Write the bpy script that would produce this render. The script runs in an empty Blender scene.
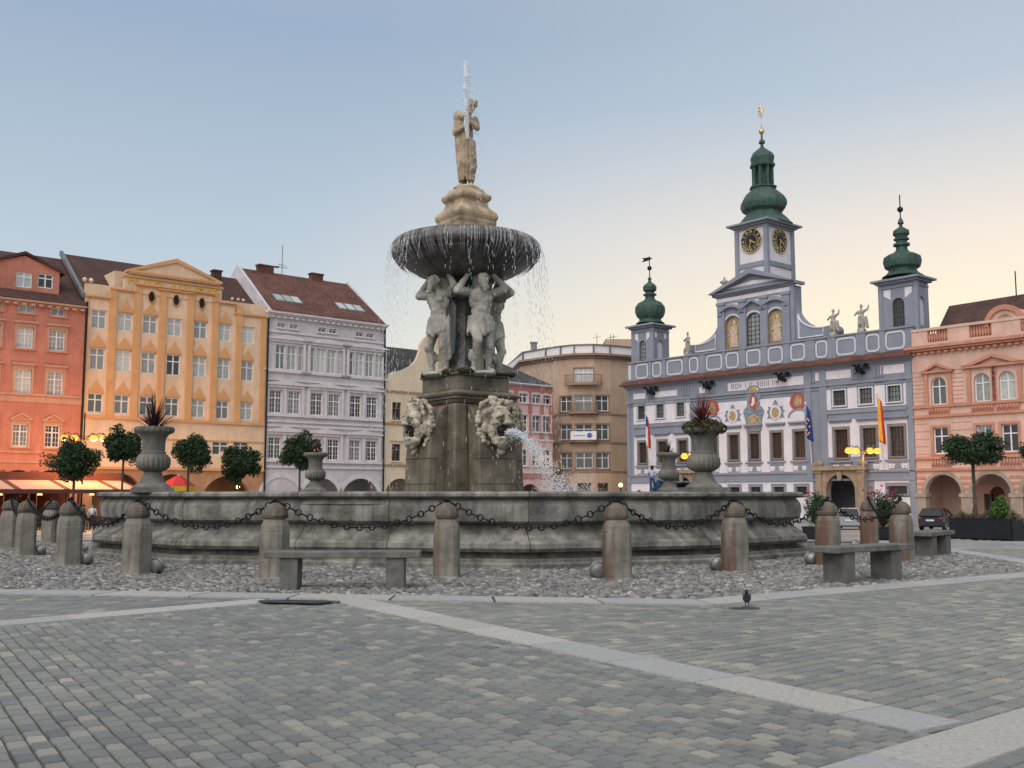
import bpy, bmesh, math, random
from math import sin, cos, tan, atan, atan2, radians, pi, sqrt, hypot
from mathutils import Vector, Matrix
random.seed(7)
C = bpy.context.scene.collection
SC = bpy.context.scene
F = 1026.0; PITCH = radians(6.15); CAMZ = 1.25

# ---------------------------------------------------------------- measuring
def ray(px, py):
    u = (px-512)/F; v = (384-py)/F
    return Vector((u, cos(PITCH)-v*sin(PITCH), sin(PITCH)+v*cos(PITCH)))
def at(px, py, Y):
    r = ray(px, py); return Vector((0, 0, CAMZ))+r*(Y/r.y)
def gz(y):
    def ss(t): t = max(0, min(1, t)); return t*t*(3-2*t)
    return -.8*ss((y-24)/27)-.5*ss((y-46)/40)
def ground(px, py):
    r = ray(px, py); Y = 10
    for k in range(40): Y = (gz(Y)-CAMZ)*r.y/r.z
    return Vector((r.x/r.y*Y, Y, gz(Y)))
TH = radians(49.85)
E1 = Vector((sin(TH), cos(TH), 0)); E2 = Vector((-cos(TH), sin(TH), 0))

# ---------------------------------------------------------------- tagging
def tag(o, label=None, cat=None, group=None, kind=None):
    if label: o['label'] = label
    if cat: o['category'] = cat
    if group: o['group'] = group
    if kind: o['kind'] = kind
    return o
def empty(name, loc, rz=0, label=None, cat=None, group=None):
    o = bpy.data.objects.new(name, None); C.objects.link(o)
    o.location = loc; o.rotation_euler = (0, 0, rz); o.empty_display_size = .2
    return tag(o, label, cat, group)
def kids(o): return [c for c in bpy.data.objects if c.parent == o]
def copy_tree(o, parent=None):
    c = o.copy(); C.objects.link(c)
    if parent: c.parent = parent
    for ch in kids(o): copy_tree(ch, c)
    return c

# ---------------------------------------------------------------- mesh builder
class MB:
    def __init__(s): s.v = []; s.f = []; s.m = []; s.tone = None
    def add(s, vs, fs, mi=0, M=None):
        b = len(s.v)
        s.v += [tuple(M @ Vector(v)) if M else tuple(v) for v in vs]
        s.f += [tuple(i+b for i in f) for f in fs]; s.m += [mi]*len(fs); return s
    def box(s, x0, x1, y0, y1, z0, z1, mi=0, M=None):
        vs = [(x, y, z) for z in (z0, z1) for y in (y0, y1) for x in (x0, x1)]
        return s.add(vs, [(0,2,3,1),(4,5,7,6),(0,1,5,4),(1,3,7,5),(3,2,6,7),(2,0,4,6)], mi, M)
    def taper(s, cx, cy, z0, z1, w0, w1, d0=None, d1=None, mi=0, M=None):
        d0 = d0 or w0; d1 = d1 or w1
        vs = [(cx+i*w/2, cy+j*d/2, z) for z, w, d in ((z0,w0,d0),(z1,w1,d1)) for j in (-1,1) for i in (-1,1)]
        return s.add(vs, [(0,2,3,1),(4,5,7,6),(0,1,5,4),(1,3,7,5),(3,2,6,7),(2,0,4,6)], mi, M)
    def quad(s, a, b, c, d, mi=0, M=None): return s.add([a,b,c,d], [(0,1,2,3)], mi, M)
    def prism(s, poly, y0, y1, mi=0, M=None):          # polygon in xz, extruded along y
        n = len(poly); vs = [(x, y0, z) for x, z in poly]+[(x, y1, z) for x, z in poly]
        fs = [tuple(range(n)), tuple(range(2*n-1, n-1, -1))]+[(i, i+n, (i+1)%n+n, (i+1)%n) for i in range(n)]
        return s.add(vs, fs, mi, M)
    def slab(s, poly, z0, z1, mi=0, M=None):           # polygon in xy, extruded along z
        n = len(poly); vs = [(x, y, z0) for x, y in poly]+[(x, y, z1) for x, y in poly]
        fs = [tuple(range(n-1,-1,-1)), tuple(range(n, 2*n))]+[(i, (i+1)%n, (i+1)%n+n, i+n) for i in range(n)]
        return s.add(vs, fs, mi, M)
    def lathe(s, prof, seg=24, c=(0,0,0), ph=0, flute=None, mi=0, M=None, sy=1):
        vs = []; fs = []
        for r, z in prof:
            for k in range(seg):
                a = 2*pi*k/seg+ph; rr = r*(flute(a, z) if flute else 1)
                vs.append((c[0]+rr*cos(a), c[1]+rr*sin(a)*sy, c[2]+z))
        for i in range(len(prof)-1):
            for k in range(seg):
                k2 = (k+1)%seg; fs.append((i*seg+k, i*seg+k2, (i+1)*seg+k2, (i+1)*seg+k))
        if prof[0][0] > 1e-4: fs.append(tuple(range(seg-1,-1,-1)))
        if prof[-1][0] > 1e-4: fs.append(tuple((len(prof)-1)*seg+k for k in range(seg)))
        return s.add(vs, fs, mi, M)
    def tube(s, pts, r, seg=6, mi=0, close=False):
        pts = [Vector(p) for p in pts]; n = len(pts); vs = []; fs = []
        up = Vector((0, 0, 1))
        for i, p in enumerate(pts):
            if close: t = pts[(i+1)%n]-pts[i-1]
            else: t = pts[min(i+1, n-1)]-pts[max(i-1, 0)]
            t.normalize(); a = t.cross(up)
            if a.length < .05: a = t.cross(Vector((1, 0, 0)))
            a.normalize(); b = a.cross(t)
            rr = r[i] if isinstance(r, (list, tuple)) else r
            for k in range(seg):
                q = 2*pi*k/seg; vs.append(p+a*cos(q)*rr+b*sin(q)*rr)
        for i in range(n if close else n-1):
            for k in range(seg):
                k2 = (k+1)%seg; j = (i+1)%n
                fs.append((i*seg+k, i*seg+k2, j*seg+k2, j*seg+k))
        if not close: fs += [tuple(range(seg-1,-1,-1)), tuple((n-1)*seg+k for k in range(seg))]
        return s.add(vs, fs, mi)
    def ball(s, c, r, M=None, seg=10, rings=6, mi=0):
        rx, ry, rz = r if isinstance(r, (list, tuple)) else (r, r, r); vs = []; fs = []
        R = M or Matrix.Identity(4); c = Vector(c)
        for i in range(1, rings):
            a = pi*i/rings
            for k in range(seg):
                q = 2*pi*k/seg; vs.append(c+(R @ Vector((rx*sin(a)*cos(q), ry*sin(a)*sin(q), -rz*cos(a)))))
        vs += [c+(R @ Vector((0, 0, -rz))), c+(R @ Vector((0, 0, rz)))]
        for i in range(rings-2):
            for k in range(seg):
                k2 = (k+1)%seg; fs.append((i*seg+k, i*seg+k2, (i+1)*seg+k2, (i+1)*seg+k))
        L = len(vs)
        for k in range(seg):
            k2 = (k+1)%seg; fs += [(L-2, k2, k), (L-1, (rings-2)*seg+k, (rings-2)*seg+k2)]
        return s.add(vs, fs, mi)
    def limb(s, a, b, ra, rb, seg=10):                 # tapered capsule, for figures
        a = Vector(a); b = Vector(b); s.tube([a, b], [ra, rb], seg); s.ball(a, ra, seg=seg); s.ball(b, rb, seg=seg); return s
    def mesh(s, name, mats, smooth=False):
        me = bpy.data.meshes.new(name); me.from_pydata(s.v, [], s.f)
        for m in (mats if isinstance(mats, (list, tuple)) else [mats]): me.materials.append(m)
        if any(s.m): me.polygons.foreach_set('material_index', s.m)
        if smooth: me.polygons.foreach_set('use_smooth', [True]*len(s.f))
        if s.tone is not None:
            a = me.attributes.new('tone', 'FLOAT', 'FACE'); a.data.foreach_set('value', s.tone)
        me.validate(); me.update(); return me
    def build(s, name, mats, parent=None, smooth=False, loc=None):
        if not s.v: return None
        o = bpy.data.objects.new(name, s.mesh(name, mats, smooth)); C.objects.link(o)
        if smooth == 'auto':
            pass
        if parent: o.parent = parent
        if loc: o.location = loc
        return o
def autosmooth(o, ang=35):
    me = o.data; bm = bmesh.new(); bm.from_mesh(me)
    for f in bm.faces: f.smooth = True
    for e in bm.edges:
        e.smooth = len(e.link_faces) == 2 and e.calc_face_angle(0) < radians(ang)
    bm.to_mesh(me); bm.free(); return o
def remesh(o, vox, disp=0, dscale=.2, smooth_it=2):
    m = o.modifiers.new('r', 'REMESH'); m.mode = 'VOXEL'; m.voxel_size = vox; m.use_smooth_shade = True
    if disp:
        t = bpy.data.textures.new('n', 'CLOUDS'); t.noise_scale = dscale; t.noise_depth = 3
        d = o.modifiers.new('d', 'DISPLACE'); d.texture = t; d.strength = disp; d.mid_level = .5; d.texture_coords = 'LOCAL'
    s = o.modifiers.new('s', 'SMOOTH'); s.factor = .5; s.iterations = smooth_it
    return o
def bevel(o, w=.02, seg=1):
    m = o.modifiers.new('b', 'BEVEL'); m.width = w; m.segments = seg; m.limit_method = 'ANGLE'; m.angle_limit = radians(40); return o
def place(name, me, parent, loc):
    o = bpy.data.objects.new(name, me); C.objects.link(o); o.parent = parent; o.location = loc; return o
def text_mesh(txt, size, mat, depth=.02, spacing=1.0):
    cu = bpy.data.curves.new('txt', 'FONT'); cu.body = txt; cu.size = size; cu.extrude = depth; cu.align_x = 'CENTER'; cu.align_y = 'CENTER'; cu.space_character = spacing; cu.offset = .018
    o = bpy.data.objects.new('txt', cu); C.objects.link(o)
    dg = bpy.context.evaluated_depsgraph_get(); me = bpy.data.meshes.new_from_object(o.evaluated_get(dg))
    bpy.data.objects.remove(o); me.materials.clear(); me.materials.append(mat); return me

# ---------------------------------------------------------------- materials
def nodes(name):
    m = bpy.data.materials.new(name); m.use_nodes = True; nt = m.node_tree
    return m, nt, nt.nodes['Principled BSDF'], (lambda t, **k: mk(nt, t, **k))
def mk(nt, t, **k):
    n = nt.nodes.new(t)
    for a, b in k.items():
        if a.startswith('i_'):
            key = a[2:]; n.inputs[int(key) if key.isdigit() else key.replace('_', ' ')].default_value = b
        else: setattr(n, a, b)
    return n
def rgb(c, k=1): return (c[0]*k, c[1]*k, c[2]*k, 1)
def ramp(nt, stops):
    r = nt.nodes.new('ShaderNodeValToRGB'); e = r.color_ramp.elements
    while len(e) < len(stops): e.new(.5)
    for i, (p, c) in enumerate(stops): e[i].position = p; e[i].color = c if len(c) == 4 else (*c, 1)
    return r
def mixc(nt, a, b, f, mode='MIX'):
    n = nt.nodes.new('ShaderNodeMix'); n.data_type = 'RGBA'; n.blend_type = mode
    for sock, v in ((n.inputs[0], f), (n.inputs[6], a), (n.inputs[7], b)):
        if hasattr(v, 'node') or isinstance(v, bpy.types.NodeSocket): nt.links.new(v, sock)
        else: sock.default_value = v
    return n.outputs[2]
def mat(name, col, rough=.85, var=.15, scale=3.0, bump=.15, bscale=30, streak=0, dirt=(.05,.045,.04), metal=0, spec=.3, moss=0, coord='Object', col2=None):
    """plaster / stone / paint with uneven tone, optional vertical weather streaks and moss"""
    m, nt, b, N = nodes(name); L = nt.links.new
    tc = N('ShaderNodeTexCoord'); co = tc.outputs[coord]
    n1 = N('ShaderNodeTexNoise', i_Scale=scale, i_Detail=6.0, i_Roughness=.6); L(co, n1.inputs['Vector'])
    c2 = col2 or tuple(x*(1-var*1.6) for x in col)
    r1 = ramp(nt, [(.3, rgb(c2)), (.7, rgb(col, 1+var*.4))]); L(n1.outputs['Fac'], r1.inputs[0]); out = r1.outputs[0]
    if streak:
        mp = N('ShaderNodeMapping'); mp.inputs['Scale'].default_value = (3.2, 3.2, .28); L(co, mp.inputs[0])
        n2 = N('ShaderNodeTexNoise', i_Scale=1.6, i_Detail=7.0, i_Roughness=.65); L(mp.outputs[0], n2.inputs['Vector'])
        r2 = ramp(nt, [(.42, (0,0,0)), (.72, (1,1,1))]); L(n2.outputs['Fac'], r2.inputs[0])
        mu = N('ShaderNodeMath', operation='MULTIPLY', i_1=streak); L(r2.outputs[0], mu.inputs[0])
        out = mixc(nt, out, rgb(dirt), mu.outputs[0])
    if moss:
        n3 = N('ShaderNodeTexNoise', i_Scale=1.3, i_Detail=8.0, i_Roughness=.7); L(co, n3.inputs['Vector'])
        r3 = ramp(nt, [(.5, (0,0,0)), (.68, (1,1,1))]); L(n3.outputs['Fac'], r3.inputs[0])
        mu = N('ShaderNodeMath', operation='MULTIPLY', i_1=moss); L(r3.outputs[0], mu.inputs[0])
        out = mixc(nt, out, (.045,.05,.018,1), mu.outputs[0])
    L(out, b.inputs['Base Color'])
    b.inputs['Roughness'].default_value = rough; b.inputs['Metallic'].default_value = metal
    b.inputs['Specular IOR Level'].default_value = spec
    if bump:
        n4 = N('ShaderNodeTexNoise', i_Scale=bscale, i_Detail=5.0, i_Roughness=.6); L(co, n4.inputs['Vector'])
        bp = N('ShaderNodeBump', i_Strength=bump, i_Distance=.05); L(n4.outputs['Fac'], bp.inputs['Height']); L(bp.outputs[0], b.inputs['Normal'])
    return m
def glow(name, col, s):
    m, nt, b, N = nodes(name); b.inputs['Base Color'].default_value = (.05,.04,.03,1); b.inputs['Emission Color'].default_value = rgb(col); b.inputs['Emission Strength'].default_value = s; return m
def glass(name, col, rough=.08, spec=.9, metal=.35, scale=.9):
    m, nt, b, N = nodes(name); L = nt.links.new
    oi = N('ShaderNodeObjectInfo'); tc = N('ShaderNodeTexCoord')
    n1 = N('ShaderNodeTexNoise', i_Scale=scale, i_Detail=3.0); L(tc.outputs['Object'], n1.inputs['Vector'])
    ad = N('ShaderNodeMath', operation='ADD'); L(n1.outputs['Fac'], ad.inputs[0]); L(oi.outputs['Random'], ad.inputs[1])
    r = ramp(nt, [(.45, rgb(col, .45)), (1.0, rgb(col)), ]); mu = N('ShaderNodeMath', operation='MULTIPLY', i_1=.66); L(ad.outputs[0], mu.inputs[0]); L(mu.outputs[0], r.inputs[0])
    L(r.outputs[0], b.inputs['Base Color']); b.inputs['Roughness'].default_value = rough; b.inputs['Metallic'].default_value = metal; b.inputs['Specular IOR Level'].default_value = spec
    bp = N('ShaderNodeBump', i_Strength=.05, i_Distance=.1); L(n1.outputs['Fac'], bp.inputs['Height']); L(bp.outputs[0], b.inputs['Normal'])
    return m
def rooftile(name, col):
    m, nt, b, N = nodes(name); L = nt.links.new
    tc = N('ShaderNodeTexCoord'); mp = N('ShaderNodeMapping'); L(tc.outputs['Object'], mp.inputs[0])
    sx = N('ShaderNodeSeparateXYZ'); L(mp.outputs[0], sx.inputs[0])
    cb = N('ShaderNodeCombineXYZ'); L(sx.outputs[0], cb.inputs[0]); L(sx.outputs[2], cb.inputs[1])
    br = N('ShaderNodeTexBrick', i_Scale=1.0); br.inputs['Brick Width'].default_value = .3; br.inputs['Row Height'].default_value = .22; br.inputs['Mortar Size'].default_value = .025
    br.inputs['Color1'].default_value = rgb(col, .75); br.inputs['Color2'].default_value = rgb(col, 1.2); br.inputs['Mortar'].default_value = rgb(col, .35)
    L(cb.outputs[0], br.inputs['Vector'])
    n1 = N('ShaderNodeTexNoise', i_Scale=.7, i_Detail=6.0); L(tc.outputs['Object'], n1.inputs['Vector'])
    r = ramp(nt, [(.3, (.55,.55,.55)), (.7, (1.15,1.1,1.05))]); L(n1.outputs['Fac'], r.inputs[0])
    L(mixc(nt, br.outputs['Color'], r.outputs[0], 1.0, 'MULTIPLY'), b.inputs['Base Color']); b.inputs['Roughness'].default_value = .8
    bp = N('ShaderNodeBump', i_Strength=.5, i_Distance=.04); L(br.outputs['Fac'], bp.inputs['Height']); bp.invert = True; L(bp.outputs[0], b.inputs['Normal'])
    return m
M = {}
M['stone'] = mat('fountain stone', (.27,.255,.225), .8, .45, 1.8, .5, 12, streak=.85, dirt=(.045,.043,.038))
M['stone_dark'] = mat('wet pier stone', (.20,.165,.12), .55, .4, 1.6, .35, 12, streak=.7, dirt=(.04,.038,.032), moss=.2)
M['statue'] = mat('pale carved stone', (.46,.43,.38), .7, .35, 2.2, .3, 18, streak=.6, dirt=(.09,.08,.065))
M['samson'] = mat('ochre carved stone', (.50,.385,.26), .7, .4, 2.5, .3, 16, streak=.6, dirt=(.12,.08,.05))
M['mask'] = mat('weathered mask stone', (.58,.51,.40), .75, .5, 4, .5, 14, streak=.5, dirt=(.07,.05,.03), moss=.3)
M['bowl'] = mat('wet bowl stone', (.10,.092,.09), .3, .5, 2.5, .5, 9, streak=.85, dirt=(.018,.016,.016), spec=.6)
M['urn'] = mat('grey urn stone', (.19,.178,.155), .8, .3, 3, .3, 20, streak=.5, dirt=(.05,.05,.045))
M['moss'] = mat('moss', (.055,.06,.02), .95, .4, 5, .8, 20)
M['bollard'] = mat('bollard granite', (.29,.27,.225), .85, .3, 4, .3, 40, streak=.65, dirt=(.075,.07,.06))
M['bench'] = mat('bench granite', (.16,.155,.14), .75, .3, 5, .25, 60, streak=.4, dirt=(.04,.045,.045))
M['iron'] = mat('black iron', (.02,.02,.022), .5, .3, 8, .3, 60, metal=.6)
M['darkmetal'] = mat('bronze green dark', (.018,.024,.022), .5, .3, 6, .3, 40, metal=.5)
M['gold'] = mat('gilt', (.75,.5,.16), .35, .15, 5, 0, metal=.8)
M['white'] = mat('white paint', (.72,.70,.70), .6, .08, 3, 0)
M['copper'] = mat('green copper', (.05,.10,.08), .55, .35, 2.5, .15, 12, streak=.6, dirt=(.03,.05,.045))
M['water'] = None
# ---------------------------------------------------------------- world, added fill light, camera
w = bpy.data.worlds.new('World'); SC.world = w; w.use_nodes = True; nt = w.node_tree; L = nt.links.new
SUN_AZ = radians(32); SUN_EL = radians(2.0)
bg = nt.nodes['Background']
sky = mk(nt, 'ShaderNodeTexSky', sky_type='NISHITA', sun_disc=False, sun_elevation=SUN_EL, sun_rotation=SUN_AZ)
sky.altitude = 400; sky.dust_density = 2.0
tc = mk(nt, 'ShaderNodeTexCoord'); sp = mk(nt, 'ShaderNodeSeparateXYZ'); L(tc.outputs['Generated'], sp.inputs[0])
def S(r, g, b):
    f = lambda c: ((c/255+.055)/1.055)**2.4 if c > 10 else c/255/12.92
    return (f(r), f(g), f(b))
cool = ramp(nt, [(0, S(216,214,208)), (.10, S(205,213,213)), (.22, S(181,196,209)), (.42, S(150,169,193)), (.6, S(165,175,190)), (1, S(205,208,212))])
warm = ramp(nt, [(0, S(253,240,206)), (.14, S(251,236,207)), (.24, S(233,223,212)), (.36, S(182,195,208)), (.6, S(175,180,190)), (1, S(205,208,212))])
L(sp.outputs[2], cool.inputs[0]); L(sp.outputs[2], warm.inputs[0])
vm = mk(nt, 'ShaderNodeVectorMath', operation='DOT_PRODUCT'); vm.inputs[1].default_value = (sin(SUN_AZ), cos(SUN_AZ), -.1)
L(tc.outputs['Generated'], vm.inputs[0])
mr = mk(nt, 'ShaderNodeMapRange', interpolation_type='SMOOTHSTEP'); mr.inputs[1].default_value = .62; mr.inputs[2].default_value = 1.0
L(vm.outputs['Value'], mr.inputs[0])
dusk = mixc(nt, cool.outputs[0], warm.outputs[0], mr.outputs[0])
sk = mixc(nt, (0,0,0,1), sky.outputs[0], .004)
tot = mixc(nt, dusk, sk, 1.0, 'ADD')
L(tot, bg.inputs[0]); bg.inputs[1].default_value = 1.0
ld = bpy.data.lights.new('sky_fill', 'SUN'); ld.energy = 2.6; ld.angle = radians(70); ld.color = (1, .93, .88)
lo = bpy.data.objects.new('sky_fill', ld); C.objects.link(lo)
d = Vector((.35, .75, -.85))                          # added broad soft fill from behind the camera, away from the sunset
lo.rotation_euler = d.to_track_quat('-Z', 'Y').to_euler()
cd = bpy.data.cameras.new('camera'); cd.lens = F/1024*36; cd.sensor_width = 36; cd.clip_end = 3000; cd.clip_start = .1
cam = bpy.data.objects.new('camera', cd); C.objects.link(cam); cam.location = (0, 0, CAMZ); cam.rotation_euler = (pi/2+PITCH, 0, 0)
SC.camera = cam
SC.view_settings.view_transform = 'Standard'; SC.view_settings.look = 'None'; SC.view_settings.gamma = 1; SC.view_settings.exposure = .15

# ---------------------------------------------------------------- ground
FX, FY = -1.3, 26.3                                   # fountain centre
def oct_pts(R, ph=14): return [(FX+R*sin(radians(ph+45*k)), FY-R*cos(radians(ph+45*k))) for k in range(8)]
def paving_mat(name, rough=.75):
    m, nt, b, N = nodes(name); L = nt.links.new
    at_ = N('ShaderNodeAttribute', attribute_name='tone'); tc = N('ShaderNodeTexCoord')
    r = ramp(nt, [(0, (.125,.132,.135)), (.35, (.17,.176,.17)), (.6, (.20,.202,.188)), (.85, (.245,.24,.21)), (1, (.31,.295,.245))])
    L(at_.outputs['Fac'], r.inputs[0])
    n1 = N('ShaderNodeTexNoise', i_Scale=.35, i_Detail=8.0, i_Roughness=.6); L(tc.outputs['Object'], n1.inputs['Vector'])
    r1 = ramp(nt, [(.3, (.78,.79,.8)), (.7, (1.12,1.12,1.1))]); L(n1.outputs['Fac'], r1.inputs[0])
    n2 = N('ShaderNodeTexNoise', i_Scale=60, i_Detail=5.0, i_Roughness=.7); L(tc.outputs['Object'], n2.inputs['Vector'])
    r2 = ramp(nt, [(.25, (.8,.8,.8)), (.75, (1.2,1.2,1.2))]); L(n2.outputs['Fac'], r2.inputs[0])
    c = mixc(nt, r.outputs[0], r1.outputs[0], 1.0, 'MULTIPLY'); c = mixc(nt, c, r2.outputs[0], 1.0, 'MULTIPLY')
    L(c, b.inputs['Base Color']); b.inputs['Roughness'].default_value = rough; b.inputs['Specular IOR Level'].default_value = .25
    bp = N('ShaderNodeBump', i_Strength=.35, i_Distance=.01); L(n2.outputs['Fac'], bp.inputs['Height']); L(bp.outputs[0], b.inputs['Normal'])
    return m
def ground_mat():
    m, nt, b, N = nodes('square paving'); L = nt.links.new
    tc = N('ShaderNodeTexCoord'); mp = N('ShaderNodeMapping'); mp.inputs['Rotation'].default_value = (0, 0, TH-pi/2); L(tc.outputs['Object'], mp.inputs[0])
    br = N('ShaderNodeTexBrick', i_Scale=1.0); br.inputs['Brick Width'].default_value = .24; br.inputs['Row Height'].default_value = .14; br.inputs['Mortar Size'].default_value = .012
    br.inputs['Color1'].default_value = (.22,.22,.215,1); br.inputs['Color2'].default_value = (.33,.325,.31,1); br.inputs['Mortar'].default_value = (.06,.06,.055,1)
    L(mp.outputs[0], br.inputs['Vector'])
    n1 = N('ShaderNodeTexNoise', i_Scale=.25, i_Detail=7.0); L(tc.outputs['Object'], n1.inputs['Vector'])
    r1 = ramp(nt, [(.3, (.7,.7,.7)), (.7, (1.2,1.2,1.18))]); L(n1.outputs['Fac'], r1.inputs[0])
    # pale bands of larger slabs crossing the square every 9 m
    sx = N('ShaderNodeSeparateXYZ'); L(mp.outputs[0], sx.inputs[0])
    w1 = N('ShaderNodeMath', operation='PINGPONG', i_1=4.5); L(sx.outputs[1], w1.inputs[0])
    lt = N('ShaderNodeMath', operation='LESS_THAN', i_1=.3); L(w1.outputs[0], lt.inputs[0])
    c = mixc(nt, br.outputs['Color'], (.30,.29,.27,1), lt.outputs[0]); c = mixc(nt, c, r1.outputs[0], 1.0, 'MULTIPLY')
    L(c, b.inputs['Base Color']); b.inputs['Roughness'].default_value = .55
    bp = N('ShaderNodeBump', i_Strength=.4, i_Distance=.01); bp.invert = True; L(br.outputs['Fac'], bp.inputs['Height']); L(bp.outputs[0], b.inputs['Normal'])
    return m
g = MB(); ys = [-60, -10, 0, 8, 14, 20]+[22+2*k for k in range(36)]+[100, 130, 200, 500, 1500]; xs = [-1500, -300, -80, -30, 0, 30, 80, 300, 1500]
vs = [(x, y, gz(y)-.022) for y in ys for x in xs]; nx = len(xs)
g.add(vs, [(j*nx+i, j*nx+i+1, (j+1)*nx+i+1, (j+1)*nx+i) for j in range(len(ys)-1) for i in range(nx-1)])
tag(g.build('ground', ground_mat()), kind='structure')

# pavers laid one by one in the foreground
def gxy(px, py): return ground(px, py).xy
def bandline(a, b, c, d):
    p, q = (gxy(*a)+gxy(*b))/2, (gxy(*c)+gxy(*d))/2; v = (q-p).normalized(); return p, v, q
p_b2, B2, q_ = bandline((363.5, 608.7), (386, 602.5), (927.8, 733.3), (959.5, 722.8)); B2n = Vector((-B2.y, B2.x)); L_b2 = (q_-p_b2).length
p_b4, B4, q_ = bandline((820, 768), (966, 768), (962.6, 726), (1040, 742)); B4n = Vector((B4.y, -B4.x))
p_b1, B1, q_ = bandline((0, 626), (-8, 622), (256, 604.6), (216, 602)); B1n = Vector((-B1.y, B1.x)); p_b1 = q_
BW = .22
def inside(poly, x, y):
    c = False; n = len(poly)
    for i in range(n):
        x1, y1 = poly[i]; x2, y2 = poly[i-1]
        if (y1 > y) != (y2 > y) and x < (x2-x1)*(y-y1)/(y2-y1)+x1: c = not c
    return c
KERB_O = oct_pts(14.9); KERB_O[1] = (9.7, 17.1); KERB_O[2] = (10.6, 30); KERB_O[3] = (6.5, 39)
def inset(P, d):
    out = []; n = len(P)
    for i in range(n):
        p0, p1, p2 = Vector(P[i-1]), Vector(P[i]), Vector(P[(i+1) % n]); a = (p1-p0).normalized(); b = (p2-p1).normalized(); na, nb = Vector((-a.y, a.x)), Vector((-b.y, b.x)); m = (na+nb); m = m/m.length; out.append(tuple(p1+m*d/m.dot(na)))
    return out
KERB_I = inset(KERB_O, .55)
def side(p, q, n): return (Vector(p)-q).dot(n)
def lay(name, org, dx, L_, W_, test, gap=.007, jig=.004, nmax=135, seed=1, lum=0):
    rnd = random.Random(seed); mb = MB(); mb.tone = []; dy = Vector((-dx.y, dx.x))
    for j in range(-nmax*2, nmax*2):
        off = (j % 2)*.5*L_+rnd.uniform(-.06, .06)*L_
        for i in range(-nmax, nmax):
            c = org+dx*(i*L_+off)+dy*(j*W_)
            if abs(c.x) > .6*c.y+1.0 or c.y < 3.3 or not test(c): continue
            hl = L_/2-gap/2+rnd.uniform(-jig, jig); hw = W_/2-gap/2+rnd.uniform(-jig, jig)*.5; z = gz(c.y)-.004+rnd.uniform(-.0025, .0025)
            ch = .009; q = []; c = c+Vector((rnd.uniform(-.003, .003), rnd.uniform(-.003, .003)))
            for k, (a, b_) in enumerate(((-1,-1),(1,-1),(1,1),(-1,1))):
                p = c+dx*a*hl+dy*b_*hw; q.append((p.x, p.y, z-.02))
            for k, (a, b_) in enumerate(((-1,-1),(1,-1),(1,1),(-1,1))):
                p = c+dx*a*(hl-ch)+dy*b_*(hw-ch); q.append((p.x, p.y, z+rnd.uniform(-.0015, .0015)))
            mb.add(q, [(4,5,6,7),(0,1,5,4),(1,2,6,5),(2,3,7,6),(3,0,4,7)])
            t = min(1, max(0, rnd.gauss(.45, .17)+lum)); t = rnd.uniform(.75, 1) if rnd.random() < .1 else t
            mb.tone += [t]*5
    return mb.build(name, PAV)
PAV = paving_mat('granite setts')
KERB_T = inset(KERB_O, .07)
def zoneA(c): return side(c, p_b2, B2n) < -BW+.03 and side(c, p_b4, B4n) < -BW+.03 and side(c, p_b1, B1n) < -BW+.03 and not inside(KERB_T, c.x, c.y)
def zoneB(c): return side(c, p_b2, B2n) > BW-.05 and side(c, p_b4, B4n) < -BW+.05 and not inside(KERB_T, c.x, c.y) and c.y < 24
def zoneC(c): return side(c, p_b1, B1n) > BW-.05 and side(c, p_b2, B2n) < -BW+.03 and not inside(KERB_T, c.x, c.y) and c.y < 24
def zoneD(c): return side(c, p_b4, B4n) > BW-.05
for nm, org, dx, l, wd, tst, sd, lum in (('paving', p_b2, B2, .158, .104, zoneA, 1, 0), ('paving', p_b2, Vector((B4.x, B4.y)), .155, .140, zoneB, 2, .14), ('paving', p_b1, B1, .2, .13, zoneC, 3, .0), ('paving', p_b4, B4, .2, .13, zoneD, 4, .05)):
    tag(lay(nm, org, dx, l, wd, tst, seed=sd, lum=lum), kind='structure')
j = MB(); j.quad((-30, 3, -.0165), (30, 3, -.0165), (30, 24, -.0165), (-30, 24, -.0165))
tag(j.build('paving_joints', mat('sand joints', (.10,.095,.08), .95, .3, 6, .4, 60)), kind='structure')
# pale granite bands
GR = mat('pale granite', (.40,.385,.355), .7, .12, 35, .3, 120, col2=(.27,.26,.24)); GRW = mat('white granite', (.45,.44,.41), .7, .2, 40, .4, 90, col2=(.28,.27,.25)); GRS = [GR, mat('blue granite', (.33,.335,.33), .7, .15, 30, .3, 90), GRW]
def band(p, d, n, t0, t1, step, seed):
    mb = MB(); rnd = random.Random(seed); t = t0
    while t < t1:
        s = step*rnd.uniform(.85, 1.1); e = min(t+s, t1); q = []
        for zz, g_ in ((-.02, .004), (.0045, .009)):
            for tt, nn in ((t+g_, -BW+g_), (e-g_, -BW+g_), (e-g_, BW-g_), (t+g_, BW-g_)):
                c = p+d*tt+n*nn; q.append((c.x, c.y, zz+.001*rnd.random()))
        mb.add(q, [(4,5,6,7),(0,1,5,4),(1,2,6,5),(2,3,7,6),(3,0,4,7)], rnd.choice((0, 0, 1, 2))); t = e
    return tag(mb.build('stone_band', GRS), kind='structure')
band(p_b2, B2, B2n, -1.0, L_b2-.02, 1.12, 5)
band(p_b4, B4, B4n, -3, 9, 1.6, 6)
band(p_b1, B1, B1n, -12, .45, 1.3, 7)
kb = MB()
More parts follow.
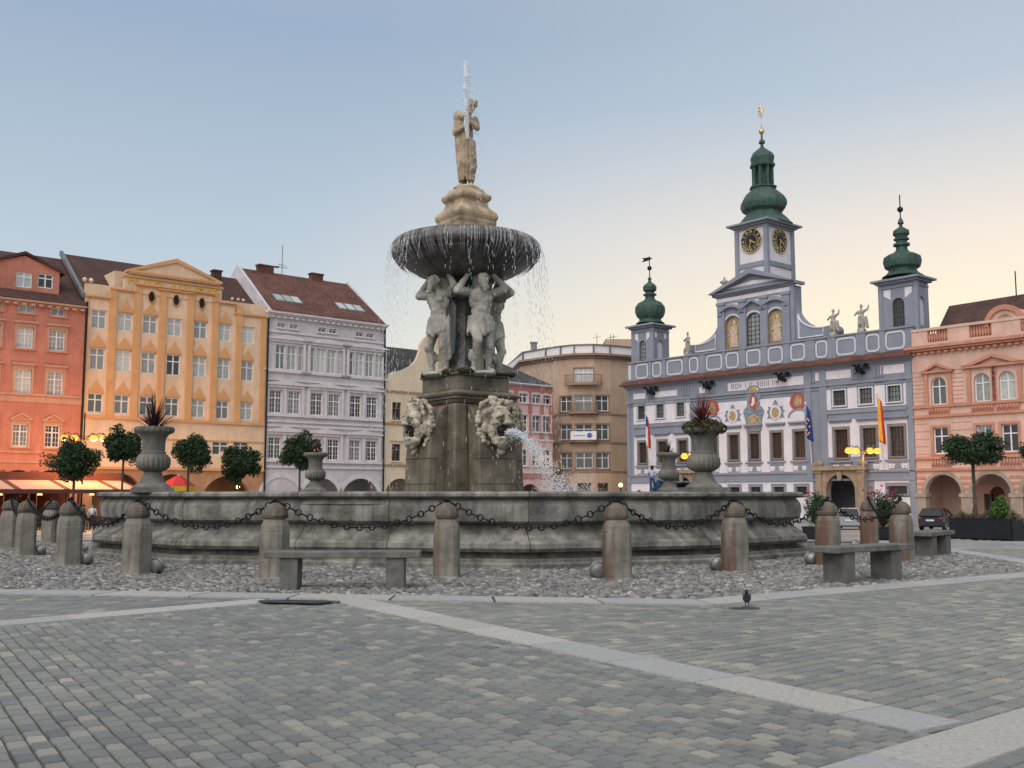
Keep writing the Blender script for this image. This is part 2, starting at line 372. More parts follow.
for k in range(8):
    a0, a1 = Vector(KERB_I[k]), Vector(KERB_I[(k+1)%8]); b0, b1 = Vector(KERB_O[k]), Vector(KERB_O[(k+1)%8])
    n = 9
    for i in range(n):
        f0, f1 = i/n+.0015, (i+1)/n-.0015; P = [a0.lerp(a1, f0), b0.lerp(b1, f0), b0.lerp(b1, f1), a0.lerp(a1, f1)]
        zz = [max(gz(p.y), -2) for p in P]
        kb.add([(p.x, p.y, z-.03) for p, z in zip(P, zz)]+[(p.x, p.y, z+.012) for p, z in zip(P, zz)], [(4,5,6,7),(0,1,5,4),(1,2,6,5),(2,3,7,6),(3,0,4,7)], (i*7+k*3) % 2)
tag(kb.build('kerb', GRS), kind='structure')
# cobbled ring
def cobble_mat():
    m, nt, b, N = nodes('cobbles'); L = nt.links.new
    a = N('ShaderNodeAttribute', attribute_name='tone'); r = ramp(nt, [(0, (.07,.07,.07)), (.45, (.155,.15,.145)), (.75, (.225,.21,.195)), (1, (.36,.34,.32))]); L(a.outputs['Fac'], r.inputs[0])
    tc = N('ShaderNodeTexCoord'); n2 = N('ShaderNodeTexNoise', i_Scale=18, i_Detail=6.0); L(tc.outputs['Object'], n2.inputs['Vector'])
    r2 = ramp(nt, [(.3, (.7,.7,.7)), (.7, (1.25,1.22,1.2))]); L(n2.outputs['Fac'], r2.inputs[0])
    L(mixc(nt, r.outputs[0], r2.outputs[0], 1.0, 'MULTIPLY'), b.inputs['Base Color']); b.inputs['Roughness'].default_value = .55
    bp = N('ShaderNodeBump', i_Strength=.3, i_Distance=.01); L(n2.outputs['Fac'], bp.inputs['Height']); L(bp.outputs[0], b.inputs['Normal']); return m
rs = MB(); P = KERB_I; rs.add([(x, y, gz(y)-.004) for x, y in P]+[(FX, FY, gz(FY)-.004)], [(k, (k+1)%8, 8) for k in range(8)])
rs.v = [(x, y, z-.0) for x, y, z in rs.v]
tag(rs.build('cobble_bed', mat('earth between cobbles', (.05,.047,.04), .95, .3, 5, .5, 40)), kind='structure')
def bas_r(x, y):
    a = (math.degrees(atan2(x-FX-.05, FY-y))-10.5) % 90+10.5
    for lo, hi in ((10.5, 34), (34, 57), (57, 100.6)):
        if lo <= a <= hi: return 9.05*cos(radians((hi-lo)/2))/cos(radians(a-(lo+hi)/2))
    return 9.05
cb = MB(); cb.tone = []; rnd = random.Random(11)
y = 11.5
while y < 27:
    x = -17.0
    while x < 14:
        st = .108; cx, cy = x+rnd.uniform(-.02, .02), y+rnd.uniform(-.02, .02); x += st*rnd.uniform(1.0, 1.35)
        d = hypot(cx-FX, cy-FY)
        if d < bas_r(cx, cy) or not inside(P, cx, cy) or abs(cx) > .58*cy or (cy > 22 and -9 < cx < 7): continue
        rx, ry, h = rnd.uniform(.048, .086), rnd.uniform(.036, .05), rnd.uniform(.012, .034); a0 = rnd.gauss(0, .5); z = gz(cy)
        n = 6; o = []; t = []
        for k in range(n):
            a = 2*pi*k/n; rr = rnd.uniform(.85, 1.1); px, py = rx*cos(a)*rr, ry*sin(a)*rr
            X, Yv = px*cos(a0)-py*sin(a0), px*sin(a0)+py*cos(a0); o.append((cx+X, cy+Yv, z-.01)); t.append((cx+X*.62, cy+Yv*.62, z+h*rnd.uniform(.7, 1.05)))
        cb.add(o+t, [tuple(range(n, 2*n))]+[(k, (k+1)%n, (k+1)%n+n, k+n) for k in range(n)])
        tv = min(1, max(0, rnd.gauss(.5, .27))); cb.tone += [tv]*(n+1)
    y += .086
tag(cb.build('cobbles', cobble_mat()), kind='structure')
# damp dark patch over a drain
dm = MB(); n = 40; cx, cy = ground(298, 603).xy
dm.add([(cx+(.46+.07*sin(3*t))*cos(t)*1.0, cy+(.22+.07*cos(2*t+1))*sin(t), .0175) for t in [2*pi*k/n for k in range(n)]], [tuple(range(n))])
tag(dm.build('damp_and_shadow_patch', mat('damp dirt and pigeon shadow', (.035,.035,.03), .5, .5, 8, .3, 50)), kind='structure')

dm = MB(); cx, cy = ground(744, 608.5).xy  # shadow under the pigeon, painted as a flat dark patch
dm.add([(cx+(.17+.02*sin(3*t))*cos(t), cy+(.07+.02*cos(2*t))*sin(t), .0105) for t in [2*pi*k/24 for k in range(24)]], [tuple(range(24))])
tag(dm.build('damp_and_shadow_patch', bpy.data.materials['damp dirt and pigeon shadow']), kind='structure')
# ---------------------------------------------------------------- fountain
PX = FX+.1
fo = empty('fountain', (PX, FY, 0), 0, 'tall grey stone fountain with four carved men carrying a round bowl under a standing statue', 'fountain')
def poly_lathe(prof, angs, roundness=0.0):
    """profile swept round an n-sided plan, each side slightly bowed"""
    mb = MB(); sub = 4; pts = []; n = len(angs)
    for k in range(n):
        a0 = radians(angs[k]); a1 = radians(angs[(k+1) % n])
        for s in range(sub):
            t = s/sub; x = sin(a0)*(1-t)+sin(a1)*t; y = -cos(a0)*(1-t)-cos(a1)*t
            r = hypot(x, y); rr = r+(1-r)*roundness; pts.append((x/r*rr, y/r*rr))
    m = len(pts); vs = [(x*r, y*r, z) for r, z in prof for x, y in pts]; fs = []
    for i in range(len(prof)-1):
        for k in range(m): k2 = (k+1) % m; fs.append((i*m+k, i*m+k2, (i+1)*m+k2, (i+1)*m+k))
    return mb.add(vs, fs)
RB = 8.92
prof = [(RB-.08,.0),(RB-.08,.04),(RB-.02,.06),(RB-.02,.24),(RB-.10,.26),(RB-.10,.27),(RB-.30,.28),(RB-.30,.40),(RB-.22,.44),(RB-.14,.50),(RB-.11,.57),(RB-.13,.63),(RB-.20,.66),(RB-.20,.685),
        (RB-.27,.70),(RB-.34,.76),(RB-.38,.83),(RB-.385,.86),(RB-.30,.88),(RB-.24,.92),(RB-.20,.99),(RB-.19,1.06),(RB-.22,1.12),(RB-.28,1.16),(RB-.28,1.18),(RB-.17,1.195),(RB-.12,1.22),(RB-.115,1.26),(RB-.15,1.295),(RB-.22,1.305),
        (RB-.62,1.30),(RB-.66,1.28),(RB-.66,.3)]
prof = [(RB,-.1),(RB,.07),(RB-.05,.10),(RB-.05,.15),(RB-.30,.165),(RB-.33,.25),(RB-.12,.27),(RB-.07,.33),(RB-.08,.41),(RB-.14,.455),(RB-.2,.465),(RB-.22,.51),(RB-.34,.58),(RB-.42,.68),(RB-.42,.735),(RB-.29,.75),(RB-.22,.79),(RB-.19,.92),(RB-.20,1.05),(RB-.26,1.14),(RB-.29,1.16),(RB-.29,1.185),(RB-.18,1.195),(RB-.13,1.22),(RB-.125,1.265),(RB-.16,1.295),(RB-.23,1.305),(RB-.7,1.30),(RB-.74,1.28),(RB-.74,.3)]
BANG = [a+90*k for k in range(4) for a in (10.5, 34, 57)]
b = poly_lathe(prof, BANG, .0).build('basin', M['stone'], fo); b.location = (-.10, 0, 0); autosmooth(b, 22)
WM, nt_, b_, N_ = nodes('basin water'); b_.inputs['Base Color'].default_value = (.05,.06,.06,1); b_.inputs['Roughness'].default_value = .08
tc_ = N_('ShaderNodeTexCoord'); n_ = N_('ShaderNodeTexNoise', i_Scale=6, i_Detail=5.0); nt_.links.new(tc_.outputs['Object'], n_.inputs['Vector']); bp_ = N_('ShaderNodeBump', i_Strength=.5, i_Distance=.05); nt_.links.new(n_.outputs['Fac'], bp_.inputs['Height']); nt_.links.new(bp_.outputs[0], b_.inputs['Normal'])
wm = MB(); wm.lathe([(8.1, 1.08), (0, 1.081)], 48); tag(wm.build('water', WM, None, loc=(FX-.18, FY, 0)), kind='structure')
# low floodlit plinth step outside the basin (right side shows a slab step)
jt_ = MB()
def pt_at(a, r):                                       # point of the basin plan in direction a
    a = (a-10.5) % 90+10.5; k = 0
    A = [10.5, 34, 57, 100.5]
    for i in range(3):
        if A[i] <= a <= A[i+1]+1e-6: lo, hi = A[i], A[i+1]
    return r*cos(radians((hi-lo)/2))/cos(radians(a-(lo+hi)/2))
rnd = random.Random(8)
ja = list(BANG)+[a+90*k+rnd.uniform(-2, 2) for k in range(4) for a in (70, 85)]
for a in ja:
    jt_ = MB(); t_ = radians(a); jt_.tube([(pt_at(a, r)*sin(t_)*1.0003, -pt_at(a, r)*cos(t_)*1.0003, z) for r, z in prof if z > .26 and r > RB-.5], .007, 4); jt_.build('joint', M['moss'], b); 
PR = radians(-8)                                     # the pier's near corner turns a little to the left
R4 = Matrix.Rotation(PR+pi/4, 4, 'Z')                 # its square plan
pr = MB()
def sq(mb, w0, w1, z0, z1, mi=0): mb.taper(0, 0, z0, z1, w0, w1, mi=mi, M=R4)
sq(pr, 1.85, 1.66, .6, 3.5); 
# rounded pilasters on the corners
for k in range(4):
    q = R4 @ Matrix.Rotation(k*pi/2, 4, 'Z')
    pr.taper(.77, .77, .6, 3.48, .46, .34, mi=0, M=q)
for k, q in enumerate([R4 @ Matrix.Rotation(k*pi/2, 4, 'Z') for k in range(4)]):   # buttresses under the masks
    pr.add([(x, y, z) for z, d_ in ((.6, 1.5), (2.5, 1.42), (2.95, 1.32), (3.35, 1.1), (3.5, .8)) for x, y in ((-.56, -d_), (.56, -d_), (.56, -.4), (-.56, -.4))],
           [f for i in range(4) for f in ((i*4, i*4+1, i*4+5, i*4+4), (i*4+1, i*4+2, i*4+6, i*4+5), (i*4+3, i*4, i*4+4, i*4+7))]+[(16, 17, 18, 19)], 0, q)
    for zz in (1.35, 1.95, 2.55):                      # open joints between the courses
        pass
p_ = bevel(pr.build('pier', M['stone_dark'], fo), .03, 2)
jm = MB()
for q in [R4 @ Matrix.Rotation(k*pi/2, 4, 'Z') for k in range(4)]:
    for zz in (1.5, 2.12): jm.box(-.563, .563, -1.505+.042*(zz-.6), -1.2, zz, zz+.014, M=q)
jm.build('joint', M['moss'], p_)
cc = MB()
sq(cc, 1.72, 1.85, 3.50, 3.60); sq(cc, 1.92, 1.92, 3.60, 3.67); sq(cc, 1.98, 2.06, 3.67, 3.75); sq(cc, 1.9, 1.72, 3.75, 3.84)
sq(cc, 1.62, 1.62, 3.84, 4.2); sq(cc, 1.72, 1.72, 4.2, 4.28)
bevel(cc.build('cornice', M['stone_dark'], fo), .025, 2)
ms = MB(); rnd = random.Random(3)
for k in range(70):
    a = rnd.uniform(0, 2*pi); r = rnd.uniform(.75, .98)
    v = Vector((max(-.86, min(.86, r*1.25*cos(a))), max(-.86, min(.86, r*1.25*sin(a))), 4.30)); ms.ball(R4 @ v, (rnd.uniform(.08, .2), rnd.uniform(.08, .2), rnd.uniform(.03, .09)), seg=8, rings=5)
remesh(ms.build('moss', M['moss'], fo), .03, .05, .1)
co = MB(); co.lathe([(.62,4.27),(.5,4.6),(.36,4.9),(.32,5.3),(.30,6.1),(.36,6.2),(.42,6.24),(.42,6.3),(.34,6.36),(.40,6.6),(.62,6.85)], 20, flute=lambda a, z: 1+.05*cos(8*a))
autosmooth(co.build('column', M['bowl'], fo))
# mask on each side of the pier
def mask_mesh():
    mb = MB(); rnd = random.Random(5); B_ = mb.ball
    B_((0, .05, .0), (.50, .14, .62), seg=20, rings=12)                         # shell behind
    for k in range(30):                                                          # scalloped rim / curls
        a = radians(-150+k*300/29); rr = .50+.06*rnd.random(); r = rnd.uniform(.045, .085)
        B_((rr*sin(a), -.02-.05*rnd.random(), .02+rr*1.15*cos(a)), (r, r*.9, r))
    for k in range(26):
        a = radians(rnd.uniform(-75, 75)); rr = rnd.uniform(.3, .48); r = rnd.uniform(.035, .07); B_((rr*sin(a), -.14-.06*rnd.random(), .12+rr*1.1*cos(a)), (r, r, r))
    B_((0, -.17, .18), (.27, .2, .24)); B_((0, -.2, .36), (.2, .12, .08))        # brow block and forehead
    for s in (-1, 1):
        B_((s*.13, -.37, .19), (.13, .09, .045), Matrix.Rotation(s*.55, 4, 'Y'))  # brows
        B_((s*.12, -.34, .11), (.055, .05, .045)); B_((s*.2, -.27, .0), (.12, .12, .12)) # eyes, cheeks
        B_((s*.22, -.2, -.2), (.11, .14, .22)); B_((s*.14, -.33, -.02), (.09, .07, .04), Matrix.Rotation(s*-.5, 4, 'Y'))  # moustache
        B_((s*.16, -.24, -.42), (.12, .12, .13)); B_((s*.36, -.12, -.12), (.11, .08, .16)); B_((s*.42, -.05, -.32), (.07,.06,.07))
    B_((0, -.44, .07), (.05, .12, .14)); B_((0, -.5, .0), (.08, .07, .05)); B_((.07, -.44, -.02), (.04, .05, .035)); B_((-.07, -.44, -.02), (.04, .05, .035))     # nose
    B_((0, -.36, -.37), (.15, .07, .05)); B_((0, -.26, -.5), (.17, .14, .16)); B_((0, -.18, -.66), (.1, .1, .14)); B_((0, -.1, -.8), (.06, .06, .08))
    B_((0, -.14, -.2), (.15, .08, .12))
    return mb
mm = mask_mesh()
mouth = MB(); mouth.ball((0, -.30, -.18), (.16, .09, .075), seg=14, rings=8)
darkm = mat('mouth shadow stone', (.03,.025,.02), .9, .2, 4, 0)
for k, q in enumerate([R4 @ Matrix.Rotation(k*pi/2, 4, 'Z') for k in range(4)]):
    o = mm.build('mask', M['mask'], fo); o.matrix_local = q @ Matrix.Translation((0, -1.36, 2.98)) @ Matrix.Diagonal((1.14, .95, .98, 1)); remesh(o, .02, .06, .09, 2)
    mouth.build('mouth', darkm, o, True)
    if k: o.data = first_mask
    else: first_mask = o.data
    t = MB(); t.tube([(0, -.2, -.2), (0, -.43, -.22)], .03, 10); so = t.build('spout', M['iron'], o)
# bowl
def fl(a, z): return 1+(.012*cos(36*a) if z < 7.35 else 0)
bo = MB(); bo.lathe([(.45,6.74),(.62,6.76),(.95,6.83),(1.25,6.95),(1.50,7.10),(1.68,7.25),(1.76,7.33),(1.76,7.37),(1.84,7.40),(1.91,7.47),(1.935,7.56),(1.92,7.66),(1.88,7.75),(1.82,7.81),(1.74,7.83),(1.66,7.8),(1.2,7.68),(.3,7.62),(0,7.62)], 108, flute=fl)
bwl = bo.build('bowl', M['bowl'], fo); autosmooth(bwl, 40)
# algae and lime runs hanging from the bowl's edge
rn = MB(); rnd = random.Random(9)
for k in range(420):
    a = rnd.uniform(0, 2*pi); l = rnd.uniform(.12, .5); w_ = rnd.uniform(.003, .0105)
    pts = [(r_*cos(a), r_*sin(a), z_) for r_, z_ in ((1.85, 7.79), (1.93, 7.68), (1.945, 7.56), (1.92, 7.46-l*.1), (1.86-l*.1, 7.40-l*.3), (1.80-l*.3, 7.36-l*.6))]
    rn.tube(pts, [w_, w_*1.2, w_*1.2, w_, w_*.8, w_*.4], 5)
WD, nt_, b_, N_ = nodes('falling water'); b_.inputs['Base Color'].default_value = (.8,.83,.86,1); b_.inputs['Roughness'].default_value = .15; b_.inputs['Transmission Weight'].default_value = .35; b_.inputs['IOR'].default_value = 1.33; b_.inputs['Alpha'].default_value = .55
M['wet_run'] = mat('lime streaks', (.33,.31,.31), .4, .4, 5, .2, 20)
rn.build('lime_runs', M['wet_run'], fo)
# stepped plinth that stands in the bowl
tp = MB()
sq(tp, 1.12, 1.12, 7.6, 8.24); sq(tp, 1.16, 1.16, 8.24, 8.32)
def sqp(mb, prof, q=R4):
    for (w0, z0), (w1, z1) in zip(prof, prof[1:]): mb.taper(0, 0, z0, z1, w0, w1, M=q)
sqp(tp, [(1.08,8.32),(1.18,8.37),(1.22,8.46),(1.17,8.56),(1.02,8.64),(.88,8.70),(.82,8.8),(.82,8.86),(.94,8.9),(.98,8.98),(.94,9.04),(.78,9.1),(.64,9.22)])
remesh(tp.build('statue_plinth', M['samson'], fo), .03, .04, .25)
# ---- figures: one continuous remeshed surface each
def atlas(seed):
    """bearded man standing with both arms bent up to the load over his shoulders; faces -y, feet at z 0, 2.45 m to the raised hands"""
    m = MB(); rnd = random.Random(seed); l = m.limb; B_ = m.ball
    dx = .04*rnd.uniform(-1, 1)
    hipz, shz = 1.12, 1.84
    lk = (-.17+dx, -.1, .60) if seed % 2 else (-.19+dx, -.30, .68)
    l((-.14, 0, hipz-.02), lk, .155, .105); l(lk, (-.2, .02 if seed % 2 else -.12, .14), .105, .062); l((-.2, .0, .09), (-.23, -.26, .045), .07, .05)
    l((.14, 0, hipz-.02), (.2, -.06, .6), .155, .105); l((.2, -.06, .6), (.2, .06, .12), .105, .062); l((.2, .04, .09), (.24, -.2, .045), .07, .05)
    for s, kx in ((-1, lk), (1, (.2, -.06, .6))): B_((kx[0], kx[1]-.03, kx[2]), .1); B_((s*.2, .05, .4), (.085, .1, .15))
    B_((0, .03, hipz), (.27, .2, .2)); B_((0, 0, 1.36), (.22, .17, .2)); B_((0, .01, 1.6), (.29, .2, .24)); B_((0, .02, 1.78), (.33, .17, .13))
    for s in (-1, 1):
        B_((s*.12, -.13, 1.66), (.13, .08, .1)); B_((s*.06, -.13, 1.42), (.06, .05, .06)); B_((s*.06, -.12, 1.3), (.06, .05, .06))
        up = rnd.uniform(-.06, .06); el = (s*(.56+up), -.05+rnd.uniform(-.14, .06), 1.84+rnd.uniform(-.08, .16)); ha = (s*.30, .02, 2.2)
        l((s*.30, .02, 1.80), el, .11, .085); l(el, ha, .09, .06); B_(el, .088)
        B_(ha, (.07, .085, .06))
        for f in range(4): l((ha[0]+s*(-.03+.022*f), ha[1]-.05, ha[2]+.03), (ha[0]+s*(-.03+.022*f), ha[1]-.03, ha[2]+.12), .016, .013, 6)
        l((ha[0]-s*.06, ha[1]-.03, ha[2]), (ha[0]-s*.09, ha[1]-.02, ha[2]+.07), .018, .014, 6)
    l((0, .02, 1.8), (0, -.14, 1.94), .11, .1)
    hz, hy = 2.02, -.2
    B_((0, hy, hz), (.115, .14, .16)); B_((0, hy-.14, hz-.01), (.025, .035, .04)); B_((0, hy-.1, hz-.12), (.085, .07, .09)); B_((0, hy-.11, hz-.2), (.06, .05, .06))
    for s in (-1, 1): B_((s*.045, hy-.115, hz+.035), (.04, .03, .018)); B_((s*.11, hy+.01, hz), (.025, .04, .05))
    for k in range(18): a = rnd.uniform(0, 2*pi); e = rnd.uniform(.1, 1.4); B_((.115*cos(a)*cos(e), hy+.04+.13*sin(a)*cos(e), hz+.05+.12*sin(e)), .045)
    # cloth about the hips with one fall
    for k in range(16):
        a = 2*pi*k/16; l((.25*cos(a), .03+.19*sin(a), hipz+.12), (.29*cos(a), .0+.22*sin(a), hipz-.2-.05*sin(3*a)), .05, .045, 8)
    l((.28, 0, hipz), (.3, .06, .35), .07, .05); l((-.02, -.18, hipz+.05), (.02, -.2, hipz-.28), .07, .05)
    # cushion carried on the shoulders
    B_((0, .16, 2.24), (.26, .18, .1)); l((0, .2, .0), (0, .2, 2.2), .13, .15)
    B_((0, -.05, .0), (.36, .3, .07))
    return m
for k in range(4):
    q = Matrix.Rotation(PR, 4, 'Z')
    a_ = [-57, 31, 118, 208][k]; aa = radians(a_)
    o = atlas(k+1).build('carved_man', M['statue'], fo); rr = .80
    o.location = (rr*sin(aa), -rr*cos(aa), 4.27); o.rotation_euler = (0, 0, aa+radians([18, -12, 8, -6][k])); o.scale = (1.12, 1.12, 1.15)
    remesh(o, .024, .03, .06, 1)
# ---- topmost statue: robed man wrestling a beast upright at his side
m = MB(); l = m.limb; B_ = m.ball
B_((0, 0, .0), (.42, .36, .1))
l((-.12, .02, 1.08), (-.15, -.04, .6), .15, .11); l((-.15, -.04, .6), (-.14, .04, .1), .11, .075); l((-.14, .0, .09), (-.16, -.2, .06), .07, .05)
l((.12, .02, 1.08), (.16, -.1, .62), .15, .11); l((.16, -.1, .62), (.14, 0, .1), .11, .075); l((.14, 0, .09), (.18, -.2, .06), .07, .05)
for k in range(14):
    a = 2*pi*k/14; l((.22*cos(a), .18*sin(a), 1.18), (.26*cos(a)+.02, .23*sin(a), .55+.12*sin(2*a)), .065, .05, 8); l((.26*cos(a)+.02, .23*sin(a), .6), (.22*cos(a), .19*sin(a), .2), .05, .035, 8)
B_((0, 0, 1.15), (.25, .2, .18)); B_((-.01, 0, 1.4), (.23, .18, .22)); B_((-.03, .01, 1.66), (.3, .2, .22))
l((-.28, .02, 1.74), (-.34, -.12, 1.42), .11, .09); l((-.34, -.12, 1.42), (-.06, -.26, 1.5), .085, .06); B_((-.03, -.27, 1.52), .07)
l((.26, .02, 1.74), (.36, -.14, 1.5), .11, .085); l((.36, -.14, 1.5), (.1, -.28, 1.66), .085, .06); B_((.08, -.28, 1.68), .07)
l((.0, .0, 1.8), (.1, -.02, 1.98), .1, .09); B_((.16, -.04, 2.1), (.12, .14, .16)); B_((.16, -.18, 2.09), (.025, .03, .035)); B_((.17, -.11, 1.98), (.08, .07, .09))
for k in range(16): a = k*.9; B_((.18+.11*cos(a), .0+.11*sin(a), 2.12+.1*abs(sin(k))), .055)
l((-.22, .06, 1.0), (-.26, .02, 1.7), .14, .16); B_((-.27, 0, 1.84), (.15, .16, .17)); l((-.22, -.02, 1.86), (-.04, -.24, 1.78), .12, .09); B_((.0, -.3, 1.76), (.08, .1, .07))   # lion
l((-.24, .05, 1.0), (-.2, .12, .3), .12, .09)
so = m.build('top_statue', M['samson'], fo); so.location = (0, 0, 9.24); so.scale = (.86, .92, 1.07); so.rotation_euler = (0, 0, radians(-8)); remesh(so, .022, .03, .06, 1)
# ---- water
wt = MB(); rnd = random.Random(21)
def drop(p, v, r, l_): wt.tube([p, p+v*l_], [r, r*.5], 4)
for k in range(85):                                   # curtain off the bowl
    a = rnd.uniform(0, 2*pi)
    if rnd.random() < .45: a = rnd.choice((0, pi))+rnd.gauss(0, .45)
    v0 = rnd.uniform(.25, .75); st = rnd.random() < .3
    t = rnd.uniform(0, .1)
    while True:
        r = 1.95+v0*t*.7; z = 7.62-4.9*t*t
        if z < 1.1: break
        dens = .9 if t < .45 else .5
        if st or rnd.random() < dens:
            jit = .05*t; p = Vector((r*cos(a)+rnd.gauss(0, jit), r*sin(a)+rnd.gauss(0, jit), z+rnd.gauss(0, .05)))
            drop(p, Vector((.05*cos(a), .05*sin(a), -1)), rnd.uniform(.003, .0075), rnd.uniform(.04, .13))
        t += rnd.uniform(.02, .05)
curt = wt.build('falling_water', WD, None, loc=(PX, FY, 0)); tag(curt, kind='stuff')
wt = MB()
for n, (k, v0, cnt, th) in enumerate(((0, 3.3, 500, .02), (1, 3.0, 3800, .03))):           # jets from the two visible masks
    q = R4 @ Matrix.Rotation((k if k else 3)*pi/2 if False else 0, 4, 'Z')
    q = R4 @ Matrix.Rotation([-pi/2, 0][n], 4, 'Z')
    o = q @ Vector((0, -1.80, 2.74)); d = (q.to_3x3() @ Vector((0, -1, 0)))
    T = .78
    if n == 0: continue
    for i in range(cnt):
        t = T*rnd.random()**.9; sp_ = th*(1+7*(t/T)**1.8)
        p = Vector((o.x+d.x*v0*t+rnd.gauss(0, sp_), o.y+d.y*v0*t+rnd.gauss(0, sp_), o.z+.3*t-4.2*t*t+rnd.gauss(0, sp_)))
        wt.ball(p, rnd.uniform(.006, .015)*(1 if t > .2*T else 1.8), seg=4, rings=3)
    for i in range(1500):                               # splash where it lands
        p = Vector((o.x+d.x*v0*T*.97+rnd.gauss(0, .3), o.y+d.y*v0*T*.97+rnd.gauss(0, .3), 1.1+abs(rnd.gauss(0, .28))))
        wt.ball(p, rnd.uniform(.005, .013), seg=4, rings=3)
    # solid core of the jet
    wt.tube([(o.x+d.x*v0*t, o.y+d.y*v0*t, o.z+.3*t-4.2*t*t) for t in [T*.42*i/8 for i in range(9)]], [.035, .04, .042, .04, .036, .03, .022, .014, .006], 8)
jt = wt.build('water_jet', WD, None, loc=(PX, FY, 0)); tag(jt, kind='stuff')
wt = MB()
o = Vector((-.02, -.32, 11.2))
wt.tube([o+Vector((.03*sin(i*1.3), 0, .16*i)) for i in range(10)], [.05,.055,.05,.06,.06,.055,.065,.06,.04,.015], 8)
for i in range(700):
    t = rnd.random(); wt.ball(o+Vector((rnd.gauss(0, .05)+.1*t, rnd.gauss(0, .05), 1.45*rnd.random())), rnd.uniform(.006, .014), seg=5, rings=4)
for i in range(420):
    z = rnd.uniform(-2.7, .9); p = o+Vector((.12+abs(rnd.gauss(0, .18))*(1.1-z*.3), rnd.gauss(.2, .2), z)); wt.tube([p, p-Vector((0, 0, rnd.uniform(.02, .08)))], .006, 4)
wt.tube([o+Vector((.02, 0, 0)), o+Vector((.03, -.02, -.3)), o+Vector((.06, -.02, -.7))], [.06, .08, .03], 8)
jt = wt.build('water_jet', WD, None, loc=(PX, FY, 0)); tag(jt, kind='stuff')

# ---------------------------------------------------------------- urns on the basin rim
def urn(px, Y, s, label, rz=0):
    p = at(px, 494, Y); z0 = 1.29
    r = empty('stone_urn', (p.x, p.y, z0), rz, label, 'urn', 'stone urns on the fountain rim')
    fl_ = lambda a, z: 1+(.10*abs(sin(10*a))-.04 if .42*s < z < .72*s else (.06*abs(sin(10*a)) if z > 1.16*s else 0))
    ft = MB(); ft.box(-.38*s, .38*s, -.38*s, .38*s, 0, .10*s); ft.lathe([(.36*s,.10*s),(.345*s,.13*s),(.25*s,.19*s),(.19*s,.31*s),(.155*s,.42*s)], 24); autosmooth(ft.build('foot', M['urn'], r), 30)
    bw = MB(); bw.lathe([(.165*s,.40*s),(.22*s,.43*s),(.29*s,.48*s),(.31*s,.56*s),(.305*s,.66*s),(.27*s,.73*s),(.235*s,.745*s),(.24*s,.78*s),(.215*s,.80*s),(.215*s,.97*s),(.23*s,1.06*s),(.28*s,1.13*s),(.345*s,1.17*s),(.365*s,1.215*s),(.35*s,1.265*s),(.31*s,1.28*s),(.3*s,1.22*s),(.0,1.2*s)], 120, flute=fl_); autosmooth(bw.build('vase', M['urn'], r), 50)
    return r, p, z0+1.22*s
LEAFD = mat('dark red leaves', (.055,.022,.022), .5, .4, 6, 0); LEAFG = mat('dull green leaves', (.075,.08,.03), .6, .4, 5, 0)
LEAFG2 = mat('crown leaves', (.030,.060,.020), .6, .45, 2.5, 0); LEAFR = mat('red leaves', (.14,.03,.025), .5, .4, 6, 0)
def spikes(mb, o, n, l0, l1, w0, seed, droop=.5, mi=0, emin=.2, wide=1):
    rnd = random.Random(seed); o = Vector(o)
    for k in range(n):
        a = rnd.uniform(0, 2*pi); e = rnd.uniform(emin, 1.5); L_ = rnd.uniform(l0, l1); pts = []
        d = Vector((cos(a)*cos(e), sin(a)*cos(e), sin(e))); side_ = Vector((-sin(a), cos(a), 0))
        vs = []
        for i in range(5):
            t = i/4; p = o+d*L_*t+Vector((0, 0, -droop*L_*t*t*cos(e)*.6)); w_ = w0*(1-t)**.7*(.6+.8*t if t < .5 else 1)
            vs += [p-side_*w_, p+side_*w_]
        mb.add(vs, [(2*i, 2*i+1, 2*i+3, 2*i+2) for i in range(4)], mi)
def leafball(mb, o, rad, n, size, seed, mi=0, shell=.55, lump=.25, flat=0):
    rnd = random.Random(seed); o = Vector(o); rx, ry, rz = rad
    lumps = [(Vector((rnd.gauss(0, 1), rnd.gauss(0, 1), rnd.gauss(0, 1))).normalized(), rnd.uniform(-lump, lump)) for _ in range(14)]
    for k in range(n):
        d = Vector((rnd.gauss(0, 1), rnd.gauss(0, 1), rnd.gauss(0, 1))).normalized()
        s = 1+sum(w_*max(0, d.dot(v))**6 for v, w_ in lumps)
        r = (shell+(1-shell)*rnd.random()**.6)*s
        c = o+Vector((d.x*rx, d.y*ry, d.z*rz))*r; sz = size*rnd.uniform(.6, 1.3)
        u = Vector((rnd.gauss(0, 1), rnd.gauss(0, 1), rnd.gauss(0, .7))).normalized(); v = u.cross(Vector((rnd.gauss(0, 1), rnd.gauss(0, 1), rnd.gauss(0, 1)))).normalized()
        mb.add([c-u*sz, c+v*sz*.45, c+u*sz, c-v*sz*.45], [(0, 1, 2, 3)], mi)
YN, YF = 20.1, 31.9
r, p, z = urn(152, YN, 1.0, 'large fluted stone urn with a dark spiky plant on the left of the fountain rim', .4)
pl = MB(); spikes(pl, (0, 0, 0), 130, .5, .92, .018, 2, .5, emin=.3)
tag(pl.build('spiky_plant', LEAFD, None, loc=(p.x, p.y, z-.02)), 'dark red spiky plant rising from the large left urn before the yellow hotel', 'plant')
r, p, z = urn(704, YN, 1.0, 'large fluted stone urn overgrown at its lip before the middle of the blue town hall', .2)
pl = MB(); spikes(pl, (0, 0, .05), 130, .45, .82, .017, 3, .6, emin=.2)
tag(pl.build('spiky_plant', LEAFR, None, loc=(p.x, p.y, z+.05)), 'red spiky plant above the green fringe of the large right urn', 'plant')
pl = MB(); leafball(pl, (0, 0, .02), (.42, .42, .19), 1900, .045, 4, 0); 
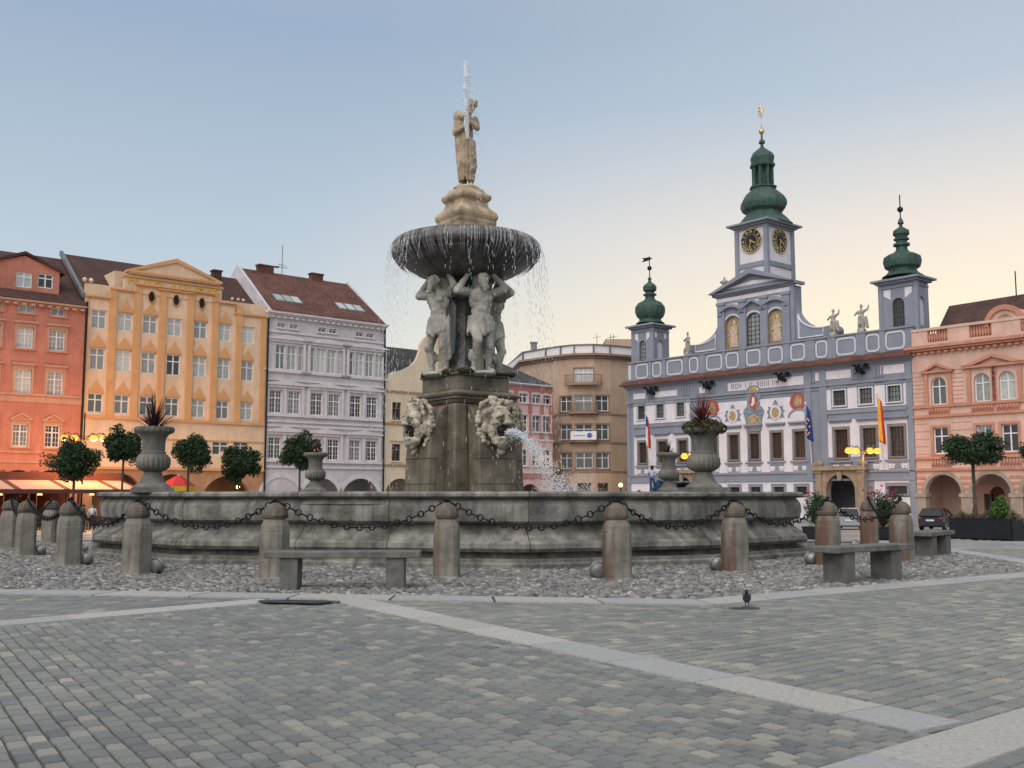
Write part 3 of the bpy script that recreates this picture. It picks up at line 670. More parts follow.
tag(pl.build('trailing_plant', LEAFG, None, loc=(p.x, p.y, z+.03)), 'green mossy plants spilling over the lip of the large right urn', 'plant')
r, p, z = urn(315, YF, .98, 'smaller looking stone urn on the far rim in front of the grey lilac house', .1)
pl = MB(); spikes(pl, (0, 0, 0), 60, .3, .5, .02, 6, .5); 
tag(pl.build('spiky_plant', LEAFR, None, loc=(p.x, p.y, z)), 'small red spiky plant in the urn before the grey lilac house', 'plant')
r, p, z = urn(669, YF, .98, 'stone urn on the far rim, just left of the large overgrown urn', .1)
pl = MB(); spikes(pl, (0, 0, 0), 60, .3, .55, .02, 7, .5); 
tag(pl.build('spiky_plant', LEAFD, None, loc=(p.x, p.y, z)), 'dark spiky plant in the farther of the two urns before the blue town hall', 'plant')

# ---------------------------------------------------------------- bollards, chains, floodlights
bp_px = [(48,545.5),(6,551),(22,558),(65,568),(133,577),(272,581),(446,580),(618,582),(737,574),(831,568),(905,563.5),(872,553)]
BPOS = []
def bollard_mesh(seed):
    rnd = random.Random(seed); mb = MB(); w = .185; c = .06
    def ring(w, c, z): return [(-w+c,-w,z),(w-c,-w,z),(w,-w+c,z),(w,w-c,z),(w-c,w,z),(-w+c,w,z),(-w,w-c,z),(-w,-w+c,z)]
    st = [(.195,.05,0),(.195,.05,.03),(.186,.055,.05),(.182,.055,.70),(.176,.055,.71),(.18,.06,.72),(.176,.065,.80),(.15,.062,.875),(.132,.055,.885),(.132,.055,.895),(.158,.07,.91),(.168,.078,.95),(.162,.076,1.01),(.14,.066,1.065),(.10,.048,1.105),(.05,.022,1.13),(.03,.012,1.14)]
    vs = []; fs = []
    for w_, c_, z in st: vs += [(x+rnd.uniform(-.004, .004), y+rnd.uniform(-.004, .004), z) for x, y, z in ring(w_, c_, z)]
    for i in range(len(st)-1):
        for k in range(8): fs.append((i*8+k, i*8+(k+1) % 8, (i+1)*8+(k+1) % 8, (i+1)*8+k))
    fs.append(tuple((len(st)-1)*8+k for k in range(8)))
    return mb.add(vs, fs)
def bollard_mat():
    m = mat('bollard stone', (.27,.25,.21), .85, .3, 3, .35, 45, streak=.6, dirt=(.07,.065,.055)); nt = m.node_tree; L = nt.links.new
    N = lambda t, **k: mk(nt, t, **k); b = nt.nodes['Principled BSDF']; src = b.inputs['Base Color'].links[0].from_socket
    tc = N('ShaderNodeTexCoord'); oi = N('ShaderNodeObjectInfo'); ad = N('ShaderNodeVectorMath', operation='ADD'); mp = N('ShaderNodeMapping'); mp.inputs['Scale'].default_value = (4, 4, .5)
    L(tc.outputs['Object'], mp.inputs[0]); L(mp.outputs[0], ad.inputs[0]); L(oi.outputs['Random'], mp.inputs['Location'])
    n = N('ShaderNodeTexNoise', i_Scale=1.0, i_Detail=4.0); L(mp.outputs[0], n.inputs['Vector']); sx = N('ShaderNodeSeparateXYZ'); L(tc.outputs['Object'], sx.inputs[0])
    a = N('ShaderNodeMath', operation='MULTIPLY_ADD'); a.inputs[1].default_value = -1.1; a.inputs[2].default_value = -.06; L(sx.outputs[0], a.inputs[0])
    s = N('ShaderNodeMath', operation='ADD'); L(a.outputs[0], s.inputs[0]); L(n.outputs['Fac'], s.inputs[1])
    r = ramp(nt, [(.53, (0,0,0)), (.66, (.75,.75,.75))]); L(s.outputs[0], r.inputs[0])
    L(mixc(nt, src, (.115,.05,.03,1), r.outputs[0]), b.inputs['Base Color']); return m
BM = bollard_mat(); HM = mat('bollard cap stone', (.16,.13,.105), .85, .4, 5, .3, 40, streak=.5, dirt=(.05,.03,.022))
names = ['far left bollard standing behind the others near the cafe awnings', 'bollard cut by the left edge of the photo', 'second grey bollard from the left edge', 'rust streaked octagonal bollard left of the fountain basin', 'grey bollard before the left end of the basin with a rusty right side',
         'bollard directly behind the left end of the long bench', 'grey bollard straight in front of the fountain pier', 'bollard in front of the basin below the water jet', 'rusty sided bollard before the large overgrown urn', 'bollard behind the left end of the right bench', 'rusty bollard behind the right end of the right bench', 'slim looking farther bollard between the two rusty ones at the right']
bmesh_cache = []
for k in range(4):
    q = bollard_mesh(k); q.m = [1 if min(q.v[i][2] for i in f_) > .9 else 0 for f_ in q.f]; bmesh_cache.append(q.mesh('bollard', [BM, HM]))
for i, (px, py) in enumerate(bp_px):
    g_ = ground(px, py-1.5); g_.y += .12
    an = atan2(g_.x-FX, FY-g_.y); BPOS.append(g_)
    r = empty('stone_bollard', (g_.x, g_.y, g_.z-.01), an*1.0+random.uniform(-.15, .15), names[i], 'bollard', 'stone bollards round the fountain')
    o = place('post', bmesh_cache[i % 4], r, (0, 0, 0)); bevel(o, .012, 2)
    rg = MB(); rg.tube([(.035*cos(t), 0, 1.175+.035*sin(t)) for t in [2*pi*k/12 for k in range(12)]], .011, 6, close=True); rg.tube([(0, 0, 1.12), (0, 0, 1.16)], .02, 8); rg.tube([(-.06,0,1.165),(.06,0,1.165)], .014, 6)
    rg.build('iron_ring', M['iron'], r)
def chain(a, b, sag, label):
    mb = MB(); a = Vector(a)+Vector((0, 0, 1.175)); b = Vector(b)+Vector((0, 0, 1.175)); n = 40; pts = []
    for i in range(n+1): t = i/n; p = a.lerp(b, t); p.z -= sag*4*t*(1-t); pts.append(p)
    ln = [0]
    for i in range(n): ln.append(ln[-1]+(pts[i+1]-pts[i]).length)
    def P(s):
        for i in range(n):
            if ln[i+1] >= s: return pts[i].lerp(pts[i+1], (s-ln[i])/(ln[i+1]-ln[i])), (pts[i+1]-pts[i]).normalized()
        return pts[-1], (pts[-1]-pts[-2]).normalized()
    s = .04; k = 0
    while s < ln[-1]-.04:
        big = k % 2; L_ = .055 if big else .085
        c, t = P(s+L_*.8); h = t.cross(Vector((0, 0, 1))).normalized(); v = h.cross(t)
        if big: u1, u2, ra, rb = t, v, .048, .044; 
        else: u1, u2, ra, rb = t, h, .072, .026
        mb.tube([c+u1*ra*cos(q)+u2*rb*sin(q) for q in [2*pi*j/10 for j in range(10)]], .0115, 5, close=True)
        s += .075 if big else .115; k += 1
    return tag(mb.build('iron_chain', M['iron'], None, True), label, 'chain', 'chains hung between the stone bollards')
cl = ['chain behind the leftmost bollards nearest the cafe', 'short chain seen end on at the left edge', 'chain from the second grey bollard to the rust streaked one', 'chain sagging between the rust streaked bollard and the grey one at the basin end', 'chain sagging in front of the basin below the left urn', 'long chain above the left bench', 'chain sagging just right of the middle bollard', 'chain sagging below the large overgrown urn', 'chain reaching the bollard at the right end of the basin', 'chain between the two bollards behind the right bench', 'farther chain between the slim and the rusty right bollards']
for i in range(11): chain(BPOS[i], BPOS[i+1], .42 if 2 < i < 9 else .38, cl[i])
FLM = mat('floodlight alloy', (.26,.26,.25), .4, .2, 10, 0, metal=.4); LENS = glass('floodlight lens', (.25,.27,.28))
fnames = {4: 'round floodlight at the foot of the grey bollard at the basin end', 3: 'round floodlight beside the rust streaked bollard', 2: 'small round floodlight behind the second grey bollard', 7: 'round floodlight at the foot of the bollard below the water jet', 8: 'round floodlight left of the rusty sided bollard', 9: 'round floodlight behind the left end of the right bench', 11: 'round floodlight near the slim looking bollard'}
for i, (dx_) in {4: 1, 3: 1, 2: 1, 7: -1, 8: -1, 9: -1, 11: -1}.items():
    b_ = BPOS[i]; rad = (Vector((FX, FY, 0))-Vector((b_.x, b_.y, 0))).normalized(); p = Vector((b_.x+dx_*.27, b_.y+.12, b_.z))
    r = empty('floodlight', p, atan2(rad.y, rad.x)-pi/2, fnames[i], 'floodlight', 'floodlights at the bollards')
    Q = Matrix.Translation((0, 0, .125)) @ Matrix.Rotation(radians(-78), 4, 'X')
    Q = Q @ Matrix.Scale(.74, 4)
    h = MB(); h.lathe([(.07,-.12),(.12,-.1),(.15,-.02),(.155,.08),(.15,.1),(.13,.1)], 20, M=Q); h.box(-.03,.03,-.05,.05,0,.08); autosmooth(h.build('housing', FLM, r))
    h = MB(); h.lathe([(.128,.1),(.1,.115),(0,.12)], 20, M=Q); h.build('lens', LENS, r, True)
    h = MB(); h.tube([(Q @ Vector((.165*cos(t), .165*sin(t), .03))) for t in [2*pi*k/24 for k in range(24)]], .014, 6, close=True); h.build('bracket_ring', FLM, r, True)

# ---------------------------------------------------------------- benches
def bench(loc, rz, L_, h, w, leg_t, leg_x, label):
    r = empty('stone_bench', loc, rz, label, 'bench')
    t = MB(); t.box(-L_/2, L_/2, -w/2, w/2, h-.085, h); bevel(t.build('seat', M['bench'], r), .012, 2)
    for s in (-1, 1):
        q = MB(); q.box(s*leg_x-leg_t/2, s*leg_x+leg_t/2, -w/2+.04, w/2-.04, 0, h-.085); bevel(q.build('leg', M['bench'], r), .012, 2)
    return r
c = ground(341, 590); bench((c.x, c.y+.19, c.z), radians(2), 2.06, .50, .46, .24, .70, 'long dark stone bench in front of the basin at the left')
a = ground(841, 585.5); b_ = ground(894, 579.5); c = (a+b_)/2
bench((c.x, c.y+.2, c.z), radians(36), 1.86, .52, .46, .24, .56, 'dark stone bench nearest the right side before the rusty bollards')
c = ground(936, 556); bench((c.x, c.y+.2, c.z), radians(52), 1.7, .50, .5, .3, .5, 'farther stone bench beside the long black planter')
# ---------------------------------------------------------------- pigeon
c = ground(747, 607)
m = MB(); m.ball((0, 0, .11), (.045, .085, .05), Matrix.Rotation(radians(28), 4, 'X')); m.limb((0, -.055, .14), (0, -.075, .185), .03, .02); m.ball((0, -.085, .2), .024)
m.limb((0, -.105, .198), (0, -.128, .192), .006, .003, 6); m.limb((0, .06, .09), (0, .15, .055), .03, .014); m.ball((.033, .02, .115), (.018, .085, .036), Matrix.Rotation(radians(22), 4, 'X')); m.ball((-.033, .02, .115), (.018, .085, .036), Matrix.Rotation(radians(22), 4, 'X'))
for s in (-1, 1): m.limb((s*.018, 0, .07), (s*.018, -.01, .005), .009, .006, 6)
PG = mat('pigeon plumage', (.035,.04,.05), .6, .4, 12, 0)
o = m.build('pigeon', PG, None, loc=(c.x, c.y, .005)); o.scale = (.95, .95, .88); o.rotation_euler = (0, 0, radians(-15)); remesh(o, .008, 0); tag(o, 'dark grey pigeon standing on the paving near the kerb', 'pigeon')
# ---------------------------------------------------------------- buildings
dA = 81.7-.9; dB = 86.5+.2
GZ = -1.3                                             # ground level at the house fronts
class Fac:
    """front of one house: measures the photograph on its plane; local x runs left to right, y into the house, z up"""
    def __init__(s, kind, px_left, py, off=0):
        s.n = E1 if kind == 'A' else E2; s.d = (dA if kind == 'A' else dB)+off; s.ex = -E2 if kind == 'A' else E1
        s.rz = atan2(s.ex.y, s.ex.x); s.o = Vector((0, 0, 0)); p = s.hit(px_left, py); s.s0 = p.dot(s.ex); s.o = s.n*s.d+s.ex*s.s0; s.o.z = GZ
    def hit(s, px, py, off=0):
        r = ray(px, py); t = (s.d+off)/r.dot(s.n); return r*t+Vector((0, 0, CAMZ))
    def m(s, px, py, off=0):
        p = s.hit(px, py, off); return p.dot(s.ex)-s.s0, p.z-GZ
    def x(s, px, py=400, off=0): return s.m(px, py, off)[0]
    def z(s, px, py, off=0): return s.m(px, py, off)[1]
    def W(s, x, y, z): return s.o+s.ex*x+s.n*y+Vector((0, 0, z))
def wall(mb, x0, x1, z0, z1, ops, depth=.22, y=0, mi=0, rmi=None):
    rmi = mi if rmi is None else rmi
    ops = [o if len(o) > 4 else (*o, 0) for o in ops]
    ops = [o for o in ops if o[0] > x0 and o[1] < x1]
    xs = sorted({round(v, 4) for v in [x0, x1]+[o[0] for o in ops]+[o[1] for o in ops]}); zs = sorted({round(v, 4) for v in [z0, z1]+[max(z0, o[2]) for o in ops]+[o[3] for o in ops]})
    for a, b in zip(xs, xs[1:]):
        for c, d in zip(zs, zs[1:]):
            mx, mz = (a+b)/2, (c+d)/2
            if any(o[0] < mx < o[1] and o[2] < mz < o[3] for o in ops): continue
            mb.quad((a, y, c), (b, y, c), (b, y, d), (a, y, d), mi)
    for xa, xb, za, zb, arch in ops:
        za = max(za, z0); D = y+depth
        if not arch:
            mb.quad((xa, y, zb), (xb, y, zb), (xb, D, zb), (xa, D, zb), rmi)
            sp = zb
        else:
            r = (xb-xa)/2; rz = arch if arch > 1e-3 and arch != 1 else r; cx = (xa+xb)/2; sp = zb-rz; n = 14
            P = [(cx-r*cos(pi*k/n), sp+rz*sin(pi*k/n)) for k in range(n+1)]
            for (ax, az), (bx, bz) in zip(P, P[1:]):
                mb.quad((ax, y, az), (bx, y, bz), (bx, y, zb), (ax, y, zb), mi); mb.quad((ax, y, az), (bx, y, bz), (bx, D, bz), (ax, D, az), rmi)
        mb.quad((xa, y, za), (xa, D, za), (xa, D, sp), (xa, y, sp), rmi); mb.quad((xb, y, za), (xb, y, sp), (xb, D, sp), (xb, D, za), rmi)
        if za > z0+.01: mb.quad((xa, y, za), (xb, y, za), (xb, D, za), (xa, D, za), rmi)
def shell(mb, x0, x1, z1, D, mi=0, z0=0):
    mb.quad((x0, 0, z0), (x0, D, z0), (x0, D, z1), (x0, 0, z1), mi); mb.quad((x1, 0, z0), (x1, D, z0), (x1, D, z1), (x1, 0, z1), mi); mb.quad((x0, D, z0), (x1, D, z0), (x1, D, z1), (x0, D, z1), mi)
M['mouthd'] = mat('dark opening', (.02,.017,.015), .9, .2, 4, 0); WC = {}; WR = random.Random(17)
def window(parent, cx, z0, w_, h, style='t', fm='white', gm='glass', depth=.14, arch=0, sur=None, surm='trim', ped=None, y=0):
    """frame with mullion and transom; pane behind it; optional moulded surround, each a mesh of its own"""
    if gm == 'curtain' and WR.random() < .22: gm = WR.choice(('glass', 'glassd'))
    elif gm == 'glass' and WR.random() < .3: gm = WR.choice(('curtain', 'glassd'))
    elif gm == 'glassd' and WR.random() < .2: gm = 'glass'
    key = (round(w_, 2), round(h, 2), style, fm, gm, arch, sur, surm, ped)
    if key not in WC:
        w2 = round(w_, 2); hh = round(h, 2); f = MB(); t = .085 if style != 'g' else .06; sp = hh-(w2/2 if arch else 0)
        f.box(-w2/2, -w2/2+t, 0, .08, 0, sp); f.box(w2/2-t, w2/2, 0, .08, 0, sp); f.box(-w2/2, w2/2, 0, .08, 0, t)
        if arch:
            n = 12; r = w2/2
            for k in range(n):
                a, b = pi*k/n, pi*(k+1)/n; q = [(r*cos(a), sp+r*sin(a)), ((r-t)*cos(a), sp+(r-t)*sin(a)), ((r-t)*cos(b), sp+(r-t)*sin(b)), (r*cos(b), sp+r*sin(b))]; f.prism(q, 0, .08)
        else: f.box(-w2/2, w2/2, 0, .08, hh-t, hh)
        if style in 'tc': f.box(-.05, .05, -.012, .07, 0, hh-.01); f.box(-w2/2, w2/2, -.01, .075, hh*.64, hh*.64+.09)
        if style == 't':
            for xx in (-w2/4, w2/4): f.box(xx-.014, xx+.014, .01, .06, 0, hh-.03 if not arch else sp)
            for zz in (.22, .43): f.box(-w2/2, w2/2, .01, .06, hh*zz, hh*zz+.025)
            f.box(-w2/2, w2/2, .01, .06, hh*.83, hh*.83+.025)
        if style == 'g':
            for k in range(1, 4): f.box(-w2/2+w2*k/4-.022, -w2/2+w2*k/4+.022, .0, .06, 0, hh-.02 if not arch else hh-.08-abs(k-2)*.1)
            nz = max(2, int(round(hh/.42)))
            for k in range(1, nz): f.box(-w2/2, w2/2, .0, .06, hh*k/nz-.02, hh*k/nz+.02)
        p = MB()
        if arch:
            P = [(-w2/2, 0), (w2/2, 0)]+[(w2/2*cos(pi*k/12), sp+w2/2*sin(pi*k/12)) for k in range(13)]; p.add([(x, .05, z) for x, z in P], [tuple(range(len(P)))])
        else: p.quad((-w2/2, .05, 0), (w2/2, .05, 0), (w2/2, .05, hh), (-w2/2, .05, hh))
        s_ = None
        if sur or ped:
            s_ = MB(); b = sur or .14; o = -depth
            if sur:
                if arch:
                    n = 12; r = w2/2
                    for k in range(n):
                        a, c = pi*k/n, pi*(k+1)/n; s_.prism([(r*cos(a), sp+r*sin(a)), ((r+b)*cos(a), sp+(r+b)*sin(a)), ((r+b)*cos(c), sp+(r+b)*sin(c)), (r*cos(c), sp+r*sin(c))], o-.06, o+.003)
                    s_.box(-w2/2-b, -w2/2, o-.06, o+.003, 0, sp); s_.box(w2/2, w2/2+b, o-.06, o+.003, 0, sp)
                else:
                    s_.box(-w2/2-b, -w2/2, o-.06, o+.003, 0, hh); s_.box(w2/2, w2/2+b, o-.06, o+.003, 0, hh); s_.box(-w2/2-b, w2/2+b, o-.062, o+.003, hh, hh+b)
                s_.box(-w2/2-b-.04, w2/2+b+.04, o-.14, o+.003, -.13, 0)
            t_ = hh+b
            if ped == 'flat': s_.box(-w2/2-b, w2/2+b, o-.05, o+.003, t_, t_+.16); s_.box(-w2/2-b-.12, w2/2+b+.12, o-.2, o+.003, t_+.16, t_+.3)
            if ped == 'tri':
                ww = w2/2+b+.14; s_.box(-ww+.1, ww-.1, o-.05, o+.003, t_, t_+.14); s_.box(-ww, ww, o-.2, o+.003, t_+.14, t_+.23)
                s_.prism([(-ww, t_+.23), (0, t_+.72), (ww, t_+.23), (ww-.3, t_+.23), (0, t_+.58), (-ww+.3, t_+.23)], o-.22, o+.003); s_.prism([(-ww+.25, t_+.23), (0, t_+.6), (ww-.25, t_+.23)], o-.06, o+.002)
            if ped == 'lance':
                q = [(-w2/2-.02, t_-b+.06), (-w2/2+.02, t_-b+.3), (-w2/4, t_-b+.62), (0, t_-b+1.12), (w2/4, t_-b+.62), (w2/2-.02, t_-b+.3), (w2/2+.02, t_-b+.06)]; s_.prism(q, o-.07, o+.003)
        WC[key] = (f.mesh('window', M[fm]), p.mesh('pane', M[gm]), s_.mesh('surround', M[surm]) if s_ and s_.v else None)
    a, b, c = WC[key]
    wd = place('window', a, parent, (cx, y+depth, z0)); place('pane', b, wd, (0, 0, 0))
    if c: place('surround', c, wd, (0, 0, 0))
    return wd
M['glass'] = glass('window glass', (.23,.26,.26)); M['glassd'] = glass('dark window glass', (.05,.05,.055), metal=.2); M['curtain'] = glass('curtained glass', (.50,.53,.50), rough=.2, metal=.15, scale=2.5)
M['glassb'] = glass('brown window glass', (.10,.075,.06), metal=.2)
M['brownframe'] = mat('brown frame', (.17,.115,.08), .6, .1, 5, 0); M['darkframe'] = mat('dark frame', (.06,.055,.055), .6, .1, 5, 0)
M['tileb'] = rooftile('brown roof tiles', (.085,.035,.025)); M['tiler'] = rooftile('red roof tiles', (.15,.055,.038)); M['tiled'] = rooftile('slate roof', (.07,.07,.075))
M['zinc'] = mat('zinc sheet', (.20,.20,.20), .5, .2, 2, 0, metal=.4)
def cornice(mb, x0, x1, z, y=0, steps=((.1,.12),(.22,.12),(.38,.14)), dent=None, mi=0):
    zz = z
    for out, h in steps: mb.box(x0-out*.5, x1+out*.5, y-out, y+.01, zz, zz+h, mi); zz += h
    if dent:
        n = int((x1-x0)/dent); s = (x1-x0)/n
        for k in range(n): mb.box(x0+s*(k+.25), x0+s*(k+.75), y-.34, y-.09, z-.05, z+.12, mi)
    return zz
def roofm(mb, x0, x1, z0, z1, D0, D1, e=.35, mi=0, hipl=0, hipr=0):
    """pitched roof with its ridge along x at depth D0, back eave at D1"""
    v = [(x0-.05, -e, z0), (x1+.05, -e, z0), (x1-hipr, D0, z1), (x0+hipl, D0, z1), (x1+.05, D1, z0), (x0-.05, D1, z0)]
    mb.add(v+[(a, b, c-.15) for a, b, c in v], [(0,1,2,3),(2,4,5,3),(6,9,8,7),(0,6,7,1),(0,3,5,11,6) if not hipl else (0,3,5),(1,7,10,4,2) if not hipr else (1,4,2)], mi)
def chimney(parent, x, y, z, w_, h, m='tiler'):
    c = MB(); c.box(x-w_/2, x+w_/2, y-.35, y+.35, z-.6, z+h); c.box(x-w_/2-.08, x+w_/2+.08, y-.43, y+.43, z+h, z+h+.14); return c.build('chimney', M[m], parent)

# ---- red house, far left ------------------------------------------------
M['redw'] = mat('red plaster', (.54,.215,.15), .9, .2, .5, .1, 30, streak=.42, dirt=(.25,.09,.06)); M['redt'] = mat('red house trim', (.52,.29,.20), .85, .12, 1, .1, 30, streak=.3, dirt=(.2,.1,.07))
f = Fac('B', -62, 440); xr = f.x(81.5, 400); W_ = xr
h = empty('town_house', f.o, f.rz, 'red plastered house with a brown roof and a triangular gable, at the left edge', 'house')
ez = f.z(84, 303)-.25; ops = []; cols = [f.x(57.5, 328), f.x(25.5, 328)]; dx = cols[0]-cols[1]
cols = [cols[0]-k*dx for k in range(5)]
rows = [(f.z(57.5, 316), f.z(57.5, 305.5), 1.05, 'c', 'flatno'), (f.z(57.5, 351), f.z(57.5, 330), 1.25, 't', 'flat'), (f.z(52, 395.5), f.z(52, 371), 1.25, 't', 'flat'), (f.z(51, 447.5), f.z(51, 425), 1.15, 't', 'tri')]
for c in cols:
    for za, zb, w_, st, pd in rows: ops.append((c-w_/2, c+w_/2, za, zb))
zs1 = f.z(50, 452); zs2 = f.z(50, 461.5)
arch_z = f.z(43, 470.3); g_ops = [(c-1.5, c+1.5, 0, arch_z, 1) for c in cols]
mb = MB(); wall(mb, 0, W_, 0, ez, ops+g_ops, .2); shell(mb, 0, W_, ez, 14); mb.build('wall', M['redw'], h)
for c in cols:
    for za, zb, w_, st, pd in rows:
        window(h, c, za, w_, zb-za, st, gm='curtain' if pd != 'tri' else 'glassd', sur=.16, surm='redt', ped=pd if pd in ('flat', 'tri') else None)
t = MB(); cornice(t, 0, W_, ez-.45, dent=.62); t.build('cornice', M['redt'], h)
for q in ((-.02, W_+.02, -.12, .01, f.z(50, 397), f.z(50, 394.6)), (-.02, W_+.02, -.05, .01, f.z(50, 403.4), f.z(50, 397)-.02), (0, W_, -.12, .01, zs1-.12, zs1), (0, W_, -.10, .01, zs2-.14, zs2)): t = MB(); t.box(*q); t.build('string_course', M['redt'], h)
rf = MB(); zr = ez+5.2; roofm(rf, -.2, W_, ez, zr, 7, 14); r_ = rf.build('roof', M['tileb'], h)
gx = [f.x(p, 270, .9) for p in (-12, 60)]; gc = f.x(25, 255, .9); gb = ez-.1; gt = f.z(60, 272, .9)
g_ = MB(); wo = [(f.x(p, 280, .9), f.z(p, 287.5+(p-22)*.03, .9), f.z(p, 272+(p-22)*.08, .9)) for p in (-6, 24, 45.5)]
wall(g_, gx[0], gx[1], gb, gt, [(c-.6, c+.6, max(a, gb+.2), b) for c, a, b in wo], .15, y=.9); g_.prism([(gx[0], gt), (gc, f.z(25, 255.5, .9)), (gx[1], gt)], .9, 1.4); g_.box(gx[0], gx[1], 1.05, 5, gb, gt)
d_ = g_.build('gable', M['redw'], h)
for c, a, b in wo: window(d_, c, max(a, gb+.2), 1.2, b-max(a, gb+.2), 'c', gm='curtain', y=.9-.04, depth=.12)
g_ = MB(); gp = f.z(25, 252.6, .9); ww = gx[1]-gc; g_.prism([(gc-ww-.4, gt), (gc, gp+.1), (gc+ww+.4, gt), (gc+ww+.4, gt-.22), (gc, gp-.15), (gc-ww-.4, gt-.22)], 0.7, 6.2); g_.build('gable_roof', M['tileb'], d_)

# ---- yellow hotel ----------------------------------------------------------
M['yelw'] = mat('cream yellow plaster', (.75,.545,.375), .9, .17, .5, .08, 30, streak=.4, dirt=(.46,.30,.17)); M['yelt'] = mat('orange plaster', (.63,.345,.155), .9, .12, .8, .08, 30, streak=.25, dirt=(.36,.2,.1)); M['yelb'] = mat('rusticated hotel base', (.42,.24,.14), .9, .2, .8, .15, 20, streak=.3, dirt=(.2,.12,.08))
f = Fac('B', 82, 400); xr = f.x(265.6, 400); W_ = xr
h = empty('hotel', f.o, f.rz, 'yellow hotel with orange pilasters, stepped gable and gold lettering', 'hotel')
colp = [98.9, 125.3, 150.4, 175, 200.9, 225, 248.7]; cols = [f.x(p, 321) for p in colp]
R1 = (f.z(98.9, 328.5), f.z(98.9, 309.8)); R2 = (f.z(96, 369.5), f.z(96, 347.5)); R3 = (f.z(94.5, 412.5), f.z(94.5, 393))
w1 = 1.24; ops = []
for c in cols:
    for za, zb in (R1, R2, R3): ops.append((c-w1/2, c+w1/2, za, zb))
zc = f.z(90, 415.2); zl = f.z(160, 468.8); zt0 = f.z(98, 297.5)          # string course, ledge, outer bay top
aw = [(f.x(172, 490), 2.1, f.z(172, 474)), (f.x(227, 490), 2.35, f.z(227, 476)), (f.x(118, 490), 2.1, f.z(118, 473))]
mez = [(f.x(c, 446), f.z(c, 455), f.z(c, 441.5)) for c in (220.5, 241)]
mb = MB(); W0 = W_
wall(mb, 0, W_, zl, zt0, ops+[(c-.75, c+.75, a, b) for c, a, b in mez], .2); shell(mb, 0, W_, zt0, 13)
for k, c in enumerate(cols):
    pass
mb.build('wall', M['yelw'], h)
mb = MB(); wall(mb, 0, W_, 0, zl, [(c-r, c+r, 0, zz, 1) for c, r, zz in aw], .6, y=-.03); mb.box(0, W_, 4, 4.2, 0, zl); mb.build('arcade_wall', M['yelb'], h)
# stepped top
xc = cols[3]; s1 = f.x(111, 300); s2 = f.x(136, 290); e1_ = 2*xc-s1; e2_ = 2*xc-s2
z1 = f.z(125, 291.5); z2 = f.z(150, 287.5); z3 = f.z(135, 273.5); zb0 = f.z(98, 283.5); zap = f.z(175, 259.3); zpb = f.z(131, 273.2)
top = MB()
ov = [(cols[k], f.z(colp[k], [0,0,302.5,306,309,0,0][k]), f.z(colp[k], [0,0,291.5,295,298,0,0][k])) for k in (2, 3, 4)]
top.box(0, W_, 0, .5, zt0, zt0+.001) if False else None
top.box(0, W_, .35, .7, zt0, zb0)                                        # attic behind the outer bays
top.box(s1, e1_, 0, .34, zt0, z1)
xs_l = f.x(126, 280); top.box(xs_l, 2*xc-xs_l, .34, .72, zb0, z3)
top.box(s2, e2_, -.08, .34, z1, z2) 
pw_ = xc-f.x(130, 273); top.prism([(xc-pw_+.3, z3+.35), (xc, zap), (xc+pw_-.3, z3+.35)], .1, .7)
top.box(xc-pw_, xc+pw_, .05, .72, z3, z3+.35)
top.build('stepped_gable', M['yelw'], h)
tr = MB()
for k in range(8):
    px = [83.5, 111.5, 136, 161.5, 189.5, 214.5, 238.5, 263][k]; x = f.x(px, 340); w_ = .26 if k in (0, 7) else .30
    ztop = [zt0, z1, z2, f.z(163, 291), f.z(163, 291), z2, z1, zt0][k]
    tr.box(max(0.01, x-w_), min(W_-.01, x+w_), -.16 if 0 < k < 7 else -.1, .002, zc, ztop-.02)
cornice(tr, 0, s1, zt0-.1, steps=((.12,.1),(.22,.12))); cornice(tr, e1_, W_, zt0-.1, steps=((.12,.1),(.22,.12)))
cornice(tr, s1, s2, z1-.05, steps=((.14,.1),(.24,.12))); cornice(tr, e2_, e1_, z1-.05, steps=((.14,.1),(.24,.12)))
cornice(tr, s2, e2_, z2-.05, y=-.08, steps=((.14,.12),(.28,.14)))
xi = f.x(163, 291); xj = 2*xc-xi; cornice(tr, xi-.35, xj+.35, f.z(163, 291)-.05, y=0, steps=((.2,.1),(.3,.12)))
tr.box(xs_l-.1, 2*xc-xs_l+.1, .2, .78, z3-.3, z3-.1)
tr.prism([(xc-pw_-.2, z3+.3), (xc, zap+.1), (xc+pw_+.2, z3+.3), (xc+pw_-.5, z3+.3), (xc, zap-.25), (xc-pw_+.5, z3+.3)], -.05, .8)
tr.box(xc-pw_-.2, xc+pw_+.2, -.05, .8, z3+.12, z3+.3)
tr.box(0, W_, -.14, .01, zc-.22, zc); tr.box(0, W_, -.2, .01, zl-.1, zl+.12); tr.box(0, W_, -.08, .01, f.z(90, 437), f.z(90, 435.6))
tr.build('trim', M['yelt'], h)
for i, c in enumerate(cols):
    for j_, (za, zb) in enumerate((R1, R2, R3)):
        nolance = j_ == 0 and i in (0, 3, 6)
        window(h, c, za, w1, zb-za, 'c', gm='curtain' if j_ < 2 else 'glass', sur=None, surm='yelt', ped=None if nolance else 'lance')
for c, a, b in mez: window(h, c, a, 1.5, b-a, 'c', gm='glassd')
for c, a, b in ov:
    o_ = MB(); n = 20; cz = (a+b)/2; hz_ = (b-a)/2
    o_.add([(c+.27*cos(2*pi*k/n), -.10, cz+hz_*sin(2*pi*k/n)) for k in range(n)], [tuple(range(n))]); o_.build('oval_window', M['mouthd'], h)
    o_ = MB(); o_.tube([(c+.30*cos(2*pi*k/n), -.11, cz+(hz_+.03)*sin(2*pi*k/n)) for k in range(n)], .05, 6, close=True); o_.build('oval_surround', M['yelt'], h, True)
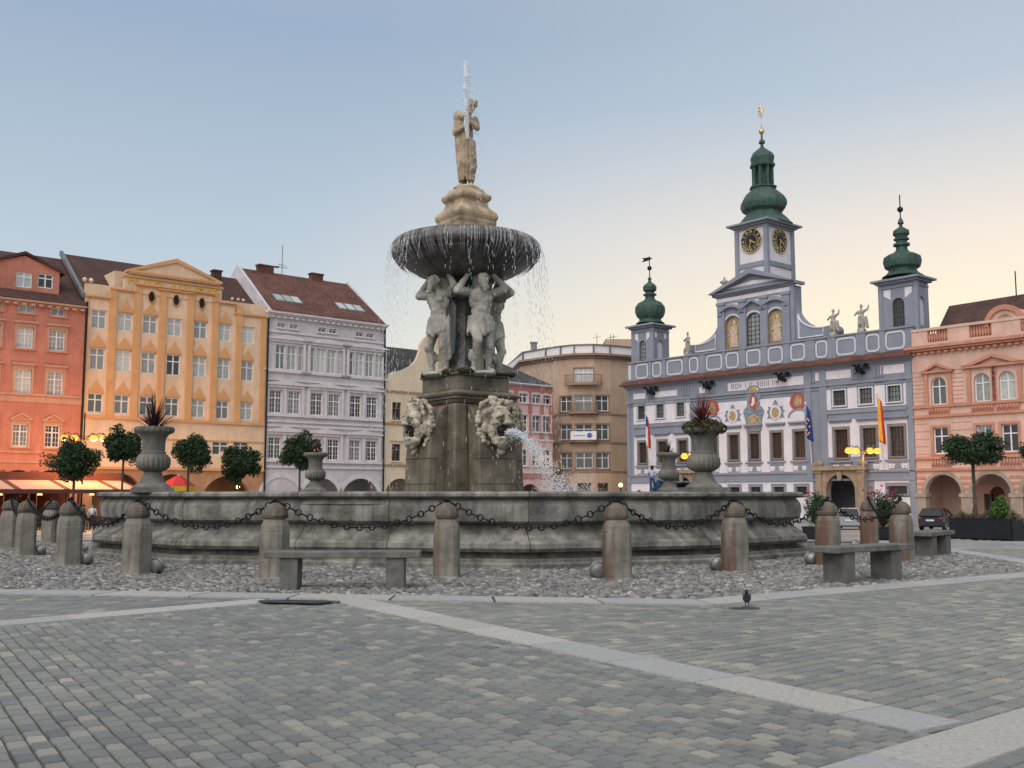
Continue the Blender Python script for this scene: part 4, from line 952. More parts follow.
tm = text_mesh('HOTEL  DVOŘÁK', 1.0, mat('gilt paint', (.62,.40,.04), .5, .1, 5, 0), .03, 1.08); zt_ = (z2+.25+z3-.3)/2
o = place('lettering', tm, h, (xc, .30, (z2+.12+z3-.3)/2+.1)); o.rotation_euler = (pi/2, 0, 0)
rf = MB(); rzt = f.z(56, 252.7, 7); roofm(rf, 0, W_, zt0+.1, rzt, 7, 13, e=-.72); rf.build('roof', M['tileb'], h)
vg = MB(); vg.add([(0, .3, zt0+.3), (0, 7, rzt+.25), (-.3, 7, rzt+.25), (-.3, .3, zt0+.3), (0, .3, zt0-.1), (0, 7, rzt-.2), (-.3, 7, rzt-.2), (-.3, .3, zt0-.1)], [(0,1,2,3),(4,7,6,5),(0,4,5,1),(3,2,6,7),(0,3,7,4),(1,5,6,2)]); vg.build('roof_verge', M['zinc'], h)
dm_ = MB(); x = f.x(126, 280, 2.5); dm_.box(x-1.3, x+1.3, 1.6, 4.5, zb0-.4, f.z(118, 272, 2)); dm_.build('dormer', M['yelw'], h)
chimney(h, f.x(216, 285, 6), 6, f.z(216, 278, 6)-.3, .8, .9, 'tileb')
vs_ = MB()
for p in (245, 234, 240): x = f.x(p, 290); vs_.ball((x, .3, [zb0+.25, zb0+.25, zb0+.2][0]), .15); 
for p in (85.5, 92): x = f.x(p, 290); vs_.ball((x, .3, zb0+.25), .2)
vs_.build('finials', M['yelw'], h, True)
pp = MB(); pp.tube([(W_+.02, -.16, 0), (W_+.02, -.16, zt0)], .09, 8); pp.build('downpipe', M['darkmetal'], h); pp = MB(); pp.tube([(-.02, -.3, 0), (-.02, -.3, zt0-.5)], .09, 8); pp.build('downpipe', M['darkmetal'], h)

# ---- grey lilac house ----------------------------------------------------
M['lilw'] = mat('grey lilac plaster', (.56,.535,.55), .9, .16, .6, .1, 30, streak=.45, dirt=(.33,.31,.33)); M['lilt'] = mat('lilac trim', (.63,.585,.60), .85, .1, 1, .1, 30, streak=.3, dirt=(.25,.24,.26))
f = Fac('B', 266, 400); W_ = f.x(383.5, 400)
h = empty('town_house', f.o, f.rz, 'grey lilac house with paired white windows and skylights in its red roof', 'house')
cols = [f.x(p, 400) for p in (285, 325.5, 364)]; ez = f.z(267, 309.5); r0 = [(f.z(285, 369.5), f.z(285, 345), 'curtain'), (f.z(285, 413.5), f.z(285, 390.5), 'glassd'), (f.z(285, 459), f.z(285, 437.5), 'glassd')]
ops = []; ww = 1.28
for i, c in enumerate(cols):
    for j_, (za, zb, g__) in enumerate(r0):
        xx = (-1.75, -.58, .58, 1.75) if j_ == 0 else (-.95, .95)
        for d_ in xx: ops.append((c+d_-(.5 if j_ == 0 else ww/2), c+d_+(.5 if j_ == 0 else ww/2), za, zb))
att = [(f.x(p, 327), f.z(p, 327.5+(p-281)*.1), f.z(p, 323+(p-281)*.1)) for p in (281, 293.5, 322, 333, 359.5, 370)]
za_ = att[0][1]; zb_ = att[0][2]; ops += [(x-.42, x+.42, za_, zb_) for x, a, b in att]
ac = [(f.x(281, 490), 2.0), (f.x(321, 490), 2.1), (f.x(360.5, 490), 2.2)]; zar = f.z(280, 477.5)
ops += [(c-r, c+r, 0, zar, 1) for c, r in ac]
mb = MB(); wall(mb, -.01, W_, 0, ez, ops, .2); shell(mb, 0, W_, ez, 14); mb.box(0, W_, 4, 4.2, 0, zar+.5); rz_ = f.z(231, 266.5, 7)
mb.prism([(0, 0), (1, 0), (1, 1)], 0, 0) if False else None
for xx in (0, W_-.3): mb.add([(xx+d_, y, z) for d_ in (0, .3) for y, z in ((-.2, ez), (7, rz_+.25), (14, ez))], [(0,1,2),(3,5,4),(0,3,4,1),(1,4,5,2),(0,2,5,3)])
mb.build('wall', M['lilw'], h)
for i, c in enumerate(cols):
    for j_, (za, zb, g__) in enumerate(r0):
        for d_ in ((-1.75, -.58, .58, 1.75) if j_ == 0 else (-.95, .95)): window(h, c+d_, za, 1.0 if j_ == 0 else ww, zb-za, 't' if j_ else 'c', gm=g__, sur=.06, surm='lilt')
t = MB()
for c in cols:
    for j_, (za, zb, g__) in enumerate(r0):
        q = 2.4 if j_ == 0 else 1.85; lo_ = max(.03, c-q-.3)
        for s in (-1, 1): t.box(max(.04, c+s*q-.12), max(.2, c+s*q+.12), -.12, .004, za-.15, zb+.25)
        t.box(c-.12, c+.12, -.12, .004, za-.1, zb+.2) if j_ else None
        t.box(lo_, c+q+.25, -.2, .004, za-.3, za-.1); t.box(max(.05, c-q-.12), c+q+.12, -.14, .004, zb+.25, zb+.5)
        t.prism([(lo_, zb+.5), (lo_, zb+.62), (c, zb+(1.0 if j_ else .95)), (c+q+.35, zb+.62), (c+q+.35, zb+.5)], -.28, .004)
for zz in (f.z(285, 332.5), f.z(285, 380), f.z(285, 421.5), f.z(285, 426), f.z(285, 467)): t.box(0, W_, -.14, .006, zz-.08, zz+.09)
cornice(t, 0, W_, ez-.62, dent=.62, steps=((.12,.2),(.3,.16),(.5,.2)))
for c, r in ac:
    n = 14
    for k in range(n):
        a, b = pi*k/n, pi*(k+1)/n; sp = zar-r; t.prism([(c+r*cos(a), sp+r*sin(a)), (c+(r+.4)*cos(a), sp+(r+.4)*sin(a)), (c+(r+.4)*cos(b), sp+(r+.4)*sin(b)), (c+r*cos(b), sp+r*sin(b))], -.07, .004)
t.build('trim', M['lilt'], h)
for x, a, b in att: window(h, x, za_, .84, zb_-za_, 'c', gm='glassd', fm='lilt', sur=.1, surm='lilt')
rf = MB(); roofm(rf, .3, W_-.3, ez+.02, rz_, 7, 14, e=.5); rf.build('roof', M['tiler'], h)
for p, q in ((278.5, 297.5), (287.5, 299), (296, 300.5), (341, 306), (350, 307.5), (358.5, 309)):
    y_ = 1.7; x = f.x(p, q, y_); z = ez+.02+(rz_-ez)*(y_+.5)/7.5; sl = (rz_-ez)/7.5
    sk_ = MB(); sk_.add([(x+a, y_+b, z+b*sl+c) for c in (0, .12) for a, b in ((-.5, -.6), (.5, -.6), (.5, .6), (-.5, .6))], [(4,5,6,7),(0,1,5,4),(1,2,6,5),(2,3,7,6),(3,0,4,7)])
    g_ = MB(); g_.quad(*[(x+a, y_+b, z+b*sl+.13) for a, b in ((-.4, -.5), (.4, -.5), (.4, .5), (-.4, .5))]); g_.build('glass', M['curtain'], sk_.build('skylight', M['zinc'], h))
chimney(h, f.x(265, 270, 7), 7, rz_, 1.6, .5); chimney(h, f.x(316, 278, 7), 7, rz_, 1.3, .45)
an = MB(); x = f.x(282, 270, 7); an.tube([(x, 7, rz_), (x, 7, rz_+3)], .04, 6); an.tube([(x-.6, 7, rz_+.7), (x+.6, 7, rz_+.7)], .03, 5); an.tube([(x-.5, 7, rz_+1.0), (x+.5, 7, rz_+.9)], .03, 5); an.lathe([(.02,0),(.3,.1),(.34,.14)], 12, (x-.7, 6.8, rz_+.5)); an.build('antenna', M['zinc'], h)
pp = MB(); pp.tube([(W_, -.14, 0), (W_, -.14, ez-.4)], .09, 8); pp.build('downpipe', M['darkmetal'], h)

# ---- cream house behind the pier -------------------------------------------
M['crew'] = mat('pale yellow plaster', (.66,.55,.40), .9, .1, .6, .08, 30, streak=.2, dirt=(.4,.3,.2))
f = Fac('B', 384, 400); W_ = f.x(479, 400)
h = empty('town_house', f.o, f.rz, 'pale yellow house with a curved gable, half hidden behind the fountain pier', 'house')
cz = f.z(390, 391); cols = [f.x(p, 430) for p in (396.3, 414, 431, 447, 464)]; ra = (f.z(396, 420), f.z(396, 402.3)); rb = (f.z(396, 461), f.z(396, 444))
arr = [(f.x(403, 490)-.3, 1.9, f.z(403, 478.5)), (f.x(432, 490), 1.9, f.z(403, 478.5))]
ops = [(c-.55, c+.55, *r_) for c in cols for r_ in (ra, rb)]+[(c-r, c+r, 0, z, 1) for c, r, z in arr]
mb = MB(); wall(mb, 0, W_, 0, cz, ops, .2); shell(mb, 0, W_, cz, 13); mb.box(0, W_, 4, 4.2, 0, 5)
m_ = f.x(434, 345); zt = f.z(426, 337); zm = f.z(395, 371)
LP_ = [(384.2, 391), (384.2, 381), (387, 380), (389.5, 374), (394, 371.5), (403, 370), (411, 366), (416.5, 360), (419.5, 352), (420.5, 344), (423.5, 338.5), (427, 336)]
P = [(max(0, f.x(*p)), f.z(*p)) for p in LP_]; P[0] = (0, cz); P[1] = (0, P[1][1]); P = P+[(min(W_, 2*m_-x), z) for x, z in reversed(P)]
mb.prism(P, 0, .4); mb.build('wall', M['crew'], h)
for c in cols:
    for r_ in (ra, rb): window(h, c, r_[0], 1.1, r_[1]-r_[0], 'c', gm='glassd', fm='brownframe', sur=.14, surm='crew', ped='flat' if r_ == rb else None)
t = MB()
for zz in (cz, f.z(390, 423.5), f.z(390, 465)): t.box(0, W_, -.12, .01, zz-.1, zz+.08)
t.build('string_course', M['yelb'], h)
rf = MB(); roofm(rf, 0, W_, zm-1.4, f.z(386, 346.5, 6), 6, 13, e=-.45); rf.build('roof', M['tiled'], h)
# ---- pink house --------------------------------------------------------------
M['pinw'] = mat('pink plaster', (.66,.45,.41), .9, .12, .7, .08, 30, streak=.25, dirt=(.4,.27,.25)); M['pinr'] = mat('old rose plaster', (.44,.18,.15), .9, .12, .8, .08, 30, streak=.2, dirt=(.3,.12,.1))
f = Fac('B', 479.3, 400); W_ = f.x(552.5, 400)
h = empty('town_house', f.o, f.rz, 'pink and white house with a dark roof behind the water jet', 'house')
ez = f.z(553, 387.5); cols = [f.x(p, 420) for p in (492, 508, 523.5, 536.3, 546.5)]
rr_ = [(f.z(536, 403.5), f.z(536, 394.5)), (f.z(536, 432), f.z(536, 415.5)), (f.z(536, 466), f.z(536, 450))]
ops = [(c-.62, c+.62, *r_) for c in cols for r_ in rr_]+[(f.x(p, 490)-1.7, f.x(p, 490)+1.7, 0, f.z(p, 484), 1) for p in (500, 530)]
mb = MB(); wall(mb, 0, W_, 0, ez, ops, .2); shell(mb, 0, W_, ez, 12); mb.box(0, W_, 4, 4.2, 0, 4); mb.build('wall', M['pinw'], h)
for c in cols:
    for i, r_ in enumerate(rr_): window(h, c, r_[0], 1.24, r_[1]-r_[0], 'c', gm='glass', sur=.12, surm='lilt')
t = MB(); mids = [(a+b)/2 for a, b in zip(cols, cols[1:])]
t.box(0, W_, -.06, .004, f.z(553, 393), ez); t.box(0, W_, -.06, .004, f.z(553, 474)-.6, f.z(553, 474)-.1)
for mx in mids+[W_-.3]: t.box(mx-.3, mx+.3, -.05, .005, f.z(553, 440), f.z(553, 393))
t.build('rose_panels', M['pinr'], h)
t = MB(); cornice(t, 0, W_, ez-.1, steps=((.15,.12),(.35,.14))); t.build('cornice', M['lilt'], h)
for q in (441, 473): t = MB(); t.box(0, W_, -.1, .006, f.z(553, q)-.1, f.z(553, q)+.12); t.build('string_course', M['lilt'], h)
rf = MB(); roofm(rf, 0, W_, ez+.15, f.z(500, 357, 6), 6, 12, e=.3, hipr=5.5); rf.build('roof', M['tiled'], h)

# ---- brown corner block --------------------------------------------------------
M['brow'] = mat('ochre brown plaster', (.50,.36,.26), .9, .12, .5, .08, 30, streak=.3, dirt=(.22,.15,.1)); M['brot'] = mat('brown trim', (.30,.20,.145), .85, .12, 1, .1, 30, streak=.3, dirt=(.12,.08,.06))
def P2(px, Y): r = ray(px, 430); return Vector((r.x/r.y*Y, Y, 0))
pts = [P2(522, 126), P2(545, 122.6), P2(560, 120.8), P2(573.8, 119.6), P2(594, 119.2), P2(611, 119.9), P2(644, 122.4)]
bx = (pts[3]+pts[4])/2; bx.z = GZ
h = empty('apartment_building', bx, 0, 'brown rounded corner block with stacked balconies, left of the blue town hall', 'building')
def zY(py, Y): r = ray(583, py); return CAMZ+r.z/r.y*Y-GZ
YC = 119.4; top_ = zY(358, YC); bot = 0
wl = MB(); Zr = [(zY(468.5, YC), zY(452.5, YC)), (zY(439.5, YC), zY(424, YC)), (zY(411, YC), zY(395.5, YC)), (zY(382.5, YC), zY(368, YC))]
def seg_frame(a, b):
    d = (b-a); L_ = d.length; d.normalize(); return Matrix.Translation(a-Vector((bx.x, bx.y, 0))) @ Matrix.Rotation(atan2(d.y, d.x), 4, 'Z'), L_
for i in range(6):
    Mx, L_ = seg_frame(pts[i], pts[i+1]); ops = []; ws = []
    if i == 3:
        cs = [(L_/2, 2.0, (0, 1, 2, 3), .0)]
    elif i in (2, 4): cs = [(L_*.5 if i == 4 else L_*.44, 1.62, (0, 1, 2), 0)]
    elif i == 5: cs = []
    else: cs = []
    for c, w_, rws, _ in cs:
        for k in rws: ww = w_*(1.12 if k == 3 and i == 3 else 1); ops.append((c-ww/2, c+ww/2, *Zr[k])); ws.append((c, ww, k))
    g0 = []
    if i == 2: g0 = [(L_*.05+.02, L_*.95, 0, zY(484, YC), 1.2)]
    if i in (3, 4): g0 = [(.4, L_-.4, 0, zY(483, YC))]
    t = MB(); wall(t, 0, L_, 0, top_, ops+g0, .25); t.box(-.1, L_+.1, 1.5, 1.7, 0, 4.5); wl.add(t.v, t.f, 0, Mx)
    e = empty('facade_bay', (0, 0, 0)) if False else None
    for c, ww, k in ws:
        wd = window(h, 0, 0, ww, Zr[k][1]-Zr[k][0], 'c', gm='glass', sur=.12, surm='brot'); wd.matrix_local = Mx @ Matrix.Translation((c, .14, Zr[k][0]))
        if ww > 2:
            ex = MB()
            for xx in (-ww/4, ww/4): ex.box(xx-.05, xx+.05, -.01, .08, 0, Zr[k][1]-Zr[k][0])
            ex.build('mullion', M['white'], wd)
poly = [(p.x-bx.x, p.y-bx.y) for p in pts]; back = [(poly[-1][0]+4, poly[-1][1]+14), (poly[0][0]-2, poly[0][1]+14)]
for a, b in (((poly[-1]), back[0]), (back[0], back[1]), (back[1], poly[0])): wl.quad((a[0], a[1], 0), (b[0], b[1], 0), (b[0], b[1], top_), (a[0], a[1], top_))
wl.slab([(x*.99, y+.1) for x, y in poly]+back, top_-.1, top_)
wl.build('wall', M['brow'], h)
def grow(poly, k): 
    out = []
    for x, y in poly: out.append((x*(1+k/14), y-k))
    return out
t = MB(); t.slab(grow(poly, .35)+back, top_, top_+.25); t.slab(grow(poly, .7)+back, top_+.25, top_+.5); t.build('cornice', M['brot'], h)
for i in range(6):
    Mx, L_ = seg_frame(pts[i], pts[i+1])
    for k in range(3):
        t = MB()
        for zz in (Zr[k][0]-.35,): t.box(.0, L_, -.08, .004, zz-.1, zz+.1, M=Mx)
        t.build('string_course', M['brot'], h)
t = MB(); t.slab([(x*.985, y+.25) for x, y in poly]+back, top_+.5, top_+1.55); t.build('parapet', M['white'], h)
t = MB(); t.slab([(x*1.0, y+.1) for x, y in poly]+back, top_+1.55, top_+1.68)
for i in range(6):
    Mx, L_ = seg_frame(pts[i], pts[i+1])
    t.box(.0, .12, .0, .2, top_+.5, top_+1.6, M=Mx)
t.build('parapet_rail', M['zinc'], h)
t = MB(); x0 = P2(606, 126).x-bx.x; t.box(x0, x0+6, 6, 12, top_+.5, zY(341, 127)); t.build('stair_head', M['brow'], h)
chimney(h, P2(534, 128).x-bx.x, 8.5, top_+1.4, .8, 1.6, 'zinc')
an = MB()
for px in (598, 612, 615): x = P2(px, 125).x-bx.x; an.tube([(x, 6, top_+.5), (x, 6, top_+3.8)], .035, 5); an.tube([(x-.5, 6, top_+3.3), (x+.5, 6, top_+3.5)], .025, 5)
an.build('antenna', M['zinc'], h)
Mx, L_ = seg_frame(pts[3], pts[4])
for k, (hw, hgt) in ((3, (2.25, .95)), (2, (1.75, .95)), (1, (1.75, .95))):
    z0 = Zr[k][0]-.1; b = MB(); n = 9; q = [(-hw*cos(pi*i/n)*1.0, -.95*sin(pi*i/n)**.6) for i in range(n+1)]
    b.slab(q, z0-.25, z0, M=Mx @ Matrix.Translation((L_/2, 0, 0))); bal = b.build('balcony', M['brot'], h)
    b = MB(); pts_ = [Mx @ Vector((L_/2+x*.97, y*.97, z0+hgt)) for x, y in q]; b.tube(pts_, .05, 6); b.tube([p-Vector((0, 0, hgt-.08)) for p in pts_], .04, 6)
    for a_, c_ in zip(pts_, pts_[1:]):
        for s in range(3): p = a_.lerp(c_, s/3); b.tube([p, p-Vector((0, 0, hgt))], .022, 4)
    b.build('railing', M['brot'], bal)
    if k == 1:
        b = MB(); b.box(L_/2-1.45, L_/2+1.55, -1.03, -1.0, z0+.02, z0+1.0, M=Mx); bn = b.build('banner', M['white'], bal)
        b = MB(); Q = Mx @ Matrix.Translation((L_/2+.75, -1.05, z0+.52)) @ Matrix.Rotation(pi/2, 4, 'X'); b.lathe([(.17, 0), (.30, 0), (.30, .01), (.17, .01)], 18, M=Q)
        for s in range(5): b.box(-.95+s*.27, -.95+s*.27+.17, .0, .012, -.06, .07, M=Mx @ Matrix.Translation((L_/2-.1, -1.045, z0+.5)))
        b.build('emblem', mat('blue print', (.08,.12,.35), .7, 0, 3, 0), bn)
lp = MB(); lp.ball((0, 0, 0), .22); p = P2(620, 118); o = lp.build('street_lamp', glow('warm lamp', (1, .55, .25), 12), None, loc=(p.x, p.y, zY(485, 118)+GZ)); po = MB(); po.tube([(0, 0, -(zY(485, 118))), (0, 0, -.2)], .07, 8); po.lathe([(.2,-.25),(.1,-.2),(.05,-.3)], 10); po.build('lamp_post', M['iron'], o)
tag(o, 'single warm lamp burning in the street left of the blue town hall', 'street lamp')
# ---------------------------------------------------------------- town hall
M['thb'] = mat('blue grey stucco', (.235,.255,.305), .9, .1, .6, .08, 30, streak=.25, dirt=(.14,.16,.19)); M['thw'] = mat('white stucco', (.68,.64,.66), .9, .1, .8, .08, 30, streak=.35, dirt=(.48,.45,.47))
M['thl'] = mat('pale blue stucco', (.54,.55,.58), .9, .08, .8, .08, 30); M['sand'] = mat('sandstone portal', (.33,.255,.175), .85, .2, 1.5, .2, 20, streak=.4, dirt=(.15,.12,.09)); M['darkb'] = mat('dark brown frame', (.07,.045,.032), .6, .1, 5, 0); M['winstone'] = mat('window stone', (.24,.19,.155), .85, .15, 2, .1, 20); M['painted'] = mat('painted figures', (.42,.30,.16), .8, .6, 4, 0, col2=(.16,.11,.07)); M['redp'] = mat('painted red shield', (.40,.085,.06), .8, .5, 5, 0, col2=(.20,.07,.05)); M['bluep'] = mat('painted grey blue cartouche', (.24,.28,.34), .85, .4, 5, 0)
f = Fac('A', 627.5, 430); W_ = f.x(914.3, 430); TH_ = f
h = empty('town_hall', f.o, f.rz, 'blue and white baroque town hall with three green copper onion domes and a clock tower', 'town hall')
def X(px, py=430, off=0): return f.x(px, py, off)
def Z(px, py, off=0): return f.z(px, py, off)
ez = Z(760, 372.2)                                     # underside of the eave
zp0 = Z(760, 364.5); zp1 = Z(760, 345.5, .3)             # parapet
zg = Z(760, 481); zg2 = Z(760, 474)                      # band over the ground floor
# openings
loL = [(X(p), Z(662, 462.5), Z(662, 441.5), 1.15) for p in (642.5, 662, 682.3)]
loC = [(X(p), Z(754, 459), Z(754, 433.8), 1.12) for p in (712.5, 733.4, 754, 776.4, 799.4)]
loR = [(X(p), Z(869, 457), Z(869, 428), 1.3) for p in (841, 869, 896.9)]
upL = [(X(p), Z(660, 418), Z(660, 404.5), 1.05) for p in (641.8, 660.6, 681)]
upR = [(X(p), Z(867, 403.5), Z(867, 388), 1.2) for p in (840.4, 867.3, 895.8)]
gr = [(X(p), Z(754, 494.5), Z(754, 487), 1.15) for p in (655, 713, 733.5, 754.2, 777.3, 800)]+[(X(895.5), Z(895, 494), Z(895, 486), 1.7)]
tall = loL+loC+loR; up = upL+upR
ops = [(c-w_/2, c+w_/2, a, b) for c, a, b, w_ in tall+up+gr]
pcx = X(841.3); pr_ = (X(855.6)-X(826.8))/2; pz = Z(841, 474.2)
pc2 = X(684); ops += [(pcx-pr_, pcx+pr_, 0, pz, 1), (pc2-pr_, pc2+pr_, 0, pz, 1)]
D = 16
mb = MB(); wall(mb, 0, W_, 0, ez, ops, .3); shell(mb, 0, W_, ez, D); mb.box(0, W_, 5, 5.2, 0, pz+1); mb.build('wall', M['thb'], h)
# white fields, slightly proud of the blue ground, with the windows cut through
mb = MB(); y = -.04
def field(x0, x1, z0, z1, grow=0):
    oo = [(c-w_/2-grow, c+w_/2+grow, a-grow, b+grow) for c, a, b, w_ in tall+up+gr]; oo += [(pcx-pr_-1.6, pcx+pr_+1.6, 0, pz+1.5), (pc2-pr_-1.6, pc2+pr_+1.6, 0, pz+1.5)]
    oo = [(max(a, x0+.01), min(b, x1-.01), max(c, z0), min(d, z1)) for a, b, c, d in oo if a < x1-.05 and b > x0+.05 and c < z1 and d > z0]
    wall(mb, x0, x1, z0, z1, oo, -y+.005, y=y)
field(.5, W_-.6, 0.3, zg, .28)
zt_up = Z(660, 401.5); zb_up = Z(660, 423); zt_lo = Z(660, 435)
field(X(634), X(690.5), zb_up, zt_up, .2); field(X(634), X(690.5), zg2+.15, zt_lo, .25)
zt_c = Z(760, 399.5); field(X(700.5), X(807.5), zg2+.15, zt_c, .25)
zt_r = Z(867, 384.5); zb_r = Z(867, 407.5); zt_rl = Z(867, 418); field(X(827), X(910), zb_r, zt_r, .25); field(X(827), X(910), zg2+.15, zt_rl, .26)
for a, b in ((634, 646), (655.5, 678), (700, 706)): mb.box(X(a), X(b), y, .004, Z(660, 397.2), Z(660, 391.5))
mb.box(X(729), X(806.5), y, .004, Z(760, 388.5), Z(760, 380)); mb.box(X(817), X(853), y, .004, Z(867, 376), Z(867, 367.5)); mb.box(X(882.5), X(907), y, .004, Z(867, 376), Z(867, 367.5)); mb.box(X(909), X(912), y, .004, Z(867, 376), Z(867, 367.5))
mb.build('white_fields', M['thw'], h)
# trim: bands, hoods, sill panels
t = MB()
t.box(0, W_, -.14, .004, zg-.08, zg+.12); t.box(0, W_, -.10, .004, zg2-.05, zg2+.12)
za = Z(760, 391.5); t.box(-.02, W_+.02, -.16, .004, za-.1, za+.12); t.box(-.02, W_+.02, -.10, .004, Z(760, 395.5), Z(760, 394))
for rng, zz in (((634, 690.5), Z(660, 426)), ((827, 910), Z(867, 411))): t.box(X(rng[0]), X(rng[1]), -.1, .004, zz-.1, zz+.12)
cornice(t, 0, W_, ez-.35, steps=((.15,.14),(.35,.14),(.55,.16)))
for c, a, b, w_ in tall:
    hw = w_/2+.4; t.box(c-hw-.1, c+hw+.1, -.30, -.03, b+.75, b+.92); t.box(c-hw, c+hw, -.2, -.03, b+.62, b+.75); t.box(c-hw-.05, c+hw+.05, -.2, -.03, a-.42, a-.28)
    t.box(c-w_/2-.2, c+w_/2+.2, -.07, -.03, zg2+.2, a-.5)
for c, a, b, w_ in up: t.box(c-w_/2-.3, c+w_/2+.3, -.12, -.03, b+.28, b+.4); t.prism([(c-.35, b+.4), (c, b+.62), (c+.35, b+.4)], -.1, -.03)
t.box(0, .45, -.1, .006, 0, ez-.4); t.box(W_-.55, W_, -.1, .006, 0, ez-.4)
for px in (809, 824.5): t.box(X(px)-.35, X(px)+.35, -.12, .005, zg, ez-.4)
for px in (651, 686, 711, 811, 857, 879): 
    for d_ in (-.35, .0, .35): t.box(X(px, 380)+d_-.1, X(px, 380)+d_+.1, -.1, .005, Z(760, 388.5), Z(760, 379))
bevel(t.build('string_courses', M['thb'], h), .015, 1)
# little white scrolls below the sills
t = MB()
for c, a, b, w_ in tall:
    for d_ in (-.95, -.6, .6, .95): t.ball((c+d_*w_/1.75, -.08, zg2+.55), (.22, .03, .14), seg=8, rings=5); t.ball((c+d_*w_/1.75, -.08, zg2+.35), (.14, .03, .12), seg=8, rings=5)
t.build('white_scrolls', M['thw'], h, True)
for c, a, b, w_ in tall: window(h, c, a, w_, b-a, 'g', fm='darkb', gm='glassb', sur=.13, surm='winstone', depth=.2)
for c, a, b, w_ in up: window(h, c, a, w_, b-a, 'g', fm='darkframe', gm='glass', sur=.12, surm='thl', depth=.2)
for c, a, b, w_ in gr: window(h, c, a, w_, b-a, 'c', fm='darkframe', gm='glassd', sur=.16, surm='thb', depth=.2)
# portals
for k, c in enumerate((pcx, pc2)):
    p_ = MB(); hw = pr_+1.0; zt = Z(841, 470.5); wall(p_, c-hw, c+hw, 0, zt, [(c-pr_, c+pr_, 0, pz, 1)], .5, y=-.5)
    p_.quad((c-hw, -.5, 0), (c-hw, 0, 0), (c-hw, 0, zt), (c-hw, -.5, zt)); p_.quad((c+hw, -.5, 0), (c+hw, 0, 0), (c+hw, 0, zt), (c+hw, -.5, zt))
    p_.box(c-hw-.25, c+hw+.25, -.85, 0, zt, zt+.28); p_.box(c-hw-.1, c+hw+.1, -.7, 0, zt+.28, zt+.4)
    for s in (-1, 1): p_.box(c+s*(hw-.35)-.28, c+s*(hw-.35)+.28, -.66, -.5, 0, zt-.25); p_.box(c+s*(hw-.35)-.34, c+s*(hw-.35)+.34, -.74, -.5, zt-.25, zt)
    p_.taper(c, -.55, zt-.9, zt-.1, .35, .5, .15, .3)
    for s in (-1, 1): p_.ball((c+s*(hw-.3), -.45, zt+.65), (.45, .2, .3)) ; p_.ball((c+s*(hw+.1), -.45, zt+.55), (.2, .2, .2))
    bevel(p_.build('portal', M['sand'], h), .03, 1)
# inscription panel: gilded-grey letters too worn to read are given as the lettering band's ornament
# eave roof strip and parapet
rf = MB(); rf.add([(-.5, -.75, ez+.08), (W_+.3, -.75, ez+.08), (W_+.3, .25, ez+.62), (-.5, .25, ez+.62), (-.5, -.75, ez-.04), (W_+.3, -.75, ez-.04), (W_+.3, .25, ez+.0), (-.5, .25, ez+.0)], [(0,1,2,3),(0,4,5,1),(1,5,6,2),(3,7,4,0),(4,7,6,5)]); rf.build('eave_roof', M['tiler'], h)
pp = MB(); pp.box(0, W_, .25, .7, ez, zp1-.15); pp.box(-.05, W_+.05, .12, .82, zp1-.15, zp1)
pan = [(641.9, 12.4), (656.8, 9), (674.8, 16), (693.8, 9.2), (714.3, 16), (732.3, 13), (753.6, 14.4), (775.6, 15), (798.1, 15), (821.9, 12), (846.7, 20), (873.5, 14), (896, 20)]
edges = []
for (a, wa), (b, wb) in zip(pan, pan[1:]): m_ = ((a+wa/2)+(b-wb/2))/2; edges.append((m_, (b-wb/2)-(a+wa/2)))
for m_, g_ in edges: x = X(m_, 360, .25); k = max(.12, g_*.045); pp.box(x-k, x+k, .17, .3, ez+.3, zp1-.16)
bevel(pp.build('parapet', M['thb'], h), .01, 1)
pw = MB(); pq = (zp1-.15-ez-.6); z0 = ez+.72; z1 = zp1-.3
def rrect(mb, x0, x1, z0, z1, y0, y1, r, t_):
    def ring(d):
        P = []
        for cx, cz, a0 in ((x1-r, z1-r, 0), (x0+r, z1-r, 90), (x0+r, z0+r, 180), (x1-r, z0+r, 270)):
            for k in range(5): a = radians(a0+22.5*k); P.append((cx+(r-d)*cos(a), cz+(r-d)*sin(a)))
        return P
    A, B = ring(0), ring(t_); n = len(A)
    vs = [(x, y0, z) for x, z in A]+[(x, y0, z) for x, z in B]+[(x, y1, z) for x, z in A]
    mb.add(vs, [(k, (k+1) % n, (k+1) % n+n, k+n) for k in range(n)]+[(k, (k+1) % n, (k+1) % n+2*n, k+2*n) for k in range(n)])
for c, wd_ in pan:
    x0, x1 = X(c-wd_/2, 358, .25), X(c+wd_/2, 358, .25); pw = MB(); rrect(pw, x0, x1, z0, z1, .2, .252, .42, .17); pw.build('parapet_frame', M['thl'], h)
pw = MB(); pw.box(.03, .4, .2, .252, z0, z1)
pw.build('parapet_frame', M['thl'], h)
# ---- central gable block
o_ = 1.2
x0, x1 = X(717.2, 320, o_), X(794.5, 310, o_); zc_ = Z(714, 297, o_); zc_ = (Z(714.5, 299, o_)+Z(798, 284, o_))/2; zb = zp1-.6
wp = [(732.5, 'painted'), (753.9, 'g'), (775.9, 'painted')]; wz0 = Z(754, 347.5, o_); wz1 = Z(754, 312.5, o_); wr = .95
gb_ = MB(); go = [(X(p, 330, o_)-wr, X(p, 330, o_)+wr, wz0, wz1, 1) for p, _ in wp]
wall(gb_, x0, x1, zb, zc_, go, .3, y=o_); gb_.quad((x0, o_, zb), (x0, o_+1.2, zb), (x0, o_+1.2, zc_), (x0, o_, zc_)); gb_.quad((x1, o_, zb), (x1, o_+1.2, zb), (x1, o_+1.2, zc_), (x1, o_, zc_)); gb_.quad((x0, o_+1.2, zb), (x1, o_+1.2, zb), (x1, o_+1.2, zc_), (x0, o_+1.2, zc_))
